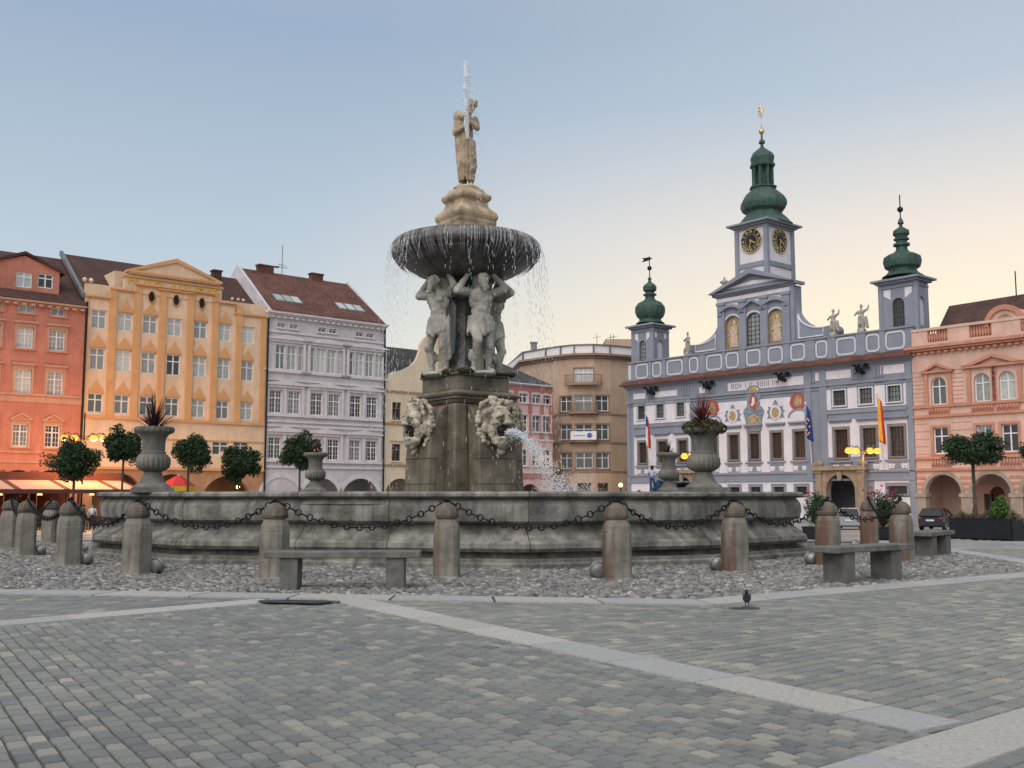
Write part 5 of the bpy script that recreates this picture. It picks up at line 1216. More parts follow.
zap = Z(754.7, 268.5, o_); xm = (x0+x1)/2
def vol(s, xs, zt):
    """concave sweep ending in a scroll"""
    P = []; w_ = 3.1; zb_ = zp1-.05; hh = (zt-zb_)
    for k in range(13): t_ = k/12*pi/2; P.append((xs+s*w_*(1-cos(t_)), zb_+1.2+(hh-1.2)*(1-sin(t_))))
    for k in range(10): a = pi*.5-k/9*pi*.75; P.append((xs+s*(w_+.75+.75*sin(0)+.0)+s*.75*cos(a), zb_+.62+.62*sin(a)))
    P += [(xs+s*(w_+.9), zb_-.3), (xs, zb_-.3)]
    return P
for s, xs, zt in ((-1, x0, Z(717, 322, o_)), (1, x1, Z(794.5, 302, o_))):
    gb_.prism(vol(s, xs, zt), o_+.1, o_+.9)
gb_.build('gable_wall', M['thb'], h)
t = MB(); cornice(t, x0, x1, zc_-.05, y=o_, steps=((.12,.15),(.3,.15),(.5,.12))); t.box(x0-.4, x0+.0, o_-.3, o_+1.25, zc_+.1, zc_+.37); t.box(x1, x1+.4, o_-.3, o_+1.25, zc_+.1, zc_+.37)
t.prism([(x0-.6, zc_+.37), (xm, zap), (x1+.35, zc_+.37), (x1-.1, zc_+.37), (xm, zap-.55), (x0+.1, zc_+.37)], o_-.75, o_+1.25); t.prism([(x0, zc_+.37), (xm, zap-.5), (x1, zc_+.37)], o_-.1, o_+1.2)
for px in (722, 743.3, 764.8, 787): x = X(px, 320, o_); t.box(x-.42, x+.42, o_-.22, o_+.004, zp1, zc_-.55); t.box(x-.52, x+.52, o_-.3, o_+.004, zc_-.85, zc_-.55)
t.box(x1-.4, x1+.003, o_-.1, o_+.004, zp1, zc_)
for k, (p, _) in enumerate(wp):
    x = X(p, 330, o_); n = 10; b = wz1+.35; rr = wr+.5; up_ = .75 if k == 1 else .5
    Q = [(x-rr+2*rr*i/n, b+(up_*(1-abs(2*i/n-1)) if k == 1 else up_*sin(pi*i/n))) for i in range(n+1)]
    for (ax, az), (bx_, bz) in zip(Q, Q[1:]): t.prism([(ax, az), (bx_, bz), (bx_, bz+.22), (ax, az+.22)], o_-.4, o_+.004)
    t.box(x-rr-.15, x-rr+.35, o_-.35, o_+.003, b-.2, b+.05); t.box(x+rr-.35, x+rr+.15, o_-.35, o_+.003, b-.2, b+.05)
bevel(t.build('pediment', M['thb'], h), .012, 1)
t = MB(); t.prism([(xm-3.6, zc_+.75), (xm, zap-1.15), (xm+3.6, zc_+.75)], o_-.13, o_-.09); t.box(x0, x1, o_-.05, o_+.002, zc_-.5, zc_-.12)
for k, (p, _) in enumerate(wp):
    x = X(p, 330, o_); t.prism([(x-wr-.35, wz1+.7), (x-wr-.35, zc_-.75), (x+wr+.35, zc_-.75), (x+wr+.35, wz1+.7), (x, wz1+1.35)], o_-.03, o_+.002)
    n = 12; sp = wz1-wr
    for i in range(n):
        a, b = pi*i/n, pi*(i+1)/n; t.prism([(x+(wr+.08)*cos(a), sp+(wr+.08)*sin(a)), (x+(wr+.22)*cos(a), sp+(wr+.22)*sin(a)), (x+(wr+.22)*cos(b), sp+(wr+.22)*sin(b)), (x+(wr+.08)*cos(b), sp+(wr+.08)*sin(b))], o_-.04, o_+.002)
for s, xs, zt in ((-1, x0, Z(717, 322, o_)), (1, x1, Z(794.5, 302, o_))):
    P = vol(s, xs, zt); ps = [(xs+s*.35+s*2.6*(1-cos(k/10*pi/2)), o_+.07, zp1+1.1+(zt-zp1-2.3)*(1-sin(k/10*pi/2))) for k in range(11)]; ps = ps+[(xs+s*2.95, o_+.07, zp1+.35), (xs+s*.35, o_+.07, zp1+.35)]
    t.tube(ps, .09, 5, close=True)
t.build('white_mouldings', M['thw'], h)
for p, st in wp:
    x = X(p, 330, o_); hh = wz1-wz0
    if st == 'g': window(h, x, wz0, 2*wr, hh, 'g', fm='darkframe', gm='curtain', arch=1, depth=.2, y=o_)
    else:
        b = MB(); P = [(x-wr, wz0), (x+wr, wz0)]+[(x+wr*cos(pi*k/12), wz1-wr+wr*sin(pi*k/12)) for k in range(13)]; b.add([(a, o_+.25, c) for a, c in P], [tuple(range(len(P)))]); nb = b.build('painted_niche', M['painted'], h)
        b = MB(); yy = o_+.22; b.ball((x+.05, yy, wz0+hh*.80), (.2, .05, .26)); b.taper(x, yy, wz0+hh*.1, wz0+hh*.72, 1.0, .62, .06, .06); b.limb((x-.3, yy, wz0+hh*.68), (x-.5, yy, wz0+hh*.45), .12, .1); b.limb((x+.3, yy, wz0+hh*.68), (x+.42, yy, wz0+hh*.5), .12, .1)
        b.build('painted_saint', mat('painted robe', (.56,.50,.40), .8, .5, 5, 0, col2=(.30,.16,.10)), nb)
# ---- clock tower
ot = 2.2; tx0, tx1 = X(737.5, 245, ot), X(766.4, 245, ot); tw = tx1-tx0; td = tw*1.22; ztt = Z(766.4, 221.5, ot); tcx, tcy = (tx0+tx1)/2, ot+td/2
tb = MB(); tb.box(tx0, tx1, ot, ot+td, zc_-1, ztt-.2); tb.build('tower_walls', M['thw'], h)
t = MB()
for xx in (tx0, tx1):
    for yy in (ot, ot+td): t.box(xx-.22, xx+.22, yy-.22, yy+.22, zc_, ztt-.2)
def ringbox(mb, e, z0, z1): mb.box(tx0-e, tx1+e, ot-e, ot+td+e, z0, z1)
zbm = Z(766.4, 262, ot); ringbox(t, .12, zbm-.25, zbm+.25)
for e, a, b in ((.2, -.35, -.15), (.45, -.15, .05), (.8, .05, .25)): ringbox(t, e, ztt+a, ztt+b)
bevel(t.build('tower_trim', M['thb'], h), .02, 1)
zck = Z(753, 240.6, ot); cr = (X(763.2, 240, ot)-X(742.8, 240, ot))/2
blk = mat('clock face black', (.02,.02,.022), .5, .2, 5, 0)
num = ['XII','I','II','III','IIII','V','VI','VII','VIII','IX','X','XI']
for q in (Matrix.Translation((tcx, ot-.02, zck)), Matrix.Translation((tx1+.02, tcy, zck)) @ Matrix.Rotation(pi/2, 4, 'Z')):
    c = MB(); c.lathe([(cr*.99, 0), (cr*.99, .08), (0, .08)], 40, M=q @ Matrix.Rotation(pi/2, 4, 'X')); fc = c.build('clock_face', blk, h)
    c = MB(); c.tube([q @ Vector((cr*cos(a), -.1, cr*sin(a))) for a in [2*pi*k/40 for k in range(40)]], .04, 6, close=True)
    c.tube([q @ Vector((cr*.55*cos(a), -.1, cr*.55*sin(a))) for a in [2*pi*k/30 for k in range(30)]], .015, 5, close=True)
    for k in range(12):
        a = pi/2-k*pi/6; Q = q @ Matrix.Translation((cr*.78*cos(a), -.11, cr*.78*sin(a))) @ Matrix.Rotation(pi/2, 4, 'X') @ Matrix.Rotation(a-pi/2, 4, 'Z')
        w_ = .042; s_ = num[k]; tot_ = len(s_)*.13
        for i, ch in enumerate(s_):
            cx = -tot_/2+.13*(i+.5)
            if ch == 'I': c.box(cx-w_/2, cx+w_/2, -cr*.12, cr*.12, 0, .03, M=Q)
            elif ch == 'V':
                for s in (-1, 1): c.add([(cx+s*.015-w_/2, -cr*.12, 0), (cx+s*.015+w_/2, -cr*.12, 0), (cx+s*.11+w_/2, cr*.12, 0), (cx+s*.11-w_/2, cr*.12, 0)], [(0,1,2,3)], 0, Q)
            else:
                for s in (-1, 1): c.add([(cx-s*.1-w_/2, -cr*.12, .01), (cx-s*.1+w_/2, -cr*.12, .01), (cx+s*.1+w_/2, cr*.12, .01), (cx+s*.1-w_/2, cr*.12, .01)], [(0,1,2,3)], 0, Q)
    c.build('numerals', mat('gilt numerals', (.66,.50,.28), .5, .1, 5, 0), fc)
    for nm, a, l_, w_ in (('hour_hand', radians(-30), cr*.5, .13), ('minute_hand', radians(-100), cr*.78, .09)):
        c = MB(); Q = q @ Matrix.Translation((0, -.16, 0)) @ Matrix.Rotation(-a, 4, 'Y'); c.prism([(-cr*.12, -w_/2), (l_*.8, -w_/2), (l_, 0), (l_*.8, w_/2), (-cr*.12, w_/2)], -.02, .02, M=Q); c.build(nm, M['gold'], fc)
zz = lambda py: Z(764, py, ot+td/2-1)
def oct_roof(mb, prof, c, seg=8, ph=pi/8, ribs=True):
    mb.lathe(prof, seg, c, ph)
dm = MB(); z_ = ztt+.25; hw = tw/2+.5
pf = [(hw*1.30, z_), (hw*1.18, z_+.25), (hw*1.0, zz(216)), (hw*.82, zz(212)), (hw*.80, zz(210)), (hw*.98, zz(207)), (hw*1.06, zz(203)), (hw*1.05, zz(199)), (hw*.92, zz(194)), (hw*.70, zz(189.5)), (hw*.58, zz(187)), (hw*.56, zz(185.5)), (hw*.62, zz(185)), (hw*.62, zz(183.5)), (hw*.42, zz(183))]
dm.lathe(pf, 8, (tcx, tcy, 0), pi/8); lr = hw*.42
for k in range(8): a = pi/8+k*pi/4; dm.box(-.12, .12, -.12, .12, zz(183), zz(163), M=Matrix.Translation((tcx+lr*cos(a), tcy+lr*sin(a), 0)))
dm.lathe([(lr*.5, zz(183)), (lr*.5, zz(163))], 8, (tcx, tcy, 0), pi/8)
dm.lathe([(lr*1.0, zz(163.5)), (lr*1.35, zz(163)), (lr*1.4, zz(161)), (lr*1.2, zz(160)), (lr*1.25, zz(157)), (lr*1.32, zz(153.5)), (lr*1.15, zz(150)), (lr*.7, zz(146.5)), (lr*.35, zz(144)), (.16, zz(142)), (.14, zz(139.5)), (.34, zz(138.5)), (.3, zz(136.5)), (.1, zz(134)), (.09, zz(128))], 8, (tcx, tcy, 0), pi/8)
autosmooth(dm.build('copper_dome', M['copper'], h), 28)
sp = MB(); sp.ball((tcx, tcy, zz(126.5)), .3); sp.tube([(tcx, tcy, zz(128)), (tcx, tcy, zz(111))], .045, 6); sp.build('gilt_ball', M['gold'], h, True)
ln = MB(); z0_ = zz(111); B_ = ln.ball
Mx = Matrix.Translation((tcx, tcy, z0_)); 
for c, r in (((0, 0, .45), (.16, .1, .38)), ((-.12, 0, .95), (.17, .1, .17)), ((-.2, 0, .62), (.26, .06, .07)), ((-.22, 0, .38), (.22, .05, .06)), ((.05, 0, .08), (.1, .08, .2)), ((-.2, 0, .12), (.18, .05, .07)), ((.22, 0, .55), (.2, .04, .05)), ((.36, 0, .8), (.07, .04, .22)), ((-.12, 0, 1.15), (.14, .06, .05))): B_(Mx @ Vector(c), r)
remesh(ln.build('weathervane', M['gold'], h), .04)
# ---- side towers
def side_tower(pxl, pxc, pyt, pyb, o, dome, W2=None, name='left'):
    x0, x1 = X(pxl, pyt, o), X(pxc, pyt, o); w_ = x1-x0; zt = Z(pxc, pyt, o); d_ = w_*(.92 if pxl < 700 else .6); cx, cy = (x0+x1)/2, o+d_/2
    b = MB(); z0 = zp1-1.2; wz = (zp1+.15, zt-1.4); r = w_*.17
    wall(b, x0, x1, z0, zt, [(cx-r, cx+r, *wz, 1)], .25, y=o)
    b.quad((x0, o, z0), (x0, o+d_, z0), (x0, o+d_, zt), (x0, o, zt)); b.quad((x0, o+d_, z0), (x1, o+d_, z0), (x1, o+d_, zt), (x0, o+d_, zt))
    s = MB(); wall(s, 0, d_, z0, zt, [(d_/2-r, d_/2+r, *wz, 1)], .25); b.add(s.v, s.f, 0, Matrix.Translation((x1, o, 0)) @ Matrix.Rotation(pi/2, 4, 'Z'))
    b.box(x0+.3, x1-.3, o+.3, o+d_-.3, z0, zt)
    tw_ = b.build('side_tower', M['thb'], h)
    window(h, cx, wz[0], 2*r, wz[1]-wz[0], 'g', fm='darkframe', gm='curtain', arch=1, depth=.18, y=o)
    n_ = MB(); P = [(-r, wz[0]), (r, wz[0])]+[(r*cos(pi*k/12), wz[1]-r+r*sin(pi*k/12)) for k in range(13)]; n_.add([(x1-.2, cy+a, c) for a, c in P], [tuple(range(len(P)))]); n_.build('blind_window', M['thl'], tw_)
    t = MB()
    for e, a, c in ((.1, -.5, -.35), (.3, -.1, .1), (.6, .1, .28)): t.box(x0-e, x1+e, o-e, o+d_+e, zt+a, zt+c)
    t.taper(cx, cy, zt+.28, zt+.55, w_+.9, w_*.7, d_+.9, d_*.7)
    for xx in (x0, x1): t.box(xx-.18, xx+.18, o-.06, o+.25, z0, zt); 
    t.box(x1-.2, x1+.06, o+d_-.3, o+d_+.04, z0, zt); bevel(t.build('cornice', M['thb'], tw_), .012, 1)
    t = MB()
    for s in (-1, 1): t = MB(); t.prism([(cx+s*(r+.1), zt-1.5), (cx+s*(r+.1), zt-.6), (cx+s*(w_/2-.35), zt-.6), (cx+s*(w_/2-.35), zt-1.1)], o-.03, o+.002); t.build('white_corner', M['thw'], tw_); t = MB(); t.box(x1-.002, x1+.03, cy+s*(r+.1)-(.0 if s > 0 else d_/2-.45-r), cy+s*(r+.1)+(d_/2-.45-r if s > 0 else 0), zt-1.2, zt-.6); t.build('white_corner', M['thw'], tw_)
    dm = MB(); zc = lambda py: Z((pxl+pxc)/2+6, py, o+d_/2); pf = [(r_*w_/2, zc(py)) for r_, py in dome['prof']]; dm.lathe(pf, 24, (cx, cy, 0), 0, flute=lambda a, z: 1+.018*abs(sin(6*a))); autosmooth(dm.build('copper_dome', M['copper'], tw_), 30)
    sp = MB(); yb, yt2 = dome['ball'], dome['tip']; sp.tube([(cx, cy, zc(dome['prof'][-1][1])), (cx, cy, zc(yt2))], .05, 6); sp.ball((cx, cy, zc(yb)), .26); sp.build('finial', M['darkmetal'], tw_, True)
    if dome.get('flag'):
        q = MB(); z = zc(yt2); q.prism([(cx, z-.1), (cx-1.1, z-.05), (cx-.8, z-.25), (cx-1.1, z-.5), (cx, z-.45)], cy-.02, cy+.02); q.prism([(cx, z-.1), (cx+.45, z-.3), (cx, z-.45)], cy-.02, cy+.02); q.build('weathervane', M['darkmetal'], tw_)
    return cx, cy
side_tower(632.5, 652, 326, 362, .9, dict(prof=[(1.1,324),(.85,321.5),(.8,320),(1.02,317),(1.14,312.5),(1.12,307.5),(.9,303.5),(.5,301),(.36,299),(.36,296.5),(.5,295.8),(.5,294.6),(.34,293.6),(.34,292.4),(.50,291),(.52,287.5),(.4,285),(.15,282.8),(.1,280.5),(.16,279.2),(.04,277)], ball=268.5, tip=256.5, flag=1))
side_tower(879.5, 915.2, 278.8, 330, .9, dict(prof=[(1.05,277),(.85,274.5),(.7,271.5),(.72,269.5),(.9,267),(.97,262),(.93,257.5),(.7,254.5),(.42,252.5),(.30,250),(.28,246.5),(.42,245.5),(.42,243.5),(.28,242.5),(.28,240.5),(.38,239.8),(.40,238.5),(.30,238),(.32,236),(.42,234),(.40,230.5),(.26,228.5),(.1,226.5),(.08,224),(.16,223),(.14,221),(.04,217)], ball=208.8, tip=194))
# roof of the building behind the parapet
rf = MB(); roofm(rf, 1, W_-1, zp1-1.2, zp1+.0, 6, D, e=-1.5); rf.build('roof', M['tileb'], h)
# ---- painted arms above the centre windows
def shield(px, py0, py1, w_, m, crown=True, white=False):
    x = X(px, 415); a, b = Z(px, py1), Z(px, py0); e = MB(); P = []
    for k in range(28):
        t_ = 2*pi*k/28; rr = 1+.05*cos(7*t_)+.03*sin(11*t_)-.10*abs(sin(t_))*max(0, cos(t_)); P.append((x+w_/2*rr*sin(t_), (a+b)/2+(b-a)/2*rr*cos(t_)))
    e.prism(P, -.075, -.035); return e.build('painted_arms', m, h)
for k, c in enumerate(loC):
    px = [712.5, 733.4, 754, 776.4, 799.4][k]
for px, a, b in ((712.6, 417, 399.5), (798.5, 411, 392)):
    sh = shield(px, b, a, 1.75, M['redp']); e = MB(); x = X(px, 405); z = Z(px, (a+b)/2); e.ball((x, -.09, z), (.42, .03, .55)); e.build('figure', M['painted'], sh); 
    e = MB(); n = 12; zb_ = Z(px, a+6); 
    for i in range(n): t0, t1 = pi*i/n, pi*(i+1)/n; e.prism([(x+.95*cos(t0), zb_+.6*sin(t0)), (x+1.15*cos(t0), zb_+.8*sin(t0)), (x+1.15*cos(t1), zb_+.8*sin(t1)), (x+.95*cos(t1), zb_+.6*sin(t1))], -.08, -.035)
    e.build('arched_frame', M['thb'], sh)
for px, yb, yt in ((733, 421, 404.5), (776, 418, 400)):
    x = X(px, 412); a = Z(px, yb); b = Z(px, yt); e = MB()
    Q = [(-.95, 0), (-.8, .5), (-1.0, .9), (-.75, 1.2), (-.85, 1.55), (-.45, 1.45), (-.2, 1.75), (-.25, 2.1), (-.1, 2.1), (-.1, 2.35), (.1, 2.35), (.1, 2.1), (.25, 2.1), (.2, 1.75), (.45, 1.45), (.85, 1.55), (.75, 1.2), (1.0, .9), (.8, .5), (.95, 0)]; k_ = (b-a)/2.35
    e.prism([(x+u, a+v*k_) for u, v in Q], -.08, -.035); sh = e.build('painted_arms', M['bluep'], h)
    e = MB(); e.lathe([(.62, 0), (.62, .03), (0, .03)], 20, M=Matrix.Translation((x, -.082, a+.75*k_)) @ Matrix.Rotation(pi/2, 4, 'X') @ Matrix.Diagonal((1, 1.1, 1, 1))); wf = e.build('white_disc', M['thw'], sh)
    e = MB(); e.lathe([(.42, 0), (.42, .03), (0, .03)], 16, M=Matrix.Translation((x, -.115, a+.72*k_)) @ Matrix.Rotation(pi/2, 4, 'X') @ Matrix.Diagonal((1, 1.15, 1, 1))); e.build('charge', M['painted'], wf)
x = X(754, 410); e = MB(); a = Z(754, 431.5); b = Z(754, 385.5); H_ = b-a
Q = [(-.9, 0), (-1.0, .25), (-1.3, .42), (-1.1, .5), (-.8, .55), (-.75, .68), (-1.0, .74), (-.8, .82), (-.75, .95), (-.3, 1), (.3, 1), (.75, .95), (.8, .82), (1.0, .74), (.75, .68), (.8, .55), (1.1, .5), (1.3, .42), (1.0, .25), (.9, 0)]
e.prism([(x+u*.95, a+v*H_) for u, v in Q], -.085, -.035); sh = e.build('painted_arms', M['bluep'], h)
for m, z_, rx, rz in (('gold', .9, .6, .3), ('redp', .64, .48, .75), ('painted', .2, .75, .75)):
    e = MB(); e.ball((x, -.09, a+z_*H_), (rx, .05, rz), seg=14, rings=8); e.build('charge', M[m], sh)
e = MB(); e.ball((x+.03, -.14, a+.66*H_), (.16, .03, .4)); e.ball((x-.12, -.14, a+.58*H_), (.14, .03, .16)); e.box(x-.03, x+.03, -.1, -.04, a+H_, a+H_*1.1); e.build('lion', M['thw'], sh)
# worn inscription in the frieze panel
ins = MB(); rnd = random.Random(4); x = X(730, 385)+.2
while x < X(780, 385):
    hh = .52; zb_ = Z(760, 386.8); k = rnd.choice('IHNTVO')
    w_ = .3
    if k in 'IHNT': ins.box(x, x+.07, -.06, -.042, zb_, zb_+hh)
    if k in 'HN': ins.box(x+w_-.07, x+w_, -.06, -.042, zb_, zb_+hh)
    if k == 'H': ins.box(x+.07, x+w_-.07, -.06, -.042, zb_+.22, zb_+.3)
    if k == 'T': ins.box(x-.1, x+.17, -.06, -.042, zb_+hh-.07, zb_+hh)
    if k == 'V': ins.prism([(x, zb_+hh), (x+.13, zb_), (x+.2, zb_), (x+.33, zb_+hh), (x+.25, zb_+hh), (x+.165, zb_+.12), (x+.08, zb_+hh)], -.06, -.042)
    if k == 'O': rrect(ins, x, x+w_, zb_, zb_+hh, -.06, -.042, .13, .07)
    x += w_+.14+(.35 if rnd.random() < .15 else 0)
ins.build('inscription', M['bluep'], h)
# dragon spouts under the eave
def spout(px, py):
    x = X(px, py); z = Z(px, py, -1.2); m = MB(); B_ = m.ball; l = m.limb
    l((0, .5, -.1), (0, -.4, .1), .14, .24); B_((0, -.55, .15), (.24, .42, .24)); l((0, -.8, .2), (0, -1.15, .5), .14, .10); B_((0, -1.28, .52), (.12, .22, .12)); l((0, -1.4, .55), (0, -1.62, .5), .07, .04); l((0, -1.35, .45), (0, -1.55, .36), .05, .03)
    for s in (-1, 1):
        for k in range(5): l((s*.12, -.45, .3), (s*(.35+.12*k), -.05-.12*k+.3, .95-.16*k), .05, .025, 6)
        m.add([(s*.12, -.5, .25), (s*.12, -.3, .25), (s*.35, .25, .95), (s*.85, .0, .35), (s*.12, -.5, .2), (s*.12, -.3, .2), (s*.35, .25, .9), (s*.85, .0, .3)], [(0,1,2,3),(4,7,6,5),(0,4,5,1),(1,5,6,2),(2,6,7,3),(3,7,4,0)]); l((s*.15, -.7, .0), (s*.2, -.85, -.3), .07, .04)
    o = m.build('dragon_spout', M['darkmetal'], h); o.location = (x, -.2, z); remesh(o, .05, 0, .1, 1)
for px, py in ((653, 392), (709, 386.5), (784, 378.5), (862, 370.5)): spout(px+1.5, py)
# parapet statues and urn
def saint(px, pyb, pyt, label, seed, o=.45):
    p = f.W(X(px, pyb, o), o, 0); p.z = zp1+GZ; hh = Z(px, pyt, o)-zp1; s = hh/2.5; m = MB(); l = m.limb; B_ = m.ball; rnd = random.Random(seed)
    m.box(-.3, .3, -.3, .3, 0, .3); 
    for s_ in (-1, 1): l((s_*.12, 0, 1.2), (s_*.16, -.1*(s_ > 0), .3), .2, .13)
    for k in range(10): a = 2*pi*k/10; l((.22*cos(a), .17*sin(a), 1.3), (.33*cos(a), .26*sin(a), .4+.15*rnd.random()), .08, .05, 6)
    B_((0, 0, 1.4), (.26, .2, .3)); B_((0, 0, 1.75), (.33, .2, .22)); l((0, 0, 1.9), (.03, -.03, 2.1), .1, .09); B_((.04, -.04, 2.28), (.14, .15, .18))
    l((-.3, 0, 1.8), (-.52, -.1, 1.55), .11, .09); l((-.52, -.1, 1.55), (-.2, -.25, 1.6+.1*rnd.random()), .09, .07)
    if seed == 1: l((.3, 0, 1.8), (.4, -.1, 1.45), .11, .09); l((.4, -.1, 1.45), (.1, -.25, 1.5), .09, .07)
    else: l((.3, 0, 1.82), (.62, -.05, 1.95), .11, .09); l((.62, -.05, 1.95), (.75, -.1, 2.3), .08, .06); l((.5, .1, .4), (.4, .1, 1.3), .12, .1)
    o_ = m.build('statue', M['statue'], None, loc=p); o_.scale = (s, s, s); o_.rotation_euler = (0, 0, f.rz+radians(12*seed-30)); remesh(o_, .045, .05, .12, 1); tag(o_, label, 'statue', 'statues on the town hall parapet')
saint(688, 355, 331.5, 'small stone statue on the parapet beside the left copper domed tower', 1)
saint(833.7, 333, 308.5, 'stone statue on the parapet, left one of the pair beside the right tower', 2)
saint(861.7, 330, 303.5, 'stone statue with a raised arm on the parapet nearest the right tower', 3)
u = MB(); u.lathe([(.22,0),(.2,.5),(.12,.55),(.2,.75),(.42,.9),(.45,1.05),(.3,1.15),(.12,1.2),(.14,1.35),(.06,1.5),(0,1.55)], 14); x = X(724.5, 290, o_)
p = f.W(x, o_, zc_+.37+(zap-zc_)*(x-x0)/(xm-x0) if False else Z(724, 288.5, o_)-.35); o = u.build('stone_finial', M['statue'], None, True, loc=p); tag(o, 'small stone urn finial on the left slope of the town hall pediment', 'finial')
u = MB()
# flags on leaning poles
def flag(px0, py0, px1, py1, cols, fy0, fy1, label, fw, stripes):
    fw *= .62
    a = f.W(X(px0, py0, -.1), -.1, Z(px0, py0, -.1)); Lz = 0
    # pole leans out from the wall: find the tip that lands on its picture position
    zt = Z(px1, py1, -2.2); b = f.W(X(px1, py1, -2.2), -2.2, zt)
    r = empty('flag', a, 0, label, 'flag'); q = MB(); q.tube([(0, 0, 0), b-a], .045, 6); q.ball(b-a, .09); q.build('flag_pole', M['white'], r)
    d = (b-a); t0 = .97; n = 14; side_ = f.ex; mb = MB(); m_ = 5
    L_ = fy1
    for i in range(m_+1):
        for j in range(n+1):
            u_ = i/m_; v = j/n; top = d*t0-d.normalized()*(u_*fw*.55); fold = .16*sin(u_*9+v*3)*(.4+v)
            p = top+Vector((0, 0, -v*L_*(1-.08*u_)))+side_*(u_*fw*.30+.05+fold*.5+.25*v*u_)+Vector((0, 0, 0))-f.n*(fold)
            mb.v.append(tuple(p))
    for i in range(m_):
        for j in range(n): mb.f.append((i*(n+1)+j, (i+1)*(n+1)+j, (i+1)*(n+1)+j+1, i*(n+1)+j+1)); mb.m.append(stripes(i/m_, j/n))
    o = mb.build('cloth', cols, r, True); so = o.modifiers.new('s', 'SOLIDIFY'); so.thickness = .02; return r, o, d
RED = mat('flag red', (.50,.035,.03), .8, .15, 4, 0); YEL = mat('flag yellow', (.75,.42,.05), .8, .15, 4, 0); BLU = mat('flag blue', (.02,.05,.24), .8, .2, 4, 0); WHI = mat('flag white', (.7,.66,.66), .8, .1, 4, 0)
flag(649.5, 470, 645.5, 413, [RED, WHI, BLU], 0, 3.3, 'limp red white and blue flag before the left wing of the town hall', 1.6, lambda u, v: 2 if u < .5 and v < .35 else (1 if u < .45 else 0))
r, o, d = flag(812.5, 468, 805.5, 403, [BLU], 0, 3.0, 'blue flag with gold stars hanging on the town hall front', 1.8, lambda u, v: 0)
st = MB()
for k in range(7):
    a = 2*pi*k/7; c = d*.97-d.normalized()*.5+f.ex*(.32+.14*cos(a))-f.n*(.28)+Vector((0, 0, -1.5+.7*sin(a))); st.ball(c, (.08, .08, .09), seg=6, rings=4)
st.build('star', YEL, o)
flag(884, 468, 876.5, 393, [YEL, RED], 0, 3.9, 'red and yellow flag hanging near the right end of the town hall', 1.8, lambda u, v: 0 if u < .5 else 1)

# ---------------------------------------------------------------- salmon house, right
M['salw'] = mat('salmon plaster', (.64,.43,.35), .9, .16, .6, .08, 30, streak=.4, dirt=(.42,.26,.2)); M['salt'] = mat('terracotta trim', (.52,.245,.165), .85, .15, 1, .1, 30, streak=.35, dirt=(.3,.15,.1)); M['pier'] = mat('arcade stone', (.36,.29,.23), .85, .2, 1.5, .2, 20, streak=.4, dirt=(.18,.14,.11))
f = Fac('A', 914.6, 430); W_ = X(1075, 430)
h = empty('arcaded_house', f.o, f.rz, 'salmon arcaded house with a balustrade and dark roof, at the right edge', 'house')
ez = Z(915, 350.5); zs1 = Z(960, 469); zs2 = Z(960, 457); zm_ = Z(960, 414.5); zm2 = Z(960, 404.5)
c1 = X(938.6, 390); c2 = X(982.3, 390); c3 = X(1007.6, 390); dxx = c3-c2; cols = [c1, c2, c3, c3+(c2-c1)*.99]
up = [(c, Z(982, 401.5), Z(982, 373)) for c in cols]; lo = [(c, Z(982, 452.5), Z(982, 425)) for c in cols]; ww = 1.28
ac = [(X(943.8, 500), X(958.6, 500)-X(943.8, 500)), (X(992, 500), X(1008, 500)-X(992, 500)), (X(1040, 500), 2.2), (X(1087, 500), 2.2)]
zar = Z(992, 476)
r_ = 1.52; sp_ = (W_)/3.0
ac = [(X(943.8, 500), r_), (X(992, 500), r_), (X(992, 500)*2-X(943.8, 500), r_), (X(992, 500)*3-X(943.8, 500)*2, r_)]
ac = [a for a in ac if a[0]+r_ < W_-.1]
zar = Z(943.8, 474.5)
ops = [(c-ww/2, c+ww/2, a, b, 1) for c, a, b in up]+[(c-ww/2, c+ww/2, a, b) for c, a, b in lo]+[(c-r, c+r, 0, zar, 1) for c, r in ac]
mb = MB(); wall(mb, 0, W_, 0, ez, ops, .5); shell(mb, 0, W_, ez, 14); wall(mb, 0, W_, 0, zar+.6, [(ac[1][0]-2.1, ac[1][0]-.9, 0, 3.2, 1), (ac[0][0]+1.3, ac[0][0]+2.2, 0, 2.6)], .3, y=4.2); mb.box(0, W_, .5, 4.2, zar+.6, zar+.7); mb.build('wall', M['salw'], h)
dr = MB(); dr.box(ac[1][0]-2.1, ac[1][0]-.9, 4.45, 4.5, 0, 3.2); dr.build('door', mat('dark red door', (.13,.03,.02), .6, .2, 3, 0), h)
dr = MB(); dr.box(ac[0][0]+1.3, ac[0][0]+2.2, 4.45, 4.5, 0, 2.6); dr.build('door', M['darkframe'], h)
t = MB()
for zz_ in (zs1, zs2): t.box(0, W_, -.2, .004, zz_-.12, zz_+.1)
for zz_ in (zm_, zm2): t.box(0, W_, -.18, .004, zz_-.12, zz_+.1)
cornice(t, 0, W_, ez-.4, dent=.55, steps=((.15,.2),(.45,.2),(.65,.25)))
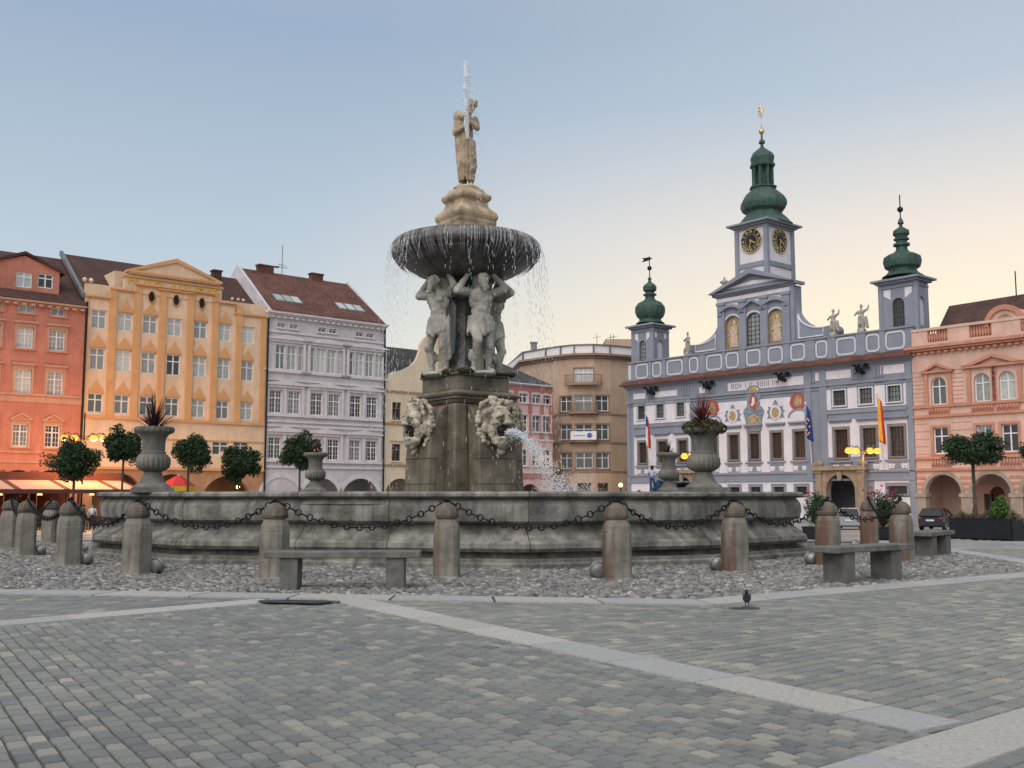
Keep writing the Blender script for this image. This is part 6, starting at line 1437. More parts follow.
# rusticated grooves
for k in range(9): z_ = Z(960, 403)+(Z(960, 365)-Z(960, 403))*k/9; t.box(0.05, cols[0]-1.2, -.02, .003, z_, z_+.05); t.box(cols[0]+1.2, cols[1]-1.5, -.02, .003, z_, z_+.06)
for k in range(6): z_ = zs2+(zm_-.3-zs2)*(-.0)+.3+k*.62; t.box(0.05, cols[0]-.95, -.02, .003, z_, z_+.05); t.box(cols[0]+.95, cols[1]-.95, -.02, .003, z_, z_+.05)
for c, a, b in up: 
    for s in (-1, 1): t.box(c+s*1.02-.16, c+s*1.02+.16, -.14, .004, zm2, b+.35)
    t.box(c-.9, c+.9, -.1, .004, zm_+.12, zm2-.12)
c = cols[0]; b = up[0][2]; t.box(c-1.35, c+1.35, -.3, .004, b+.35, b+.5); t.prism([(c-1.45, b+.5), (c, b+1.15), (c+1.45, b+.5), (c+1.0, b+.5), (c, b+.95), (c-1.0, b+.5)], -.35, .004)
x_a, x_b = cols[1]-1.5, cols[2]+1.5; xm_ = (x_a+x_b)/2; b += .15; t.box(x_a, x_b, -.3, .004, b+.3, b+.5); t.prism([(x_a-.1, b+.5), (xm_-2, b+.62), (xm_, b+1.3), (xm_+2, b+.62), (x_b+.1, b+.5), (xm_+1.6, b+.5), (xm_, b+1.05), (xm_-1.6, b+.5)], -.35, .004)
t.build('trim', M['salt'], h)
t = MB()
for c, a, b in up:
    for s in range(7): x = c-.75+s*.25; t.lathe([(.05, zm_+.2), (.09, zm_+.45), (.05, zm2-.2)], 8, (x, -.14, 0))
for c, a, b in lo:
    for s in range(7): x = c-.75+s*.25; t.lathe([(.05, zs2-(zs2-zs1)*.8), (.09, zs2-(zs2-zs1)*.5), (.05, zs2-.15)], 8, (x, -.1, 0))
t.build('balusters', M['salt'], h, True)
for c, a, b in up: window(h, c, a, ww, b-a, 'c', gm='curtain', arch=1, sur=.2, surm='salw', depth=.2)
for c, a, b in lo: window(h, c, a, ww, b-a, 'c', gm='glass', sur=.2, surm='salt', depth=.2)
# arcade: stone piers, rings and striped voussoirs
t = MB(); sp = zar-r_; xs_ = [0.0]+[(ac[i][0]+ac[i+1][0])/2 for i in range(len(ac)-1)]
edges_ = [(0.02, ac[0][0]-r_)]+[(ac[i][0]+r_, ac[i+1][0]-r_) for i in range(len(ac)-1)]+[(ac[-1][0]+r_, W_)]
for a, b in edges_: t.box(a-.03, b+.03, -.12, .62, 0, sp-.3); t.box(a-.13, b+.13, -.22, .7, sp-.3, sp); t.box(a-.1, b+.1, -.2, .68, 0, .5)
for c, r in ac:
    for i in range(14):
        a, b = pi*i/14, pi*(i+1)/14; t.prism([(c+r*cos(a), sp+r*sin(a)), (c+(r+.28)*cos(a), sp+(r+.28)*sin(a)), (c+(r+.28)*cos(b), sp+(r+.28)*sin(b)), (c+r*cos(b), sp+r*sin(b))], -.1, .004)
t.build('arcade_piers', M['pier'], h)
for a, b in edges_:
    t = MB(); m_ = (a+b)/2
    for k in range(5):
        z_ = sp+.25+k*.45; hw = (b-a)/2+max(0, r_-sqrt(max(0, (r_+.34)**2-(z_-sp+.1)**2)))*.999-.06
        if z_+.25 < zs1-.1: t.box(max(.05, m_-hw), min(W_, m_+hw), -.05, .003, z_, z_+.22)
    t.build('stripes', M['salt'], h)
# balustrade on top
pb0 = ez+.3; pb1 = Z(915, 329.5); t = MB(); rnd = random.Random(2)
t.box(0, W_, .1, .5, pb0-.05, pb0+.25); t.box(0, W_, .05, .55, pb1-.22, pb1)
bal = [(X(926.5, 335), X(946.8, 335)), (X(968.3, 330), X(991, 330)), (X(1020, 328), X(1043, 328))]
last = 0
for a, b in bal+[(W_, W_)]: t.box(last, a, .12, .48, pb0+.25, pb1-.22); last = b
t.build('balustrade', M['salw'], h)
t = MB()
for a, b in bal:
    n = 8
    for k in range(n): x = a+(b-a)*(k+.5)/n; t.lathe([(.1, pb0+.25), (.06, pb0+.4), (.13, pb0+.65), (.06, pb1-.4), (.1, pb1-.22)], 8, (x, .3, 0))
t.build('balusters', M['salt'], h, True)
dc = X(1004, 318, .3); dtop = Z(1004, 306, .3); dr_ = 1.5; t = MB()
t.prism([(dc-dr_, pb1-.2)]+[(dc-dr_*cos(pi*k/14), dtop-dr_+dr_*sin(pi*k/14)) for k in range(15)]+[(dc+dr_, pb1-.2)], .4, 3.5); dd = t.build('arched_dormer', M['salw'], h)
t = MB(); sp2 = dtop-dr_
for k in range(14): a, b = pi*k/14, pi*(k+1)/14; t.prism([(dc+dr_*.82*cos(a), sp2+dr_*.82*sin(a)), (dc+dr_*1.08*cos(a), sp2+dr_*1.08*sin(a)), (dc+dr_*1.08*cos(b), sp2+dr_*1.08*sin(b)), (dc+dr_*.82*cos(b), sp2+dr_*.82*sin(b))], .2, .42)
t.build('arch_moulding', M['salt'], dd)
t = MB(); t.prism([(dc-.7, pb1-.1), (dc-.7, sp2+.2)]+[(dc-.7*cos(pi*k/10), sp2+.2+.7*sin(pi*k/10)) for k in range(1, 10)]+[(dc+.7, sp2+.2), (dc+.7, pb1-.1)], .34, .40); t.build('carved_arms', M['painted'], dd)
rf = MB(); zrf = Z(949, 306, 7); xl = X(949, 306, 7)
v = [(X(929, 326, 1), 1, pb0), (W_+6, 1, pb0), (W_+6, 7, zrf+.3), (xl, 7, zrf), (X(929, 326, 1), 13, pb0), (W_+6, 13, pb0)]; rf.add(v, [(0,1,2,3),(3,2,5,4),(0,3,4),(1,5,2)]); rf.build('roof', M['tileb'], h)
ch = MB(); x = X(1015.8, 285, 7); ch.tube([(x, 7, zrf-.5), (x, 7, Z(1015.5, 271, 7))], .05, 6); ch.build('antenna', M['darkmetal'], h)
# ---------------------------------------------------------------- trees
M['bark'] = mat('bark', (.10,.075,.055), .9, .3, 6, .4, 30)
def tree(px, py, w_, hh, Y, label, seed, n=9000, group=None, leaf=.11, name='round_tree', base=None):
    p = at(px, py, Y); z0 = gz(Y) if base is None else base; rw = w_/2/1026*Y; rh = hh/2/1026*Y
    r = empty(name, (p.x, p.y, z0), seed, label, 'tree', group); cz = p.z-z0; rnd = random.Random(seed)
    t = MB(); tr = .035*rw+.03; t.tube([(0, 0, 0), (.02, .01, (cz-rh)*.5), (0, 0, cz-rh*.5)], [tr*1.3, tr, tr*.9], 8)
    for k in range(7):
        a = k*.9+rnd.random(); e = Vector((cos(a)*rw*.7, sin(a)*rw*.7, cz+rh*rnd.uniform(-.1, .6))); s = Vector((0, 0, cz-rh*rnd.uniform(.5, .8))); t.tube([s, s.lerp(e, .5)+Vector((0, 0, -.05)), e], [tr*.6, tr*.4, tr*.12], 5)
    t.build('trunk', M['bark'], r)
    c = MB()
    for k in range(34):
        d = Vector((rnd.gauss(0, 1), rnd.gauss(0, 1), rnd.gauss(0, .9))).normalized()*rnd.uniform(.4, .8)
        leafball(c, (d.x*rw, d.y*rw, cz+d.z*rh), (rw*.36, rw*.36, rh*.33), n//34, leaf*rnd.uniform(.8, 1.1), seed*31+k, 0, .4, .3)
    c.build('crown', [LEAFG2], r); return r
g_ = 'clipped trees in front of the left houses'
def rowY(px, d): r = ray(px, 494); return (d/(r.dot(E2)))*r.y
for k, (px, py, w_, hh, lb) in enumerate(((75, 459, 54, 44, 'round clipped tree before the red house, leftmost of the row'), (124, 447, 40, 44, 'round clipped tree close left of the large left urn'), (189, 452, 46, 42, 'round clipped tree close right of the large left urn'), (239, 463, 41, 40, 'lowest round clipped tree, at the right end of the yellow hotel'), (300, 452, 44, 42, 'round clipped tree before the grey lilac house'))):
    tree(px, py, w_, hh, rowY(px, 70), lb, k+2, group=g_)
p = ground(975, 528)
tree(972, 449, 60, 42, 38.5, 'dark spreading tree rising behind the long black planter', 11, 9500, leaf=.065, name='street_tree')
tree(1045, 452, 50, 38, 40.5, 'tree cut off by the right edge of the photo', 12, 6000, leaf=.065, name='street_tree')

# ---------------------------------------------------------------- street lamps
GLOW = glow('lamp glow', (1, .42, .035), 1.6)
def lamp(px, py, Y, label, arm, n=4, power=260, top=26, sgn=(-1, 1)):
    p = at(px, py, Y); r = empty('street_lamp', (p.x, p.y, gz(Y)), 0, label, 'street lamp'); z = p.z-gz(Y); dirx = Vector((cos(.25), sin(.25), 0))
    m = MB(); m.tube([(0, 0, 0), (0, 0, 1.1), (0, 0, 1.15), (0, 0, z+top/1026*Y)], [.13, .11, .07, .045], 10); m.lathe([(.2,0),(.2,.3),(.13,.4),(.13,1.0),(.17,1.05),(.1,1.15)], 12); m.ball((0, 0, z-.1), .14); m.build('mast', M['zinc'] if px > 800 else M['darkmetal'], r)
    for s in sgn:
        for k in (1, 2):
            a = dirx*s*arm*k/2; m = MB(); m.tube([(0, 0, z-.3), Vector((a.x*.4, a.y*.4, z+.1)), Vector((a.x*.8, a.y*.8, z+.42)), Vector((a.x, a.y, z+.38)), Vector((a.x, a.y, z+.25))], .03, 6); ar = m.build('arm', M['zinc'] if px > 800 else M['darkmetal'], r)
            m = MB(); m.lathe([(.03,.32),(.14,.27),(.25,.12),(.3,.0),(.26,-.12),(.14,-.2),(0,-.22)], 14, (a.x, a.y, z)); m.build('shade', GLOW, ar, True)
            m = MB(); m.lathe([(.02,.36),(.12,.32),(.17,.26)], 12, (a.x, a.y, z)); m.build('cap', M['darkmetal'], ar)
            l_ = bpy.data.lights.new('lamp', 'POINT'); l_.energy = power; l_.color = (1, .44, .15); l_.shadow_soft_size = .3
            o = bpy.data.objects.new('lamp_light', l_); C.objects.link(o); o.parent = r; o.location = (a.x, a.y, z-.55)
    return r
lamp(84, 438.5, 76, 'four armed street lamp with glowing yellow shades above the leftmost tree', 1.35, power=620)
lamp(863, 451, 81, 'four armed white street lamp glowing yellow before the right wing of the town hall', 1.28, power=90)
lamp(698, 456.5, 84, 'street lamp glowing yellow between the two urns before the town hall', 1.2, power=80, top=2)
# small warm lamps inside the arcades
def bulb(px, py, Y, e, label):
    p = at(px, py, Y); m = MB(); m.ball((0, 0, 0), .16); o = m.build('wall_lamp', glow('warm bulb', (1, .7, .25), 9), None, True, loc=p); tag(o, label, 'lamp')
    m = MB(); m.tube([(0, 0, .14), (0, 0, .6)], .02, 6); m.build('hanger', M['iron'], o)
    l_ = bpy.data.lights.new('lamp', 'POINT'); l_.energy = e; l_.color = (1, .6, .28); l_.shadow_soft_size = .3; q = bpy.data.objects.new('lamp_light', l_); C.objects.link(q); q.parent = o; q.location = (0, -.4, 0)
bulb(238, 487, rowY(238, 85), 60, 'small warm lamp glowing in the right arch of the yellow hotel')
bulb(316, 449, rowY(316, 78), 40, 'small warm lamp glowing beside the tree before the grey lilac house')

# ---------------------------------------------------------------- cafe under the awnings
M['awn'] = mat('pale awning cloth', (.42,.27,.21), .9, .08, 1, 0); M['awb'] = mat('brown awning cloth', (.12,.045,.035), .9, .15, 2, 0); 
fB = Fac('B', 0, 480)
fb = [(-32, -38.5), (18.6, 12), (68, 57), (117, 106), (141, 131)]
names_ = ['awning at the left edge, left of the first brown divider', 'second awning from the left, with pale cloth and brown valance', 'awning behind the leftmost tree', 'narrow awning ending at the large left urn']
for k in range(4):
    OF, OB = -10.5, -6.5
    xa, xb = fB.x(fb[k][0], 489, OF), fB.x(fb[k+1][0], 489, OF); za = fB.z(60, 489.5, OF); ya, yb = fB.x(fb[k][1], 480, OB), fB.x(fb[k+1][1], 480, OB); zb = fB.z(60, 480.3, OB); zt = fB.z(60, 472.3, OB)
    r = empty('awning', fB.W(xa, OF, 0), fB.rz, names_[k], 'awning', 'cafe awnings'); dx = -xa; W2 = xb-xa; D2 = OB-OF
    dy = 0
    m = MB(); m.add([(.18, 0, za), (W2-.18, 0, za), (W2-.18, D2, zb), (.18, D2, zb)]+[(.18, 0, za-.03), (W2-.18, 0, za-.03), (W2-.18, D2, zb-.03), (.18, D2, zb-.03)], [(0,1,2,3),(4,7,6,5),(0,4,5,1),(1,5,6,2),(3,2,6,7),(0,3,7,4)]); m.build('pale_cloth', M['awn'], r)
    for s in (0, 1):
        x = s*(W2-.2)+.01; m = MB(); m.add([(x, -.02, za+.03), (x+.18, -.02, za+.03), (x+.18, D2, zb+.03), (x, D2, zb+.03)]+[(x, -.02, za-.1), (x+.18, -.02, za-.1), (x+.18, D2, zb-.1), (x, D2, zb-.1)], [(0,1,2,3),(4,7,6,5),(0,4,5,1),(1,5,6,2),(3,2,6,7),(0,3,7,4)]); m.build('divider', M['awb'], r)
        m = MB(); m.tube([(x+.1, .1, .02), (x+.1, .1, za-.05)], .05, 8); m.build('post', M['iron'], r)
    m = MB(); n = 12; m.box(0, W2, -.05, 0, za-.28, za+.02); m.build('valance', M['awb'], r)
    m = MB(); m.box(0, W2, D2, D2+.5, zb-.1, zt); m.box(0, W2, D2+.5, 6.2, zt-.3, zt-.2); m.build('brown_fascia', M['awb'], r)
for px, e in ((0, 130), (40, 130), (92, 130)):
    p = fB.W(fB.x(px, 490, -5), -5, 2.5); l_ = bpy.data.lights.new('lamp', 'POINT'); l_.energy = e; l_.color = (1, .5, .2); l_.shadow_soft_size = .2
    m = MB(); m.lathe([(.03,.25),(.12,.2),(.2,0)], 12); o = m.build('pendant_lamp', glow('pendant', (1, .45, .12), 3), None, loc=p); tag(o, 'orange pendant lamp glowing under the cafe awnings', 'lamp', 'pendant lamps under the awnings'); q = bpy.data.objects.new('lamp_light', l_); C.objects.link(q); q.parent = o; q.location = (0, 0, -.1)
    m = MB(); m.tube([(0, 0, .24), (0, 0, 1.3)], .012, 5); m.build('cord', M['iron'], o)
# cafe furniture
WOOD = mat('dark wicker', (.07,.05,.04), .8, .3, 12, .3, 60); TOP = mat('table top', (.25,.2,.16), .5, .2, 5, 0)
def cafe_chair():
    r = empty('cafe_chair', (0, 0, 0), 0, 'x', 'chair', 'cafe chairs')
    m = MB(); m.box(-.23, .23, -.23, .23, .42, .47); bevel(m.build('seat', WOOD, r), .02); m = MB(); m.box(-.23, .23, .2, .24, .5, .92); bevel(m.build('backrest', WOOD, r), .02)
    for x in (-.2, .2):
        for y in (-.2, .2): m = MB(); m.tube([(x, y, 0), (x, y, .43 if y < 0 else .9)], .018, 6); m.build('leg', M['iron'], r)
    return r
def cafe_table():
    r = empty('cafe_table', (0, 0, 0), 0, 'x', 'table', 'cafe tables'); m = MB(); m.lathe([(.4,.71),(.4,.74),(0,.74)], 20); m.build('table_top', TOP, r); m = MB(); m.lathe([(.25,0),(.22,.03),(.03,.05),(.03,.71)], 12); m.build('pedestal', M['iron'], r); return r
ch0, tb0 = cafe_chair(), cafe_table(); first = True
for k, (px, of) in enumerate(((8, -13), (35, -14), (62, -13), (88, -14.5), (108, -13))):
    c = fB.W(fB.x(px, 500, of), of, 0); c.z = gz(c.y); t_ = tb0 if k == 0 else copy_tree(tb0); t_.location = c; t_['label'] = 'round cafe table standing in front of the awnings'
    for a in (.4, 2.5, 4.4):
        q = ch0 if first else copy_tree(ch0); first = False; q.location = c+Vector((cos(a+k)*.75, sin(a+k)*.75, 0)); q.rotation_euler = (0, 0, a+k-pi/2); q['label'] = 'dark wicker chair drawn up to a cafe table by the awnings'

# ---------------------------------------------------------------- people
SKIN = mat('skin', (.45,.28,.2), .6, .1, 8, 0); HAIR = mat('dark hair', (.035,.022,.015), .7, .3, 20, 0); JEANS = mat('blue jeans', (.05,.08,.15), .9, .3, 10, 0); SHIRT = mat('pale blue shirt', (.42,.48,.60), .9, .2, 8, 0); DARKC = mat('dark clothes', (.03,.032,.04), .9, .3, 8, 0); REDC = mat('red clothes', (.25,.04,.035), .9, .3, 8, 0); WHC = mat('white shirt', (.6,.6,.6), .9, .1, 8, 0)
def person(loc, rz, hgt, label, top, bottom, pose='stand', kid=False):
    s = hgt/1.75; hs = 1.35 if kid else 1.0
    J = dict(hip=.93, knee=.5, sh=1.42, hz=1.62)
    b = MB(); l = b.limb; B_ = b.ball
    if pose == 'sit':
        dz = -.45; l((-.1, 0, .93+dz), (-.12, -.42, .93+dz), .09, .07); l((.1, 0, .93+dz), (.12, -.42, .93+dz), .09, .07)
        for sd in (-1, 1): l((sd*.12, -.42, .48), (sd*.12, -.40, .1), .065, .045); l((sd*.12, -.40, .06), (sd*.13, -.58, .04), .045, .035)
    else:
        dz = 0
        for sd in (-1, 1): l((sd*.1, 0, .92), (sd*.12, -.03, .5), .095, .065); l((sd*.12, -.03, .5), (sd*.13, .02, .09), .065, .042); l((sd*.13, .02, .05), (sd*.15, -.15, .035), .045, .035)
    B_((0, 0, .95+dz), (.17, .12, .12)); l((0, 0, 1.0+dz), (0, 0, 1.3+dz), .13, .15); B_((0, 0, 1.33+dz), (.2, .12, .14)); l((0, 0, 1.42+dz), (0, -.01, 1.54+dz), .06, .055)
    hc = Vector((0, -.02, 1.63+dz)); B_(hc, (.08*hs, .1*hs, .12*hs)); B_(hc+Vector((0, -.1*hs, -.01)), (.015, .025, .022)); 
    for sd in (-1, 1):
        B_(hc+Vector((sd*.08*hs, 0, 0)), (.015, .02, .03))
        if pose == 'photo' : e, hd = (sd*.3, -.1, 1.2), (sd*.1 if sd > 0 else -.35, -.32, 1.4)
        elif pose == 'sit': e, hd = (sd*.26, -.08, 1.12+dz), (sd*.15, -.32, 1.05+dz)
        else: e, hd = (sd*.27, .02, 1.13), (sd*.29, -.06, .88)
        l((sd*.19, 0, 1.38+dz), e, .055, .042); l(e, hd, .042, .03); B_(Vector(hd), (.035, .03, .05))
        for f in range(4): l(Vector(hd)+Vector((.012*(f-1.5), -.01, -.03)), Vector(hd)+Vector((.013*(f-1.5), -.03, -.09)), .009, .007, 5)
    r = b.build('person', [bottom, top, SKIN, SKIN], None, loc=loc); r.rotation_euler = (0, 0, rz); r.scale = (s, s, s)
    # colour by height: trousers, shirt, skin
    me = r.data
    for pl in me.polygons:
        c = sum((me.vertices[v].co for v in pl.vertices), Vector())/len(pl.vertices)
        pl.material_index = 2 if c.z > 1.5+dz or (abs(c.x) > .24 and c.z < (1.12 if pose == 'stand' else 1.06+dz)) or (pose == 'photo' and c.y < -.22 and c.z > 1.2) else (1 if c.z > .98+dz else 0)
    me.polygons.foreach_set('use_smooth', [True]*len(me.polygons))
    h_ = MB(); h_.ball(hc+Vector((0, .02, .035)), (.09*hs, .11*hs, .11*hs)); h_.build('hair', HAIR, r, True)
    return tag(r, label, 'person')
RX = at(652.5, 493, 32.0)
person((RX.x, RX.y, 1.29), radians(150), .84, 'small child in pale blue top and jeans standing on the far rim of the basin', SHIRT, JEANS, 'photo', True)
bg_ = MB(); bg_.ball((0, 0, .2), (.2, .13, .22)); bg_.ball((0, -.1, .13), (.13, .07, .1)); bg_.ball((-.05, .02, .4), (.05, .02, .04)); q = at(660, 493, 32.2); o = bg_.build('bag', mat('blue bag', (.03,.10,.20), .7, .3, 6, 0), None, True, loc=(q.x, q.y, 1.28)); tag(o, 'blue bag on the far rim between the child and the farther right urn', 'bag')
q = at(639, 494, 36); person((q.x, q.y, gz(36)-.0), radians(200), 1.72, 'person with dark hair, only the head showing over the far rim left of the child', DARKC, DARKC)
for k, (px, of, hg, ps, tp, bt, lb) in enumerate(((84, -24, 1.62, 'stand', DARKC, DARKC, 'person in dark clothes standing between bollards and the left end of the basin'), (36, -15, 1.7, 'sit', REDC, DARKC, 'person in a red top seated at a cafe table behind the left bollards'), (60, -14, 1.7, 'sit', WHC, DARKC, 'person in a white shirt seated under the awnings near the leftmost tree'), (10, -14, 1.7, 'sit', DARKC, DARKC, 'person in dark clothes seated at the cafe near the left edge'), (93, -12, 1.75, 'stand', WHC, DARKC, 'waiter in a white shirt standing by the awnings'))):
    c = fB.W(fB.x(px, 500, of), of, 0); c.z = gz(c.y)
    person(c, radians(140+60*k), hg, lb, tp, bt, ps)

# ---------------------------------------------------------------- parasol at the hotel arch
p = at(178, 486, rowY(178, 76)); g0 = gz(p.y); r = empty('parasol', (p.x, p.y, g0), 0, 'red parasol with a yellow edge before the arch of the yellow hotel', 'parasol'); z = p.z-g0+.55
PR_ = mat('red parasol cloth', (.45,.03,.03), .8, .15, 4, 0); PY_ = mat('yellow parasol cloth', (.65,.40,.04), .8, .15, 4, 0)
m = MB(); m.lathe([(1.35, z-.55), (.9, z-.2), (.4, z+.1), (.04, z+.25)], 8); m.build('canopy', PR_, r)
m = MB(); m.lathe([(1.36, z-.56), (1.36, z-.95), (1.33, z-.95), (1.33, z-.56)], 8); m.build('valance', PY_, r)
m = MB(); m.tube([(0, 0, 0), (0, 0, z+.35)], .035, 8); m.lathe([(.35,0),(.3,.1),(.06,.14)], 12); m.build('pole', M['white'], r)
# ---------------------------------------------------------------- planters and shrubs on the right
BLK = mat('black planter steel', (.012,.013,.018), .45, .2, 3, .05, 20); GRASSM = mat('dry grass blades', (.17,.17,.09), .8, .3, 5, 0); BRG = mat('bright shrub leaves', (.09,.17,.03), .7, .3, 5, 0); PINK = mat('magenta flowers', (.45,.03,.11), .7, .3, 8, 0); OLE = mat('oleander leaves', (.04,.085,.03), .6, .4, 5, 0)
Y0, Y1 = 39.2, 37.0; a = ray(948, 500); b = ray(1010.5, 500); Pa = Vector((a.x/a.y*Y0, Y0, 0)); Pb = Vector((b.x/b.y*Y1, Y1, 0)); d = (Pb-Pa); Lp = d.length; gp = gz(38)
r = empty('planter', (Pa.x, Pa.y, gp), atan2(d.y, d.x), 'long black steel planter full of grasses and shrubs beside the farther bench', 'planter'); ht = .80
m = MB(); n = 7
for k in range(n): m.box(Lp*k/n+.006, Lp*(k+1)/n-.006, 0, .04, .07, ht); m.box(Lp*k/n+.006, Lp*(k+1)/n-.006, .66, .7, .07, ht)
m.box(0, .04, 0, .7, .07, ht); m.box(Lp-.04, Lp, 0, .7, .07, ht); m.box(.02, Lp-.02, .02, .68, ht-.12, ht-.06); m.box(.0, Lp, -.012, .03, ht-.04, ht+.01); m.box(.0, Lp, .005, .035, .072, ht-.05)
m.build('box', BLK, r)
for k in range(7): m = MB(); m.box(Lp*k/6.2, Lp*k/6.2+.10, .05, .65, 0, .07); m.build('foot', BLK, r)
Mp = Matrix.Translation((Pa.x, Pa.y, gp)) @ Matrix.Rotation(atan2(d.y, d.x), 4, 'Z')
for k, (fx, hh, mt, lb, typ) in enumerate(((.12, .45, GRASSM, 'pale grass tuft at the left end of the long black planter', 'g'), (.33, .5, GRASSM, 'grass tuft left of the middle of the long black planter', 'g'), (.52, .42, GRASSM, 'grass tuft in the middle of the long black planter', 'g'), (.74, .6, BRG, 'bright green shrub, tallest plant in the long black planter', 's'), (.93, .5, GRASSM, 'tuft at the right end of the long black planter', 'g'))):
    q = Mp @ Vector((Lp*fx, .35, ht-.08)); m = MB()
    if typ == 'g': spikes(m, (0, 0, 0), 260, hh*.6, hh*1.2, .012, k+40, .7, emin=.5); leafball(m, (0, 0, .12), (.3, .25, .14), 500, .035, k+50)
    else: leafball(m, (0, 0, .38), (.32, .28, .36), 1500, .05, 61); leafball(m, (.05, 0, .7), (.18, .18, .2), 500, .05, 62)
    tag(m.build('grass_tuft' if typ == 'g' else 'shrub', mt, None, loc=q), lb, 'plant')
def tub(px, pyb, pyt, Y, wpx, label, plabel, bush, flowers, seed):
    gq = gz(Y); q = ray(px, 500); c = Vector((q.x/q.y*Y, Y, gq)); w_ = wpx/1026*Y; hb = .55
    r = empty('planter', c, -atan2(E2.x, E2.y)+pi/2, plabel, 'planter'); m = MB(); m.box(-w_*.4, w_*.4, -.35, .35, .05, hb); m.box(-w_*.4-.02, w_*.4+.02, -.37, .37, hb-.05, hb+.01); bevel(m.build('box', BLK, r), .01); m = MB(); m.box(-w_*.35, w_*.35, -.3, .3, 0, .05); m.build('foot', BLK, r)
    zt = at(px, pyt, Y).z-gq; m = MB(); rnd = random.Random(seed)
    for k in range(9): a = rnd.uniform(0, 6.28); rr = w_*.32*rnd.random(); leafball(m, (rr*cos(a), rr*sin(a)*.7, hb+(zt-hb)*rnd.uniform(.25, .72)), (w_*.22, w_*.2, (zt-hb)*.28), 260, .055, seed*7+k, 0, .3, .3)
    spikes(m, (0, 0, hb), 120, (zt-hb)*.6, (zt-hb)*1.05, .018, seed, .3, 0, .6)
    for k in range(12): a = rnd.uniform(0, 6.28); m.tube([(0, 0, hb-.1), (w_*.3*cos(a), w_*.3*sin(a), hb+(zt-hb)*.6)], .012, 5, 2)
    for k in range(flowers):
        a = rnd.uniform(0, 6.28); rr = w_*.4*rnd.random()**.5; leafball(m, (rr*cos(a), rr*sin(a), hb+(zt-hb)*rnd.uniform(.7, 1.0)), (.09, .09, .07), 24, .04, seed*5+k, 1, .3, .2)
    o = m.build('oleander', [OLE, PINK, M['bark']], None, loc=c); tag(o, label, 'shrub')
tub(816, 516, 488, 47, 30, 'oleander shrub beside the right end of the basin', 'black planter under the oleander beside the right end of the basin', 1, 5, 3)
tub(882, 520, 485, 45, 46, 'oleander with magenta flowers behind the two right bollards', 'black planter under the magenta flowering oleander', 1, 20, 4)

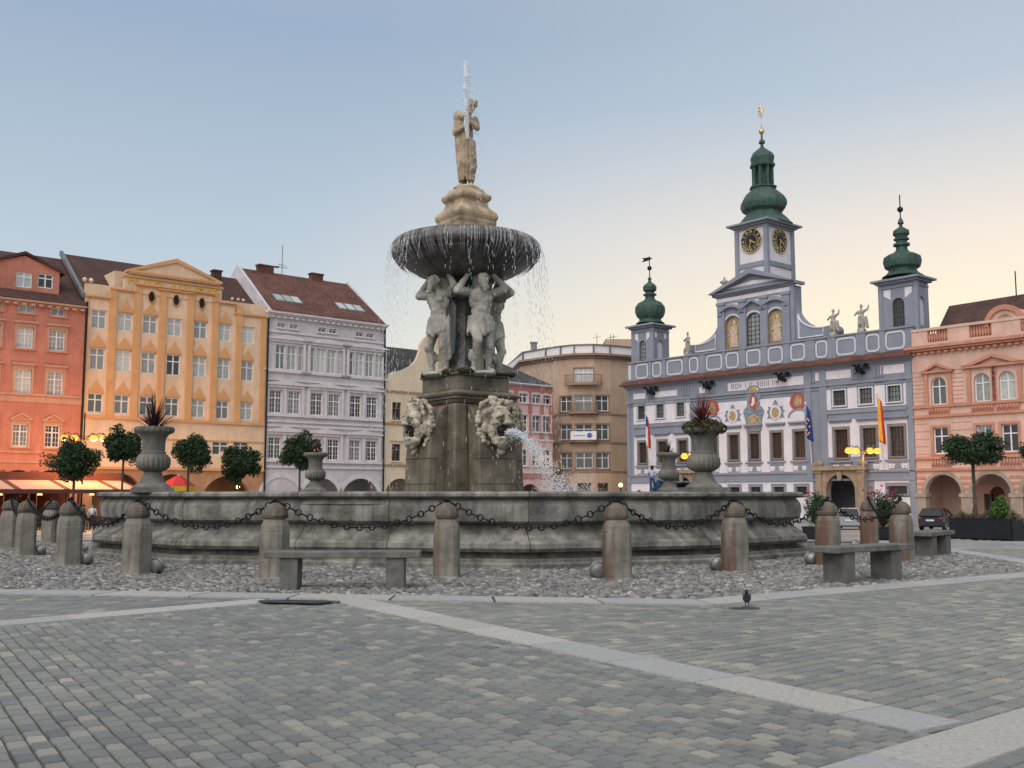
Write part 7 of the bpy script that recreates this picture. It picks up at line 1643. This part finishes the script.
# ---------------------------------------------------------------- cars
def paint(name, col): 
    m = mat(name, col, .35, .05, 2, 0, spec=.4); m.node_tree.nodes['Principled BSDF'].inputs['Coat Weight'].default_value = .25; return m
TYRE = mat('tyre', (.02,.02,.02), .9, .2, 10, 0); RIM = mat('wheel rim', (.35,.35,.36), .35, .1, 5, 0, metal=.7); CG = glass('car glass', (.03,.035,.04), .05); LW = glow('headlamp glass', (.75,.78,.8), .12); LR = mat('tail lamp red', (.35,.02,.02), .3, .1, 5, 0); PLT = mat('number plate', (.6,.6,.58), .6, .1, 5, 0)
def car(px, Y, rz, label, col, hat=1.0):
    q = ray(px, 510); r = empty('parked_car', (q.x/q.y*Y, Y, gz(Y)), rz, label, 'car')
    PT = paint('car paint', col); L_, W2, H2 = 4.1, .86, 1.47
    # body: lofted sections along x; front at -x
    prof = [(-2.05,.32,.62,.70), (-1.98,.25,.74,.80), (-1.5,.22,.86,.84), (-.95,.2,.94,.86), (.0,.2,.97,.86), (1.2,.2,.99,.86), (1.85,.24,.98,.83), (2.03,.32,.86,.76)]
    m = MB(); vs = []
    for x, zl, zh, w_ in prof: vs += [(x, -w_*.93, zl), (x, -w_, zl+.2), (x, -w_*.97, zh-.1), (x, -w_*.88, zh), (x, w_*.88, zh), (x, w_*.97, zh-.1), (x, w_, zl+.2), (x, w_*.93, zl)]
    n = len(prof); fs = [(i*8+k, i*8+(k+1) % 8, (i+1)*8+(k+1) % 8, (i+1)*8+k) for i in range(n-1) for k in range(8)]+[tuple(range(8)), tuple((n-1)*8+7-k for k in range(8))]
    m.add(vs, fs); b = m.build('body', PT, r); autosmooth(b, 40)
    cab = [(-.95, .94, .74, .94), (-.25, 1.40, .60, .7), (.5, 1.47, .58, .7), (1.35, 1.42, .57, .7), (1.98, .97, .72, .9)]
    m = MB(); vs = [(x, s*w_, z) for x, z, w_, _ in cab for s in (-1, 1)]; base = [(-.95, -.78, .9), (-.95, .78, .9), (1.98, -.76, .9), (1.98, .76, .9)]
    m.add(vs, [(0, 1, 3, 2), (2, 3, 5, 4), (4, 5, 7, 6), (6, 7, 9, 8), (0, 2, 4, 6, 8), (9, 7, 5, 3, 1)]); m.build('windows', CG, r)
    m = MB(); m.add([(x, s*(w_+.0), z+.012) for x, z, w_, _ in cab[1:4] for s in (-1, 1)]+[(x, s*(w_-.02), z+.03) for x, z, w_, _ in cab[1:4] for s in (-1, 1)], [(6,7,9,8),(8,9,11,10),(0,6,8,2),(2,8,10,4),(1,3,9,7),(3,5,11,9),(0,1,7,6),(4,10,11,5)]); m.build('roof', PT, r)
    for s in (-1, 1):
        for (x0, z0, w0), (x1, z1, w1) in (((-.95, .95, .76), (-.25, 1.41, .615)), ((.42, .95, .78), (.42, 1.46, .6)), ((1.5, .97, .765), (1.25, 1.44, .59)), ((1.98, .97, .73), (1.35, 1.43, .585))):
            m = MB(); m.tube([(x0, s*w0, z0), (x1, s*w1, z1)], .035, 6); m.build('pillar', PT, r)
        for x in (-1.3, 1.3):
            m = MB(); Q = Matrix.Translation((x, s*.74, .32)) @ Matrix.Rotation(pi/2, 4, 'X'); m.lathe([(.2,-.1),(.31,-.1),(.33,-.07),(.33,.07),(.31,.1),(.2,.1)], 24, M=Q); w_ = m.build('wheel', TYRE, r)
            m = MB(); m.lathe([(.2,-.09),(.2,.1),(.06,.12),(0,.12)] if s < 0 else [(0,-.12),(.06,-.12),(.2,-.1),(.2,.09)], 12, M=Q); m.build('rim', RIM, w_)
        m = MB(); m.ball((-1.93, s*.58, .68), (.12, .17, .09)); m.build('headlight', LW, r, True)
        m = MB(); m.ball((1.95, s*.64, .80), (.1, .13, .1)); m.build('tail_light', LR, r, True)
        m = MB(); m.ball((-.65, s*.92, 1.0), (.06, .1, .07)); m.build('wing_mirror', PT, r, True)
    m = MB(); m.box(2.03, 2.06, -.26, .26, .62, .73); m.build('number_plate', PLT, r); m = MB(); m.box(-2.08, -2.05, -.26, .26, .42, .53); m.build('number_plate', PLT, r)
    m = MB(); m.box(-2.07, -2.0, -.45, .45, .5, .6); m.build('grille', TYRE, r)
    return r
ea = atan2(E1.y, E1.x)
car(850, 73, ea+pi+.5, 'silver car parked before the town hall portal', (.25,.26,.28))
car(937, 71, ea+pi+.25, 'dark car seen from behind, parked before the first arch of the salmon house', (.012,.013,.018))
car(875, 75, ea+pi+.4, 'red car mostly hidden behind the slim bollard and the oleander', (.25,.02,.02))
car(1060, 43.5, radians(12), 'dark car cut off by the right edge of the photo', (.015,.018,.03))
